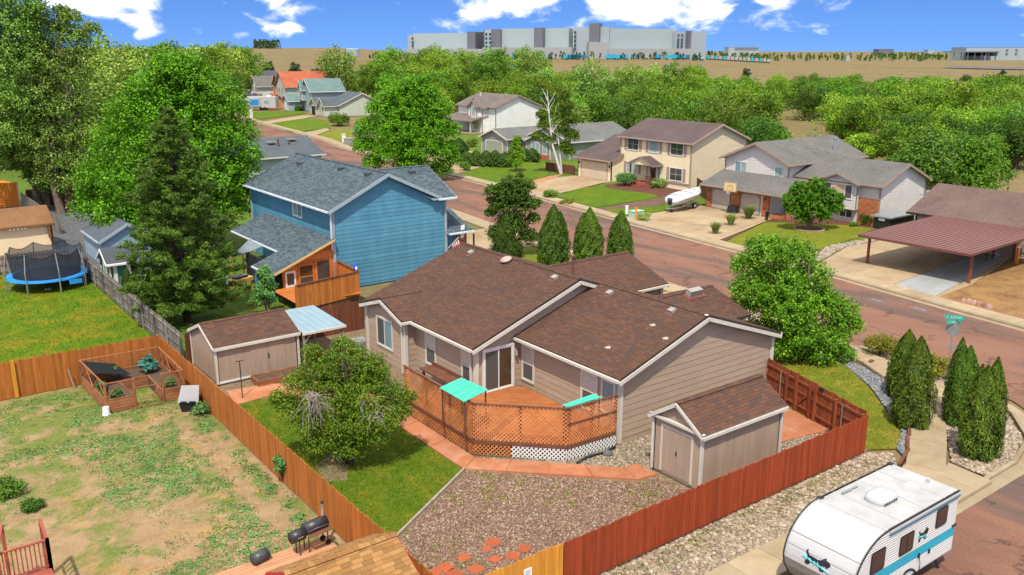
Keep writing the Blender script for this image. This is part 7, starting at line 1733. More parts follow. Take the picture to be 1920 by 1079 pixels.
# ---------------------------------------------------------------- houses at the far bend
def bend_house(label, px, py, rot, spec):
 p = W(px, py); t = thing('house', label, 'house', (0,0,0))
 spec(t); bpy.context.view_layer.update()
 t.location = p; t.rotation_euler = (0,0,rot); return t
RB = -.16
def sp_grey(t):
 w = block(t, 0,6.5,-6,0.2,2.6,4.2,'x','pistachio_siding','cream_trim','slate_roof',.4,exposure=.4); b = MB(); rectw(w['W'],1.3,5.0,.05,2.3,0,.06,b); b.build('door_frame','cream_trim',t); b = MB(); rectw(w['W'],1.5,4.8,.06,2.15,.06,.07,b); b.build('garage_shade_panel','dark_room',t)  # flat near-black panel: the shade inside the open garage is put into its colour
 w = block(t, .4,8,-11.5,-6.3,2.7,4.4,'x','pistachio_siding','cream_trim','slate_roof',.4,exposure=.4); window(t,w['W'],.9,.9,1.0,1.7,'single','white_trim',('glass',)); window(t,w['W'],2.9,.9,1.0,1.7,'single','white_trim',('glass',))
 w = block(t, 4,16,-12.5,-1,2.8,5.6,'y','pistachio_siding','cream_trim','slate_roof',.4,exposure=.4); vents(t,[(8,-5,4.9),(9,-8,5.2)])
bend_house('grey-green one-storey house with a slate roof and an open garage at the far bend', 583, 214, RB, sp_grey)
def sp_blue(t):
 w = block(t, 0,9,-6,.5,2.7,4.4,'x','steel_siding','white_trim','teal_roof',.4,exposure=.4); b = MB(); rectw(w['W'],1.6,5.2,.05,2.3,0,.06,b); b.build('garage_door','white_siding',t)
 w = block(t, 4,13,-15,-5.5,5.6,8.6,'x','steel_siding','white_trim','teal_roof',.5,exposure=.4); w = block(t, 3,8,-9.5,-6.2,6.0,8.2,'x','steel_siding','white_trim','teal_roof',.4,exposure=.4,z0=2.8); window(t,w['W'],.9,3.6,1.4,2.3,'slider','white_trim',('glass',))
bend_house('steel blue two-storey house with a teal roof and white trim at the far bend', 532, 206, RB, sp_blue)
def sp_rust(t):
 w = block(t, 0,13,-13,0,6.3,10.2,'x','pistachio_siding','mauve_trim','rust_roof',.5,exposure=.4); block(t, 1,9,-2,7,6.5,9.6,'x','orange_wall','mauve_trim','dusk_roof',.5,exposure=.4); block(t,-4,1,-7,-1,2.4,4.0,'y','orange_wall','mauve_trim','rust_roof',.5,exposure=.4)
 for u in (1.5,4.5,7.5): window(t,w['W'],u,4.2,1.2,1.6,'single','white_trim',('glass',))
bend_house('pistachio two-storey house with a rust red roof at the far bend', 519, 201, RB, sp_rust)
def sp_ice(t):
 w = block(t, 0,10,-9,0,5.6,8.4,'x','ice_siding','grey_roof' if False else 'cream_trim','grey_roof',.5,exposure=.4); block(t,-7,1,-11,-1,2.6,4.6,'y','steel_siding','cream_trim','brown_roof',.4,exposure=.4); b = MB(); b.box(-7.1,-7.0,-7,-3,.1,2.3); b.build('garage_door','orange_wall',t)
 for u in (1.5,5.5): window(t,w['W'],u,3.6,1.5,1.7,'slider','white_trim',('glass',))
bend_house('ice blue two-storey house with a grey roof beside the white camper at the far bend', 474, 194, RB, sp_ice)
def sp_slate(t): block(t,0,12,-12,0,5.6,8.6,'x','steel_siding','cream_trim','dark_roof',.5,exposure=.4)
bend_house('dark slate-roofed house farthest up the street below the poplars', 452, 176, RB, sp_slate)
def far_camper(t):
 box_part(t,'body','white_paint',0,2.4,-9,0,.6,3.2); box_part(t,'window','glass',-.03,0,-1.9,-1.0,1.6,2.3); s = box_part(t,'slide_out','white_paint',-.5,0,-5.2,-2.6,.9,2.95); box_part(t,'pane','tramp_blue',-.53,-.5,-5.0,-2.9,1.2,2.6); box_part(t,'air_conditioner','bucket_white',.8,1.6,-7.6,-6.6,3.2,3.55)
 box_part(t,'pane','curtain_glass',-.04,-.0,-7.4,-6.2,1.6,2.3)
 for y in (-6.2,-5.3): b = MB(); b.tube([(.0,y,.38),(.25,y,.38)],.38,14); b.build('wheel','rubber',t)
bt = thing('travel_trailer', 'white travel trailer with a blue-tinted slide-out parked at the far bend', 'camper', (0,0,0)); far_camper(bt); p = W(449,207); bt.location = p; bt.rotation_euler = (0,0,.88); bt.scale = (1.15,1.15,1.15)
bt2 = copy_tree(bt); bt2['label'] = 'second white trailer partly hidden behind the blue-tinted one at the far bend'; q = W(424,199); bt2.location = q; bt['group'] = bt2['group'] = 'trailers at the far bend'
p = W(455,209); b = MB(); b.box(p.x-2.0,p.x-.8,p.y-.6,p.y+.8,0,1.5); b.tube([(p.x-2,p.y-.7,.35),(p.x-2,p.y-.4,.35)],.35,10); tag(b.build('parked_car','black_plastic'),'small dark vehicle in front of the far white trailer','car')
# houses showing through the cottonwoods on the left
def left_house(label, px, py, rot, spec): return bend_house(label, px, py, rot, spec)
left_house('grey-blue house with a pale roof glimpsed through the cottonwoods', 120, 232, 0.0, lambda t: (block(t,0,14,-12,0,5.2,7.8,'x','steel_siding','pale_gutter','slate_roof',.5,exposure=.4), block(t,-3,2,-20,-12,2.8,4.4,'y','steel_siding','pale_gutter','lean_roof',.5,exposure=.4)))
left_house('tan-orange wall of a house glimpsed between the cottonwoods and the maple', 185, 250, 0.0, lambda t: block(t,0,9,-9,0,3.6,5.4,'x','terracotta','cream_trim','taupe_roof',.4,exposure=.4))
# tan shed at the left edge with a wooden roof
t, w_ = None, None
HTL = thing('shed', 'tan stucco outbuilding with a brown shake roof behind the trampoline', 'shed', (8, 82, 0))
block(HTL, -6, 12.3, 80.2, 85.0, 2.3, 3.35, 'x', 'cream_stucco', 'wood_roof', 'wood_roof', .22, boards=None)
for k in range(5): b = MB(); b.box(9.2+k*.28,9.36+k*.28,79.90,79.97,2.05,2.2); b.build('rafter_end','white_trim',HTL)
b = MB(); b.box(12.0,12.2,79.9,80.1,1.1,2.2); b.build('downspout','wood_roof',HTL)
t = thing('shed', 'blue-grey gambrel shed under the big maple', 'shed', (16, 76, 0)); block(t, 14.2, 18.2, 71.5, 77.0, 2.0, 3.1, 'y', 'blue_grey_ply', 'blue_grey_trim', 'slate_roof', .2, boards=None)
t = thing('playhouse', 'small dark green playhouse with white trim behind the grey fence', 'playhouse', (14, 66, 0)); ph = block(t, 13.2, 15.5, 64.6, 67.2, 1.75, 2.5, 'x', 'green_ply', 'white_trim', 'dark_roof', .25, boards=None); window(t, ph['W'], .9, .8, .7, .75, 'single', 'white_trim', ('curtain_glass',), trim=.08)
for x in (13.4,14.3,15.1): b = MB(); b.box(x,x+.25,64.5,64.58,.1,1.7); b.build('porch_board','white_trim',t)
b = MB(); rectw(ph['S'], 1.1, 1.8, .1, 1.5, 0, .03, b); b.build('door','dark_room',t)
# ================================================================ TRAMPOLINE
def trampoline():
 c = W(82, 530); c = Vector((9.75, 67.7, 0)); t = thing('trampoline', 'round blue-rimmed trampoline with a black safety net on the green lawn', 'trampoline', c); r = 2.55; n = 32
 b = MB(); b.cyl((0,0), r-.35, .86, .875, n); b.build('mat','tramp_mat',t,local=True); V = []; F = []
 for k in range(n):
  a = 2*math.pi*k/n
  for rr_, z in ((r-.38,.90),(r+.02,.92),(r+.06,.80),(r-.36,.86)): V.append((math.cos(a)*rr_, math.sin(a)*rr_, z))
 for k in range(n):
  for j in range(4): F.append((k*4+j, k*4+(j+1) % 4, ((k+1) % n)*4+(j+1) % 4, ((k+1) % n)*4+j))
 b = MB(); b.add(V, F); b.build('rim_pad','tramp_blue',t,local=True)
 m = 8; tops = []
 for k in range(m):
  a = 2*math.pi*k/m+.12; x, y = math.cos(a), math.sin(a); b = MB(); b.tube([(x*(r+.12),y*(r+.12),0),(x*(r+.12),y*(r+.12),1.5),(x*(r-.12),y*(r-.12),2.75)], .035, 8); b.build('pole','galvanised',t,local=True); tops.append((x*(r-.14),y*(r-.14),2.75))
  b = MB(); b.tube([(x*r,y*r,.8),(x*(r+.0),y*(r+.0),0)], .03, 6); b.build('leg','galvanised',t,local=True)
 V = []; K = 48
 for k in range(K):
  a = 2*math.pi*k/K+.12; s = abs(math.sin(4*(a-.12))); zt = 2.75-.32*s; q = r-.14-.10*s
  V.append((math.cos(a)*(r-.42),math.sin(a)*(r-.42),.9)); V.append((math.cos(a)*q,math.sin(a)*q,zt))
 b = MB(); b.add(V, [(2*k,2*((k+1) % K),2*((k+1) % K)+1,2*k+1) for k in range(K)]); b.build('safety_net','mesh_net',t,local=True)
 b = MB()
 for k in range(K): b.bar(V[2*k+1], V[2*((k+1) % K)+1], .035)
 b.build('net_hem','black_plastic',t,local=True)
 b = MB(); a = -1.15; b.box(.9,1.7,-2.62,-2.55,.5,.8); b.build('pouch','tramp_blue',t,local=True)
trampoline()
p = W(90,543); b = MB(); b.tube([(p.x,p.y,0),(p.x,p.y,.04)],.2,12); tag(b.build('frisbee','bucket_white'),'white disc lying in the grass in front of the trampoline','disc')
# ================================================================ BOAT, HOOP, STREET FURNITURE
def boat():
 t = thing('boat_trailer', 'two-wheeled galvanised boat trailer with a jockey wheel on the grey house drive', 'trailer', (68.6, 62.2, .08), .22)
 b = MB()
 for y in (-.5,.5): b.bar((-2.2,y*.7,.42),(2.6,y,.42),.09,.12)
 b.bar((-2.2,-.35,.42),(-3.4,0,.42),.09); b.bar((-2.2,.35,.42),(-3.4,0,.42),.09); b.bar((.9,-.85,.36),(.9,.85,.36),.08); b.build('frame','galvanised',t,local=True)
 for y in (-.85,.75): b = MB(); b.tube([(.9,y,.33),(.9,y+.18,.33)],.33,16); w = b.build('wheel','rubber',t,local=True); b = MB(); b.tube([(.9,y-.01,.33),(.9,y+.19,.33)],.17,12); b.build('rim','white_paint',w,local=True)
 for y in (-.85,.75): b = MB(); b.box(.45,1.35,y-.02,y+.2,.68,.72); b.build('mudguard','galvanised',t,local=True)
 b = MB(); b.tube([(-2.6,-.2,.2),(-2.6,-.05,.2)],.2,12); b.build('jockey_wheel','rubber',t,local=True)
 q = thing('boat', 'boat under a wrinkled grey cover on the trailer', 'boat', (68.6, 62.2, .12), .22); q.scale = (1,1.25,1.05)
 xs = [-2.7,-2.2,-1.2,0,1.2,2.2,2.9,3.3]; hw = [.45,.75,.92,.95,.88,.62,.3,.03]; zt = [1.3,1.5,1.6,1.65,1.7,1.75,1.85,1.85]; zk = [.62,.58,.55,.55,.58,.7,1.0,1.5]; V = []; F = []; n = 9
 for x, w_, a, k in zip(xs, hw, zt, zk):
  for j in range(n):
   an = math.pi*j/(n-1); yy = math.cos(an)*w_; z = k+(1.12-k+.1*(x > 2))*abs(math.cos(an))**1.5 if False else None
   V.append((x, yy, (a-.35)+ (.35)*math.sin(an)+.05*math.sin(x*5+j)))
 for i in range(len(xs)-1):
  for j in range(n-1): F.append((i*n+j,(i+1)*n+j,(i+1)*n+j+1,i*n+j+1))
 F.append(tuple(range(n))); b = MB(); b.smooth = True; b.add(V, F); b.build('cover','cover_grey',q,local=True)
 V = []; F = []; m = 7
 for x, w_, a, k in zip(xs, hw, zt, zk):
  for j in range(m):
   s = j/(m-1)*2-1; V.append((x, s*w_*.985, k+(a-.33-k)*abs(s)**2.2))
 for i in range(len(xs)-1):
  for j in range(m-1): F.append((i*m+j,i*m+j+1,(i+1)*m+j+1,(i+1)*m+j))
 F.append(tuple(range(m))[::-1]); b = MB(); b.smooth = True; b.add(V, F); b.build('hull','hull_white',q,local=True)
 for x in (-1.6,.2,1.7):
  b = MB(); i = min(range(len(xs)), key=lambda k: abs(xs[k]-x)); w_ = np.interp(x,xs,hw); a = np.interp(x,xs,zt); pts = [(x, math.cos(math.pi*j/8)*w_*1.01, a-.35+.37*math.sin(math.pi*j/8)+.02) for j in range(9)]; b.tube(pts,.02,5); b.build('strap','black_plastic',q,local=True)
 b = MB(); b.smooth = True; b.tube([(-2.75,0,.7),(-2.75,0,1.35)],[.16,.22],10); b.build('outboard','black_plastic',q,local=True)
boat()
def hoop():
 p = W(1368, 402); t = thing('basketball_hoop', 'portable basketball hoop with a tan backboard and black base by the garage', 'basketball hoop', p, .15)
 b = MB(); b.hexa([(.1,-.5,.02),(1.0,-.5,.02),(1.0,.5,.02),(.1,.5,.02),(.3,-.42,.8),(.95,-.42,.8),(.95,.42,.8),(.3,.42,.8)]); b.build('base','black_plastic',t,local=True)
 b = MB(); b.tube([(0.05,0,0),(-.05,0,2.55)],.05,8); b.build('pole','black_iron',t,local=True)
 b = MB(); b.box(-.22,-.18,-.75,.75,2.3,3.3); b.build('backboard','tan_board' if 'tan_board' in MATS else (plain('tan_board',(.60,.48,.25),(.52,.41,.21),2,.6) and 'tan_board'),t,local=True)
 b = MB()
 for a in ((-.75,-.67,2.3,3.3),(.67,.75,2.3,3.3),(-.67,.67,2.3,2.38),(-.67,.67,3.22,3.3),(-.3,-.25,2.5,2.95),(.25,.3,2.5,2.95),(-.25,.25,2.9,2.95)): b.box(-.235,-.221,a[0],a[1],a[2],a[3])
 b.build('board_marking','taupe_trim',t,local=True)
 b = MB(); pr = None
 for k in range(15):
  a = 2*math.pi*k/14; q = (-.46+.22*math.cos(a),.22*math.sin(a),2.5)
  if pr: b.bar(pr,q,.03)
  pr = q
 b.build('ring','orange_marker',t,local=True); b = MB()
 for k in range(10): a = 2*math.pi*k/10; b.bar((-.46+.22*math.cos(a),.22*math.sin(a),2.5),(-.46+.13*math.cos(a+.3),.13*math.sin(a+.3),2.1),.015)
 b.build('net','white_trim',t,local=True)
hoop()
p = W(1193,410); t = thing('utility_box','pale green utility box in the planting by the driveway','utility box',p); b = MB(); b.box(-.6,.6,-.45,.45,0,.75); b.build('cabinet','utility_green',t,local=True); b = MB(); b.box(-.64,.64,-.49,.49,.75,.80); b.build('lid','utility_green',t,local=True)
p = W(1195,412)-Vector((.6,.4,0)); b = MB(); b.cyl((p.x,p.y),.09,0,1.35,8); tag(b.build('marker_post','orange_marker'),'orange warning post in front of the pale green utility box','post')
p = W(1175,402); b = MB(); b.cyl((p.x,p.y),.16,0,.8,10); b.cyl((p.x,p.y),.18,.8,.86,10); tag(b.build('meter_pedestal','bucket_white'),'white cylindrical pedestal left of the pale green utility box','pedestal')
for x, y, l in ((654,272,'grey utility cabinet on the verge beside the large street maple'),(645,268,'white pedestal on the verge beside the large street maple')):
 p = W(x,y); b = MB(); w_ = .6 if x == 654 else .25; b.box(p.x-w_,p.x+w_,p.y-w_,p.y+w_,0,1.1 if x == 654 else 1.5); b.box(p.x-w_-.05,p.x+w_+.05,p.y-w_-.05,p.y+w_+.05,(1.1 if x == 654 else 1.5),(1.16 if x == 654 else 1.56)); tag(b.build('utility_cabinet','vent_metal' if x == 654 else 'bucket_white'), l, 'utility box')
p = W(471,222); b = MB(); b.box(p.x-.35,p.x+.35,p.y-.35,p.y+.35,0,2.4); b.box(p.x-.45,p.x+.45,p.y-.45,p.y+.45,2.4,2.5); tag(b.build('marker_stone','white_trim'),'white pillar on the lawn in front of the far camper','pillar')
b = MB(); p = W(1437,414); b.box(p.x-.1,p.x+.1,p.y-.1,p.y+.1,0,.8); b.box(p.x-.15,p.x+.15,p.y-.15,p.y+.15,.8,.86); tag(b.build('bollard_light','black_plastic'),'small dark bollard light by the entrance of the grey split-level house','bollard')
# edging of the tree ring and lawn edges across the street
c = W(1517,431); b = MB(); pr = None
for k in range(21):
 a = 2*math.pi*k/20; q = (c.x+1.35*math.cos(a), c.y+1.35*math.sin(a), .08)
 if pr: b.bar(pr,q,.18,.16)
 pr = q
rg = b.build('tree_ring','kerb_concrete'); rg['kind'] = 'structure'; b = MB(); b.cyl((c.x,c.y),1.28,0,.065,24); b.build('mulch','mulch',rg)
# ================================================================ TREES AND SHRUBS NEAR BY
def make_tree(seed, h0, h1, rx, nl, rl, n, L, Wd, leaf, shape='round', r0=.2, bark='bark', ry=None, fork=.75, nst=1, lean=0, **kw):
 lb = crown_lobes(h0, h1, rx, nl, rl, seed, shape, ry)
 return [('crown', crown_mesh(lb, n, L, Wd, leaf, **kw)), ('trunk', trunk_mesh(lb, h0, r0, seed, bark, fork, nst, lean))]
# ash beside the brown house: wide, three storeys of leaning foliage
def lobes_px(base, lst, depth_shift=0.0):
 """lobes from picture columns/rows at the tree's own distance: (x, y, radius m, dy along the view)"""
 out = []; fh = Vector((_sy, _cy, 0)); d0 = base.dot(fh)
 for (x, y, r, dd) in lst:
  d = ray(x, y); t = (d0+dd)/d.dot(fh); p = Vector((0,0,CAMH))+d*t; out.append((p.x-base.x, p.y-base.y, p.z-base.z, r))
 return out
base = W(1500, 672)
lb = lobes_px(base, [(1440,480,1.15,0),(1495,478,1.0,.5),(1400,500,.85,.3),(1410,545,1.1,-.2),(1460,530,1.3,0),(1520,520,1.05,.6),(1390,575,.75,0),(1475,580,1.35,-.5),(1535,570,1.2,.3),(1575,585,.95,.2),(1590,610,.8,0),(1430,620,1.0,.5),(1500,625,1.15,-.7),(1555,635,1.0,-.4),(1470,655,.85,-.6),(1535,668,.85,-.8),(1580,665,.6,-.5),(1500,560,1.3,1.2),(1440,560,1.2,1.4),(1455,465,.8,.4),(1418,460,.55,.2)])
tree('ash_tree', 'large leafy ash tree between the brown house and the red street', 'tree', base, [('crown', crown_mesh(lb, 74000, .135, .082, 'ash_leaf', shell=.6)), ('trunk', trunk_mesh(lb, 1.6, .2, 3, 'bark', .7, 3))])
# crab apple by the diagonal fence, with dead twigs low on the left
base = W(655, 868)
lb = lobes_px(base, [(600,690,.75,.2),(650,665,.7,.5),(690,690,.75,.6),(560,720,.6,.2),(620,735,1.0,0),(690,740,1.0,.2),(740,745,.65,.4),(540,760,.55,0),(575,790,.75,-.2),(660,790,1.0,-.4),(720,785,.8,-.2),(755,770,.4,0),(600,830,.65,-.3),(655,835,.75,-.5),(700,820,.6,-.4),(640,720,.9,1.0),(700,710,.7,1.2),(585,660,.4,.2),(520,745,.35,0),(640,645,.35,.4),(770,745,.3,.2)])
tw = MB(); rr = random.Random(5); o = lobes_px(base, [(585,740,.1,-.9)])[0]
for k in range(44):
 a = Vector(o[:3]) + Vector((rr.uniform(-.25,.25), rr.uniform(-.25,.25), rr.uniform(-.2,.2))); q = Vector(lobes_px(base, [(rr.gauss(592,24), rr.gauss(782,24), .1, rr.uniform(-1.5,-.9))])[0][:3]); limb(tw, a, q, .014, .004, rr, 4, .10, 4)
for k in range(26):
 a = Vector(lobes_px(base, [(rr.gauss(700,14), rr.gauss(770,16), .1, -1.3)])[0][:3]); q = a + Vector((rr.uniform(-.6,.5), rr.uniform(-.5,.4), rr.uniform(-.7,.6))); limb(tw, a, q, .012, .004, rr, 3, .12, 4)
mtw = bpy.data.meshes.new('dead_twigs'); mtw.from_pydata([tuple(v) for v in tw.v], [], tw.f); mtw.materials.append(MATS['grey_twig'])
tree('crab_apple_tree', 'broad low crab apple tree with grey dead twigs between the diagonal fence and the deck', 'tree', base, [('crown', crown_mesh(lb, 66000, .088, .054, 'crab_leaf', shell=.65)), ('trunk', trunk_mesh(lb, .8, .13, 4, 'dark_bark', .7, 3)), ('dead_twigs', mtw)])
sheet('tree_mulch', [W(*p) for p in ((590,875),(610,905),(650,902),(655,870),(625,850))], .03, 'tan_gravel')
# big maple on the left, pine, more
base = W(318, 470)
lb = lobes_px(base, [(330,135,2.0,0),(290,170,2.2,.5),(375,165,2.2,.5),(250,215,2.1,0),(420,200,1.8,.5),(330,215,2.6,0),(225,270,2.2,0),(300,280,2.8,-1),(385,265,2.6,0),(440,255,1.9,.5),(190,330,1.9,0),(255,345,2.6,-1),(330,340,2.8,-1),(410,330,2.4,0),(450,315,1.5,.5),(175,390,1.6,0),(225,405,2.1,-1),(290,410,2.4,-1),(380,400,2.4,0),(430,390,1.8,0),(210,440,1.4,-.5),(455,360,1.2,0),(165,360,1.0,0),(470,290,1.0,0),(345,180,2.4,2),(300,330,3,2.5),(390,330,2.6,2.5),(310,120,1.0,0),(360,125,1.1,0)])
tree('maple_tree', 'huge bright green maple rising behind the dark pine on the left', 'tree', base, [('crown', crown_mesh(lb, 120000, .22, .15, 'maple_leaf', shell=.6)), ('trunk', trunk_mesh(lb, 3.0, .45, 8, 'bark', .8))])
def pine():
 base = W(352, 603); h = 12.9; rr = random.Random(3); b = MB(); b.smooth = True; T = []
 b.tube([(0,0,-.1),(0,0,3),(0.1,0,8),(0,.05,h-.3)], [.24,.2,.12,.03], 9)
 for i in range(230):
  t = (i+rr.random())/230; z = .5+t**1.12*(h-.75); Lb = float(np.interp(t, [0,.1,.3,.6,.85,1], [2.6,3.3,3.3,2.3,1.05,.25]))*rr.uniform(.6,1.1); a = i*2.4+rr.uniform(-.5,.5)
  d = Vector((math.cos(a), math.sin(a), .02+.55*t)).normalized(); p0 = Vector((0,0,z)); p1 = p0+d*Lb+Vector((0,0,.12*Lb)); limb(b, p0, p1, .045*(1-t)+.014, .009, rr, 3, .05, 4)
  k = max(2, int(Lb*4.4))
  for j in range(k):
   s = 1-.72*(j/k)**1.1; c = p0.lerp(p1, s)+Vector((rr.gauss(0,.16),rr.gauss(0,.16),rr.gauss(.03,.10)))*min(1,Lb); T.append((c.x,c.y,c.z,rr.uniform(.26,.44)*(1-.35*t),d.x,d.y))
 T = np.array(T); m = 74; k = np.repeat(np.arange(len(T)), m); n = len(k); ax = NR.normal(size=(n,3)); ax[:,2] = np.abs(ax[:,2])*.9+.25; ax[:,:2] += T[k,4:6]*.8; ax = unit(ax)
 C = T[k,:3]+ax*(T[k,3]*NR.uniform(.25,1.0,n))[:,None]; V, F = leaf_quads(C, NR.normal(size=(n,3)), .21, .046, ax, .12); me = npmesh('crown', V, F); me.materials.append(MATS['pine_leaf'])
 mt = bpy.data.meshes.new('trunk'); mt.from_pydata([tuple(v) for v in b.v], [], b.f); mt.materials.append(MATS['dark_bark'])
 tree('pine_tree', 'tall dark pine standing inside the weathered grey fence', 'tree', base, [('crown', me), ('trunk', mt)])
pine()
# cottonwoods at the left edge
def cotton(label, px, basey, lst, n, seed, leaf='cotton_leaf', h0=4):
 base = W(px, basey); lb = lobes_px(base, lst)
 return tree('cottonwood_tree', label, 'tree', base, [('crown', crown_mesh(lb, int(n*2.5), .21, .145, leaf, shell=.8, rnd=.9)), ('trunk', trunk_mesh(lb, h0, .42, seed, 'bark', .8, 2))])
cotton('tallest cottonwood, cut by the left edge of the frame', -60, 402, [(10,-10,2.6,0),(25,50,2.6,0),(-10,90,3,0),(35,110,2.6,0),(0,170,3.0,0),(40,190,2.4,0),(-5,240,2.8,0),(30,255,2.0,0),(45,60,1.6,0),(70,-25,1.5,0),(60,15,1.5,0),(-30,20,3,0),(-40,300,2.5,0)], 26000, 31)
cotton('cottonwood with a thick pale trunk standing on the gravel', 122, 398, [(68,40,1.6,0),(75,85,2.0,0),(110,55,1.2,0),(130,35,1.2,0),(140,70,1.5,0),(95,120,2.2,0),(150,100,1.5,0),(140,140,1.7,0),(80,165,2.2,0),(60,215,2.3,0),(110,205,2.2,0),(150,190,1.2,0),(85,260,2.4,0),(135,255,1.8,0),(70,292,1.9,0),(115,305,2.1,0),(155,300,1.7,0),(180,260,1.3,0),(92,335,1.5,0),(140,345,1.8,0),(168,335,1.2,0),(170,55,.9,0),(115,20,.8,0)], 30000, 32)
cotton('dark leafy cottonwood beside the brown fence under the taller ones', 80, 390, [(60,300,1.8,0),(75,325,1.5,0),(98,345,1.4,0),(20,285,1.5,0),(50,270,2.0,0)], 12000, 33, 'deep_leaf', 2.5)
def simple(name, label, px, basey, topy, halfw, shape, leaf, n, seed, L=.3, nl=14, bark='bark', nst=1, h0f=.25, group=None, cat='tree', scale_r=1.0, r0=None, shell=.55):
 base = W(px, basey); d = base.dot(Vector((_sy,_cy,0))); h = CAMH+(95.4-topy)*d/FPX/_cp*1.0; rx = halfw*d/FPX
 return tree(name, label, cat, base, make_tree(seed, h*h0f, h*.97, rx*scale_r, nl, rx*.50, n, L, L*.6, leaf, shape, r0 or max(.06, h*.022), bark, fork=.8, nst=nst, shell=shell), R.uniform(0, 6), group=group)
base = W(762, 338)
lb = lobes_px(base, [(770,162,1.6,0),(740,180,1.8,0),(800,180,1.8,0),(715,205,1.8,0),(765,205,2.6,0),(820,205,1.8,0),(695,240,1.8,0),(750,245,2.8,-1),(810,240,2.4,0),(845,245,1.3,0),(685,275,1.5,0),(735,285,2.4,-1),(790,280,2.6,-1),(835,285,1.7,0),(700,305,1.4,0),(770,315,2.2,-1),(825,318,1.5,0),(850,300,1.0,0),(760,230,3,2),(795,150,.9,0)])
tree('maple_tree', 'big round maple on the street corner behind the blue house', 'tree', base, [('crown', crown_mesh(lb, 74000, .26, .17, 'maple_leaf', shell=.6)), ('trunk', trunk_mesh(lb, 2.2, .3, 12, 'bark', .8))])
base = W(957, 478)
lb = lobes_px(base, [(925,360,.7,0),(955,345,.75,0),(985,350,.75,0),(950,365,.9,0),(970,365,.9,0),(940,385,.95,0),(985,385,.95,0),(960,420,1.2,0),(1000,410,.55,0),(920,400,.5,0),(990,445,.8,0),(935,440,.9,0),(975,330,.3,0),(918,375,.3,0),(1008,380,.35,0)])
tree('plum_tree', 'dark-leaved small tree behind the globe thuja beyond the ridge of the brown house', 'tree', base, [('crown', crown_mesh(lb, 36000, .16, .11, 'deep_leaf', shell=.9, rnd=.9)), ('trunk', trunk_mesh(lb, 1.4, .12, 13, 'dark_bark', .8, 2))])
base = W(1516, 432)
lb = lobes_px(base, [(1500,355,.8,0),(1530,348,.8,0),(1485,375,.8,0),(1515,372,1.05,-.3),(1552,368,.85,0),(1490,395,.75,-.2),(1525,392,1.05,-.4),(1565,388,.75,0),(1505,408,.6,-.3),(1545,405,.7,-.3),(1572,372,.5,0),(1478,388,.4,0),(1525,375,1.1,1)])
tree('maple_tree', 'round multi-stemmed maple in a ringed bed on the yellow-green lawn across the street', 'tree', base, [('crown', crown_mesh(lb, 17000, .22, .14, 'maple_leaf', shell=.5)), ('trunk', trunk_mesh(lb, 1.0, .09, 14, 'bark', .75, 5))])
# aspen with a white trunk
base = W(1052, 326)
def aspen():
 rr = random.Random(9); b = MB(); b.smooth = True; P = lambda x, y, dd=0: Vector(lobes_px(base, [(x,y,1,dd)])[0][:3])
 b.tube([(0,0,-.1), P(1035,270), P(1030,220), P(1026,168)], [.2,.14,.1,.02], 8); b.tube([(.3,.2,-.1), P(1048,270), P(1042,235)], [.15,.1,.05], 8)
 for (x0,y0,x1,y1) in ((1030,220,1012,180),(1028,200,1042,172),(1029,210,1010,200),(1030,230,1048,195),(1027,190,1015,165),(1033,250,1065,215),(1034,260,1005,230),(1029,215,1040,185),(1028,195,1020,172)): limb(b, P(x0,y0), P(x1,y1), .06, .012, rr, 4, .08, 5)
 mt = bpy.data.meshes.new('trunk'); mt.from_pydata([tuple(v) for v in b.v], [], b.f); mt.materials.append(MATS['aspen_bark'])
 lb = lobes_px(base, [(1060,200,1.1,.4),(1070,225,1.2,.4),(1055,245,1.1,.4),(1072,255,1.0,.4),(1020,235,.9,.4),(1008,255,.8,.4),(1058,275,1.0,.4),(1045,215,1.0,.4),(1015,215,.7,.3),(1068,285,.8,.3),(1060,178,.8,.4),(1030,260,.9,.4)])
 tree('aspen_tree', 'white-barked aspen with a bare top in front of the green house', 'tree', base, [('crown', crown_mesh(lb, 30000, .19, .13, 'wood_leaf', shell=.9, rnd=1.0)), ('trunk', mt)])
aspen()
simple('linden_tree', 'small conical young tree on the lawn of the green house', 968, 322, 240, 20, 'cone', 'lime_leaf', 7000, 41, .2, 16, h0f=.12)
simple('aspen_tree', 'young leafy tree behind the deck of the blue house', 503, 590, 468, 26, 'cone', 'garden_leaf', 4200, 42, .16, 12, nst=3, h0f=.15, shell=.8)
simple('elm_tree', 'dark bushy tree behind the brown-roofed house at the right', 1725, 365, 238, 62, 'dome', 'deep_leaf', 15000, 43, .34, 14, h0f=.1)
simple('elm_tree', 'broad dark tree right of the bushy one above the brown roof', 1815, 362, 240, 66, 'dome', 'ash_leaf', 16000, 44, .34, 14, h0f=.1)
simple('elm_tree', 'pale upright tree behind the grey split-level house', 1622, 318, 238, 34, 'round', 'wood_leaf', 8000, 45, .32, 12, h0f=.12)
simple('elm_tree', 'green tree clump behind the right gable of the tan house', 1440, 290, 218, 40, 'dome', 'wood_leaf', 9000, 46, .34, 12, h0f=.1)
simple('lime_tree', 'bright yellow-green tree behind the roof of the tan house', 1153, 250, 212, 26, 'dome', 'lime_leaf', 5000, 47, .34, 10, h0f=.1)
simple('elm_tree', 'rough dark green tree behind the aspen and the green house', 1070, 262, 178, 45, 'dome', 'cotton_leaf', 9000, 48, .4, 12, h0f=.1)
simple('olive_tree', 'silvery bush-like tree behind the white house', 938, 185, 152, 16, 'dome', 'olive_leaf', 2600, 49, .45, 8, h0f=.1)
simple('olive_tree', 'silver-leaved tree beyond the roof of the tan house', 1237, 225, 182, 20, 'dome', 'olive_leaf', 3000, 50, .45, 8, h0f=.1)
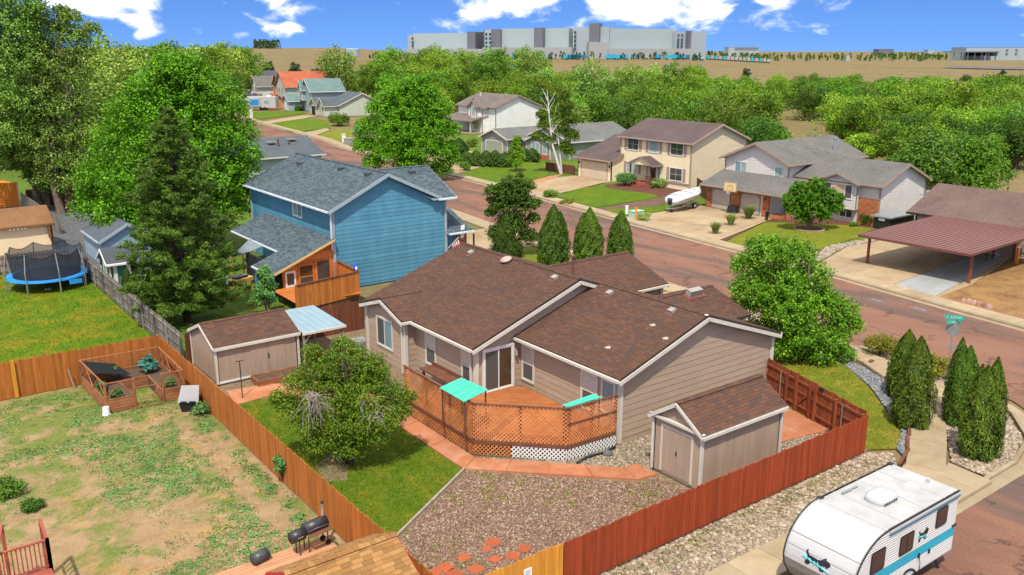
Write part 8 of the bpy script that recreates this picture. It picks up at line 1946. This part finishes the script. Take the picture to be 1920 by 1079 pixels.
simple('olive_tree', 'second silver-leaved tree, right of the first beyond the tan roof', 1285, 232, 180, 17, 'dome', 'olive_leaf', 2600, 51, .45, 8, h0f=.1)
simple('juniper_tree', 'dark small juniper between the lawns at the far bend', 498, 206, 178, 9, 'cone', 'juniper_leaf', 1800, 52, .4, 10, h0f=.05)
# arborvitae
th = thuja_meshes(4.0, .88, 24000, [(0,0,1,.95),(.30,-.25,.88,.70),(-.28,.22,.82,.7)], 1)
def arb(label, p, h, r, rz, meshes=th, group='clipped columnar evergreens', grp=True):
 t = tree('arborvitae', label, 'evergreen', p, meshes, rz, (r/.88, r/.88, h/4.0), group if grp else None); t.rotation_euler = (R.uniform(-.03,.03), R.uniform(-.03,.03), rz); return t
th2 = thuja_meshes(4.0, .88, 27000, [(0,0,1,1.0),(.22,.34,.9,.75)], 2)
th3 = thuja_meshes(4.0, .88, 28000, [(0,0,.93,.86),(.36,-.28,1,.70),(.40,.26,.9,.6)], 3)
arb('broad columnar evergreen at the grey gravel strip, front one of the left pair', W(1708,800), 4.1, .80, .4, th2)
arb('columnar evergreen behind the front one of the left pair, on the lawn edge', W(1690,745), 3.35, .76, 1.9, th)
arb('largest columnar evergreen, front one by the kerb ramp at the right edge', W(1830,858), 4.25, .84, .3, th3)
arb('columnar evergreen behind the largest one, nearer the street sign', W(1803,796), 3.9, .74, 2.2, th3)
arb('pointed columnar evergreen next to the globe thuja beyond the roof of the brown house', W(1037,500), 4.8, 1.12, .2, th)
arb('middle one of the three columnar evergreens beyond the roof of the brown house', W(1105,496), 4.4, 1.05, 1.2, th2)
arb('columnar evergreen farthest from the globe thuja, beyond the roof of the brown house', W(1162,490), 4.0, .95, 2.6, th)
tree('globe_thuja', 'large rounded thuja clump beyond the ridge of the brown house', 'evergreen', W(950,482), thuja_meshes(3.7, 1.25, 24000, [(0,0,1,.62),(.5,.5,.7,.6),(-.7,.2,.72,.6),(.1,-.6,.45,.6),(.75,-.3,.42,.5),(-.5,-.5,.4,.55)], 4), .5)
arb('slim dark evergreen inside the grey fence, left of the pine', W(243,560), 2.1, .42, 0, th, None, False)
arb('short dark evergreen between the slim one and the pine', W(268,585), 2.2, .5, 1, th2, None, False)
# shrubs
def bush(label, px, py, rx, h, n, L, leaf, seed, name='shrub', ry=None, cat='shrub', group=None): return tree(name, label, cat, W(px,py), bush_meshes(rx, ry or rx, h, n, L, L*.6, leaf, seed), R.uniform(0,.6), group=group)
bush('yellow-green barberry by the trunk side of the ash, at the street corner', 1652, 668, 1.05, 1.35, 4200, .10, 'barberry_leaf', 61)
bush('second yellow-green barberry between the columnar evergreens', 1750, 708, .95, 1.3, 3800, .10, 'barberry_leaf', 62)
def hedge(label, px, py, pts, h, r, seed): tree('hedge', label, 'hedge', W(px,py), thuja_meshes(h, r, 9000, pts, seed, 'deep_leaf', .2, .12), 0)
hedge('dense rounded dark shrub left of the green house', 860, 291, [(0,0,1,1),(.8,.9,.95,.9),(-.6,1,.9,.8)], 2.6, 1.5, 63)
hedge('long clipped hedge in front of the garage of the green house', 912, 312, [(-1.6,2.6,.9,1),(-.9,1.3,1,1),(0,0,1,1),(.7,-1.2,1.05,1),(1.5,-2.4,.95,1)], 2.2, 1.25, 64)
hedge('clipped hedge right of the long one, behind the conical tree', 980, 303, [(-.6,1.3,1,1),(.2,0,1,1),(.9,-1.2,1,.95)], 2.0, 1.2, 65)
bush('small ball shrub on the gravel by the street, left of the long hedge', 873, 320, 1.0, 1.2, 1800, .18, 'ash_leaf', 66)
bush('low green shrub beside the porch of the white house', 885, 275, 1.2, 1.3, 1600, .22, 'lime_leaf', 67)
bush('flowering green shrub left of the porch steps of the tan house', 1172, 349, 1.3, 1.7, 3000, .18, 'garden_leaf', 68)
bush('low green plants right of the porch steps of the tan house', 1235, 352, 1.3, 1.1, 2600, .18, 'tall_grass_leaf', 69)
bush('deep red shrub in the bed under the lower window of the tan house', 1258, 350, .7, 1.0, 1200, .15, 'red_leaf', 70)
bush('green shrub at the corner of the bed by the tan house', 1285, 352, .9, 1.1, 1600, .16, 'ash_leaf', 71)
bush('low hedge plants at the lower left corner of the middle lawn', 1032, 372, 1.1, .9, 2000, .14, 'ash_leaf', 72)
bush('low shrubs on the edge between the middle lawn and the pavement', 1065, 383, 1.2, .6, 1600, .14, 'barberry_leaf', 73)
bush('shrub under the basement window of the grey split-level house', 1627, 423, .8, 1.2, 1500, .14, 'deep_leaf', 74)
bush('small bright shrub left of the basement window of the grey house', 1600, 425, .7, .5, 900, .12, 'lime_leaf', 75)
bush('leafy green bush climbing the diagonal cedar fence', 533, 905, .42, 1.6, 2200, .12, 'garden_leaf', 76)
bush('bush right of the far grey-green house', 635, 236, 2.6, 3.0, 3500, .35, 'ash_leaf', 77)
bush('blue-grey shrub on the verge beside the street maple', 676, 262, 2.0, 3.2, 2500, .35, 'olive_leaf', 78)
bush('flat shrubs under the far steel blue house', 560, 208, 1.6, 1.4, 1400, .35, 'deep_leaf', 79)
bush('low shrub around the pale green utility box', 1205, 415, 1.0, .7, 1400, .13, 'tall_grass_leaf', 80)
bush('blue-green shrub behind the fence near the slim evergreen', 425, 535, .8, 1.0, 1500, .16, 'garden_leaf', 81)
bush('dark weeds growing behind the black and grey bin', 378, 778, .45, .55, 900, .10, 'weed_leaf', 82, 'weed', None, 'weed')
bush('dark green shrub behind the railing of the red deck', 14, 930, .7, .7, 2600, .10, 'deep_leaf', 83)
bush('dark weedy shrub in front of the red deck railing', 60, 955, .5, .4, 1500, .09, 'deep_leaf', 84)
gm = tuft_meshes(.85, 1.25, 420, 'tall_grass_leaf', .035)
for px, py, s, l in ((1341,440,.9,'grass tuft nearest the street in the mulch strip by the grey house drive'),(1370,424,.95,'middle grass tuft in the mulch strip by the grey house drive'),(1403,412,1.1,'largest grass tuft, nearest the garage of the grey house')):
 tree('ornamental_grass', l, 'grass tuft', W(px,py), gm, R.uniform(0,6), s, 'tufts of tall grass along the drive')
tree('ornamental_grass', 'thin grass tuft beside the smoker at the diagonal fence', 'grass tuft', W(640,990), tuft_meshes(.3,.55,120,'tall_grass_leaf',.02), 0)
# ================================================================ LOOSE COVER NEAR BY
stones('river_rocks', [ROCK], 15000, .035, .105, 'river_stone', .01)
stones('corner_rocks', [CORN], 5200, .05, .12, 'river_stone', .05)
stones('pink_gravel_stones', [PINK], 22000, .02, .055, 'pink_stone', .012)
stones('pale_pebbles', [PALE], 7000, .025, .07, 'pale_stone', .016)
stones('grey_gravel_stones', [GG], 2600, .03, .075, 'grey_stone', .024)
stones('rock_strip_stones', [[(FCx(40.6)+2.2,40.8),(FCx(39.2)+2.2,39.4),(66,41.6),(72,41.5),(72,42.0),(65.5,42.5)]], 900, .10, .24, 'pale_stone', .03)
WY = [(-6, 19), (10.9, 19), (10.9, 45), (-6, 45)]
def density_pts(poly, n, f):
 P = scatter(poly, n); keep = NR.random(len(P)) < np.array([f(x, y) for x, y in P]); return P[keep]
from mathutils import noise as mnoise
def wd(x, y):
 v = mnoise.noise((x*.33+3, y*.33, 1.7))*.9+mnoise.noise((x*.9, y*.9, 4.1))*.5; e = .25*max(0, 1-abs(x-9.0)/2.5) + .16*max(0, 1-abs(y-24)/4.0) - .28*max(0, 1-((x-3)**2+(y-28)**2)**.5/6)
 if abs(x-10.05) < .42 and 27 < y < 38.5: return .02
 return min(1, max(0.015, (v+.03+e)*1.9))
P = density_pts(WY, 9500, wd); clumps('yard_weeds', P, .24, 18, .08, 'weed_leaf', 0, .11)
P = density_pts(WY, 1500, lambda x, y: wd(y*.7+2, x*.7)); clumps('yard_grass', P, .24, 20, .06, 'grass_leaf', 0, .07)
P = density_pts(WY, 900, lambda x, y: wd(x*.8+11, y*.8+7)*.8); clumps('dead_weeds', P, .30, 20, .06, 'dry_leaf', 0, .05)
P = np.concatenate([scatter([(9,24.5),(10.8,26),(10.6,30),(8.5,28),(7.0,25.8)], 260), scatter([(5,34),(8,34),(8,39),(4,40)], 90), scatter([(6,25),(8.5,25),(8.5,27.5),(6,27)], 120)]); clumps('white_wildflowers', P[::2], .05, 2, .034, 'white_flower', .10, .05)
P = np.stack([NR.normal(10.75, .16, 60), NR.uniform(20, 44, 60)], 1); clumps('fence_weeds', P, .22, 26, .09, 'weed_leaf', 0, .28)
P = density_pts(PINK, 420, lambda x, y: min(1, max(.03, mnoise.noise((x*.5, y*.5, 9.2))*2.2+.2))); clumps('gravel_weeds', P, .18, 18, .06, 'grass_leaf', .01, .07)
P = np.stack([NR.normal(14.6,.25,40), NR.normal(18.8,.3,40)],1); clumps('dry_weeds', P, .2, 20, .06, 'dry_leaf', .01, .12)
blades('yard_lawn_blades', [YARD], 26000, .075, 'grass_leaf', .02, .011)
blades('front_lawn_blades', [FL], 22000, .07, 'grass_leaf', .02, .012)
P = np.stack([NR.uniform(12,31,240), 17.75-NR.random(240)**2*.7],1); clumps('border_weeds', P, .16, 14, .06, 'grass_leaf', .01, .08)
P = np.stack([NR.uniform(-2,12,160), 73-NR.random(160)*1.2],1); clumps('fence_line_weeds', P, .3, 20, .12, 'grass_leaf', 0, .3)
blades('green_lawn_blades', [[(-8,46),(12.2,46),(12.2,72),(-8,72)]], 40000, .10, 'grass_leaf', 0, .018)
# ================================================================ WOODS
def proto(seed, h, rx, n, L, leaf, shape, nl=12, h0f=.18, bark='bark', nst=2, shell=.6):
 return make_tree(seed, h*h0f, h, rx, nl, rx*.46, n, L, L*.62, leaf, shape, h*.02, bark, fork=.8, nst=nst, shell=shell, rnd=.9)
PROT = [('elm_tree', proto(101, 10, 4.6, 5200, .44, 'wood_leaf', 'round', 15, .15)), ('vase_tree', proto(102, 9, 4.2, 5000, .42, 'wood_leaf', 'vase', 14, .2)), ('poplar_tree', proto(103, 14, 3.6, 5200, .46, 'wood_leaf', 'poplar', 16, .1)),  # broadleaf names only tell crown prototypes apart; species not identified
  ('spreading_tree', proto(104, 8.5, 4.4, 4600, .42, 'lime_leaf', 'dome', 13, .12)), ('ash_tree', proto(105, 9.5, 4.8, 5200, .44, 'ash_leaf', 'round', 15, .12)), ('poplar_tree', proto(106, 15, 4.6, 6000, .5, 'cotton_leaf', 'poplar', 17, .12)), ('elm_tree', proto(107, 8, 3.6, 4200, .4, 'deep_leaf', 'round', 12, .12)), ('olive_tree', proto(108, 6, 3.2, 3200, .4, 'olive_leaf', 'dome', 10, .1))]
LAB = ['light green rounded tree', 'loose vase-shaped tree', 'tall light poplar', 'yellow-green spreading tree', 'mid green full-crowned tree', 'tall olive-green cottonwood', 'dark green tree', 'silver-grey tree']
ZONE = [(190, 'behind the cottonwoods at the left edge'), (490, 'behind the huge left maple'), (690, 'by the far bend houses'), (880, 'behind the street-corner maple'), (1080, 'behind the white house'), (1290, 'behind the tan house'), (1500, 'behind the grey split-level'), (1690, 'left of the broad dark elms'), (9999, 'behind the brown-roofed house')]
first = {}
def wood_tree(k, p, s, hs=1.0):
 c, d = colof(p.x, p.y); row = 'front row' if d < 150 else 'second row' if d < 195 else 'third row' if d < 240 else 'fourth row' if d < 290 else 'last row'
 lab = f"{LAB[k]}, {row} of the wood {next(z for x, z in ZONE if c < x)}"
 p = Vector((p.x, p.y, hgt(p.x, p.y)-.1)); sc = (s, s, s*hs); rz = R.uniform(0, 6.28); grp = LAB[k]+'s of the wood'
 if k not in first: first[k] = tree(PROT[k][0], lab, 'tree', p, PROT[k][1], rz, sc, grp)
 else: dup(first[k], p, rz, lab, scale=sc)
wr = random.Random(77)
def rows(x0, x1, d0, d1, n, kinds, smin, smax, cond=None):
 for i in range(n):
  for _ in range(20):
   x = wr.uniform(x0, x1); d = d0+(d1-d0)*wr.random()**.9; p = far(x, d)
   if cond is None or cond(x, d, p): break
  else: continue
  wood_tree(wr.choice(kinds), p, wr.uniform(smin, smax), wr.uniform(.88, 1.15))
mix = [0,0,1,1,3,4,4,6,6]
back = lambda x, d, p: p.x > 103+max(0, (p.y-100))*.30 and not (1430 < x < 1590 and 150 < d < 205) and not (1560 < x < 1680 and d < 150)
rows(1180, 1960, 120, 165, 34, [4,6,0,1,6], .62, .92, back)
rows(1000, 1990, 160, 230, 95, mix, .75, 1.05, back)
rows(900, 2020, 225, 300, 104, [0,0,1,3,4,6,0,7,6], .66, .9, back)
rows(1380, 2060, 290, 350, 62, [0,0,1,3,4,6], .6, .82, back)
rows(840, 1330, 190, 330, 62, [0,2,0,5,4,6,3], .75, 1.02, back)
rows(690, 1000, 205, 330, 62, [2,2,0,2,4,3], .85, 1.2, lambda x, d, p: p.x > FCx(min(p.y,310))+36)
rows(640, 860, 250, 330, 26, [2,2,0,5], .9, 1.15, lambda x, d, p: p.x > FCx(min(p.y,310))+30)
rows(490, 660, 300, 345, 18, [3,0,3], .5, .75)
rows(375, 475, 215, 320, 22, [2,2,0], .95, 1.15, lambda x, d, p: p.x < FCx(min(p.y,310))-6)
# left of the street
rows(-60, 470, 130, 260, 50, [5,2,4,0,2,0], .8, 1.1, lambda x, d, p: p.x < FCx(min(p.y,310))-20 and (x < 400 or d > 180))
rows(180, 470, 240, 330, 22, [2,2,0,3], .95, 1.25, lambda x, d, p: p.x < FCx(min(p.y,310))-8)
rows(-80, 160, 118, 150, 9, [5,4,5], .95, 1.2, lambda x, d, p: p.y > 108)
for x, d, k, s, hs in ((632,262,5,1.12,1.05),(612,285,2,.9,1.0),(728,268,2,1.15,1.1),(425,205,6,1.25,1.1),(452,300,2,1.05,1.0),(395,270,2,1.15,1.05),(220,150,5,1.05,1.0),(300,190,4,1.5,1.2)): wood_tree(k, far(x, d), s, hs)
# undergrowth of the wood
P = []
while len(P) < 420:
 x = wr.uniform(1000, 2000); d = wr.uniform(118, 330); p = far(x, d)
 if back(x, d, p) or (1430 < x < 1590 and 165 < d < 200 and wr.random() < .25): P.append((p.x, p.y))
clumps('undergrowth', P, 2.6, 70, .5, 'wood_leaf', 0, 2.6)
for x, d, k, s, hs in ((200,150,5,1.1,1),(222,165,5,1.28,1),(262,190,2,1.22,1),(298,175,2,1.3,1),(340,205,5,1.15,1),(372,232,2,1.28,1),(402,236,2,1.34,1),(428,262,5,1.2,1),(452,285,2,1.3,1),(470,315,2,1.2,1),(285,235,2,1.3,1),(330,250,4,1.7,1)): wood_tree(k, far(x, d), s, hs)
# scattered dark trees on the slope beyond
jm = proto(120, 6, 2.6, 1500, .55, 'juniper_leaf', 'dome', 8, .05, nst=1)
jf = None
for x, d, s, l in ((503,470,1.35,'dark tree alone on the tan slope above the poplars'),(551,430,1.5,'rounded dark tree on the tan slope, left of the tall cottonwood'),(540,425,.9,'small dark tree beside the rounded one on the tan slope'),(590,425,1.1,'dark tree touching the tall cottonwood on the slope'),(1402,470,1.0,'lone small dark tree in the tan field'),(1234,420,1.1,'dark tree at the near edge of the field under the warehouse'),(935,430,1.15,'grey-green tree at the field edge left of the low white roof'),(1300,450,.8,'dark tree in the field right of the warehouse trees'),(1886,455,1.0,'dark tree at the near edge of the field on the right'),(979,460,.7,'small dark tree beside the low white roof in the field')):
 p = far(x, d); tree('juniper_tree', l, 'tree', (p.x, p.y, hgt(p.x, p.y)-.1), jm, R.uniform(0,6), s)
# clump of pines on the skyline and tree rows by the far buildings: too far to tell apart
def far_mass(name, label, spots, h, leaf='juniper_leaf', n=40, L=1.4):
 C = []
 for (x, d) in spots:
  p = far(x, d); z = hgt(p.x, p.y); k = n; hh = h*R.uniform(.7, 1.25); t = NR.random(k)**.8; r = hh*.30*np.sqrt(np.clip(1-t*.85, .05, 1))*NR.uniform(.3, 1, k); a = NR.random(k)*6.28
  C.append(np.stack([p.x+np.cos(a)*r, p.y+np.sin(a)*r, z+.3+t*hh], 1))
 C = np.concatenate(C); V, F = leaf_quads(C, NR.normal(size=C.shape)+[0,0,.5], L, L*.8); me = npmesh(name, V, F); o = link_mesh(name, me, leaf); o['kind'] = 'stuff'; o['label'] = label; return o
far_mass('skyline_pines', 'clump of dark pines on the skyline left of the water tank', [(R.uniform(476,527), R.uniform(1650,1900)) for _ in range(46)], 14, L=3.4)
far_mass('verge_trees', 'row of small trees along the foot of the warehouse', [(R.uniform(790,1320), R.uniform(795,830)) for _ in range(70)], 5.5, n=36, L=1.3)
far_mass('field_trees', 'belt of small trees between the far buildings on the right', [(R.uniform(1325,1800), R.uniform(1000,1500)) for _ in range(170)], 6.5, 'deep_leaf', 26, 2.0)
far_mass('field_trees', 'belt of small trees far out on the right of the field', [(R.uniform(1640,1930), R.uniform(1500,1900)) for _ in range(70)], 6.5, 'deep_leaf', 24, 2.4)
far_mass('field_trees', 'dark bushes between the cottonwood tops and the warehouse', [(R.uniform(690,770), R.uniform(760,860)) for _ in range(16)], 5, n=34, L=1.4)
# ================================================================ FULFILMENT WAREHOUSE ON THE RISE
def xy(x, d): p = far(x, d); return Vector((p.x, p.y, 0))
def zrow(y, d): return CAMH + (95.4-y)*d/FPX/_cp
def slabwall(t, name, a, c, z0, z1, th, m):
 d = (c-a).normalized(); n = Vector((-d.y, d.x, 0))
 if n.dot(Vector((_sy,_cy,0))) < 0: n = -n
 b = MB(); b.prism([(a.x,a.y),(c.x,c.y),((c+n*th).x,(c+n*th).y),((a+n*th).x,(a+n*th).y)], z0, z1); return b.build(name, m, t)
def warehouse(label, segs, low, D):
 """segs: (x0,d0,x1,d1,top row,material,depth)"""
 t = thing('warehouse', label, 'warehouse', (0,0,0)); zb_ = 7.0
 for (x0,d0,x1,d1,row,m,th) in segs:
  slabwall(t, 'bay', xy(x0,d0), xy(x1,d1), zb_, zrow(row,(d0+d1)/2), th, m)
 return t
t = warehouse('vast pale warehouse on the rise with grey stair towers and a dark central tower', [
 (907,905,922,900,59.5,'warehouse_dark',30),(909,898,938,892,60,'warehouse_grey',20),(921,893,938,889,59.5,'warehouse_dark',20),(938,893,1066,862,58,'warehouse_white',90),(1001,871,1017,867,57,'warehouse_dark',20),(1074,852,1141,842,55.5,'warehouse_grey',90),(1104,843,1123,840,49.5,'warehouse_dark',12),
 (1141,846,1266,868,58.5,'warehouse_white',90),(1265,862,1323,875,63,'warehouse_grey',60),(1291,861,1295,862,62,'warehouse_dark',8),(1104,836,1142,838,81,'warehouse_low',10)], None, 850)
for x, rows_, d in ((912,(68,75,82,89),889),(919,(68,75,82,89),888),(1078,(65,72,79.5,86.5),849),(1271,(70,77,83.5,89),860),(1278,(70,77,83.5,89),861)):
 for r in rows_:
  a, c = xy(x-2.0, d), xy(x+2.0, d); slabwall(t, 'window', a, c, zrow(r+2.4, d), zrow(r-2.4, d), .5, 'glass')
slabwall(t,'dock_wing',xy(905,870),xy(1072,842),7,zrow(90,856),30,'warehouse_low'); slabwall(t,'dock_wing',xy(1141,836),xy(1303,858),7,zrow(92,850),30,'warehouse_low')
t2 = warehouse('smaller white warehouse block left of the vast one', [(765,930,778,926,69,'warehouse_grey',60),(776,926,886,905,66,'warehouse_white',80),(805,921,819,918,66,'warehouse_dark',10),(876,904,891,901,63.5,'warehouse_dark',40)], None, 910)
for r in (75,81,87): slabwall(t2,'window',xy(772,924),xy(775.5,924),zrow(r+2,924),zrow(r-2,924),.5,'glass')
slabwall(t2,'dock_wing',xy(757,905),xy(905,876),7,zrow(92.5,890),25,'warehouse_low')
for x in (786,855): slabwall(t2,'stair_block',xy(x-6,900),xy(x+6,897),7,zrow(91,898),10,'warehouse_grey')
# lorry trailers parked along the docks
i = 0; cols_ = ['cyan_stripe','warehouse_white','deep_teal','warehouse_low','dark_room','tramp_blue']; fl = None; wr2 = random.Random(4)
nm = {'cyan_stripe':'turquoise','warehouse_white':'white','deep_teal':'dark teal','warehouse_low':'pale grey','dark_room':'black','tramp_blue':'blue'}
proto_t = {}
def trailer(m, x, d, long=False):
 p = far(x, d); z = hgt(p.x, p.y)
 key = (m, long)
 if key not in proto_t:
  t = thing('lorry_trailer', f'{nm[m]} lorry trailer parked ' + ('side-on below the warehouse' if long else 'in the rows at the warehouse docks'), 'trailer', (p.x,p.y,z), group=f'{nm[m]} lorry trailers ' + ('side-on below the warehouse' if long else 'at the warehouse'))
  w_ = 7.0 if long else 1.35; b = MB(); b.box(-w_,w_,-1.3,1.3,1.1,4.1); b.build('box', m, t, local=True); b = MB()
  for xx in (-w_*.7, w_*.7): b.box(xx-.5,xx+.5,-1.2,1.2,0,1.1)
  b.build('wheel','rubber',t,local=True); t.rotation_euler = (0,0,-YAW); proto_t[key] = t
 else: t = dup(proto_t[key], (p.x,p.y,z), -YAW)
for k in range(70):
 x = wr2.uniform(900, 1318)
 if 1085 < x < 1140: continue
 trailer(wr2.choice(cols_), x, wr2.uniform(818, 834))
for x in (765,775,786,800,812,826,840,852,866,880,893): trailer(wr2.choice(['dark_room','deep_teal','warehouse_white']), x, 862)
for x, m in ((1150,'cyan_stripe'),(1163,'cyan_stripe'),(1071,'cyan_stripe'),(1084,'deep_teal'),(1262,'cyan_stripe'),(930,'dark_room')): trailer(m, x, 806, True)
for k in range(16): trailer(wr2.choice(['warehouse_white','cyan_stripe','warehouse_low']), 1328+k*7.6, 880, False)
# low white roof in the field, boxes, tank
def simple_block(name, label, cat, x0, x1, d, ytop, depth, m, zb=None, parts=()):
 a, c = xy(x0, d), xy(x1, d); t = thing(name, label, cat, (0,0,0)); p = (a+c)/2; z0 = hgt(p.x,p.y) if zb is None else zb; slabwall(t, 'wall', a, c, z0-1, zrow(ytop,d), depth, m)
 b = MB(); d_ = (c-a).normalized(); n = Vector((_sy,_cy,0)); b.obox(p+n*depth*.5+Vector((0,0,zrow(ytop,d)+.12)), d_, (c-a).length/2+.3, depth*.5+.3, .12); b.build('roof', m, t)
 for (u0,u1,y0,y1,pm) in parts: slabwall(t, 'window_band', a.lerp(c,u0)-n*.3, a.lerp(c,u1)-n*.3, zrow(y1,d), zrow(y0,d), .4, pm)
 return t
simple_block('store', 'long low white-roofed building in the field left of centre', 'building', 953, 990, 480, 121.5, 14, 'white_roof')
simple_block('office', 'far white office block with window bands right of the warehouse', 'building', 1366, 1423, 1500, 89.5, 30, 'warehouse_white', None, ((.2,.98,90.6,92.0,'warehouse_dark'),(.2,.98,93.2,94.6,'warehouse_dark')))
simple_block('store', 'dark low building on the horizon right of centre', 'building', 1648, 1676, 1900, 93, 30, 'warehouse_dark')
simple_block('store', 'small grey building far out on the horizon', 'building', 1740, 1752, 1900, 94, 20, 'warehouse_grey')
simple_block('store', 'small white shed in the field right of the office block', 'building', 1588, 1595, 1050, 103, 8, 'white_roof')
tb = simple_block('hall', 'long white hall with a dark columned canopy at the right edge of the horizon', 'building', 1812, 1960, 1150, 90, 40, 'warehouse_white', None, ((.0,.40,98,104,'dark_room'),(.5,.53,93,97,'warehouse_dark'),(.62,.65,93,97,'warehouse_dark'),(.5,.53,99,103,'warehouse_dark'),(.62,.65,99,103,'warehouse_dark'),(.74,.77,93,97,'warehouse_dark'),(.86,.89,93,97,'warehouse_dark')))
for k in range(7): a = xy(1790+k*13, 1135); b = MB(); b.box(a.x-.5,a.x+.5,a.y-.5,a.y+.5,hgt(a.x,a.y)-1,zrow(97.5,1135)); b.build('column','warehouse_white',tb)
slabwall(tb,'canopy',xy(1785,1130),xy(1875,1128),zrow(98.3,1130),zrow(96.6,1130),25,'warehouse_dark')
p = far(661, 900); z = hgt(p.x,p.y); b = MB(); b.smooth = False; b.tube([(p.x,p.y,z-3),(p.x,p.y,zrow(92.6,900)),(p.x,p.y,zrow(91.8,900))],[6.6,6.6,5.8],24); tag(b.build('water_tank','warehouse_white'),'round pale water tank on the slope left of the warehouse','water tank')
# access road and parking on the right of the field, lamp posts
b = MB(); b.prism([tuple(xy(*q))[:2] for q in ((1780,760),(1960,720),(1960,800),(1790,835))], 0, .1);
pts = [xy(1770,700), xy(1960,640), xy(1960,690), xy(1790,760)]; b = MB(); b.add([(p.x,p.y,hgt(p.x,p.y)+.35) for p in pts], [(0,1,2,3)]); o = b.build('access_road','asphalt'); o['kind'] = 'structure'
lp = None
for x, d in ((1478,900),(1522,950),(1593,980),(1640,900),(1665,960),(1720,930),(1785,820),(1848,700),(1850,880),(1912,760),(1240,790),(1200,795),(1100,800),(960,830)):
 p = far(x, d); z = hgt(p.x,p.y)
 if lp is None:
  lp = thing('lamp_post', 'thin pale lamp post standing far out by the warehouse lots', 'lamp post', (p.x,p.y,z), group='lamp posts by the far lots'); b = MB(); b.box(-.16,.16,-.16,.16,-.5,9); b.build('pole','galvanised',lp,local=True); b = MB(); b.box(-.9,.9,-.2,.2,8.9,9.2); b.build('lamp','galvanised',lp,local=True)
 else: dup(lp, (p.x,p.y,z), R.uniform(0,3))
for x, d, l in ((1253,640,'pale utility box in the field below the warehouse'),(1317,640,'second pale utility box in the field, right of the first')):
 p = far(x,d); z = hgt(p.x,p.y); b = MB(); b.box(p.x-1,p.x+1,p.y-1,p.y+1,z-.5,z+2); b.box(p.x-1.1,p.x+1.1,p.y-1.1,p.y+1.1,z+2,z+2.15); tag(b.build('utility_box','warehouse_low'), l, 'utility box')
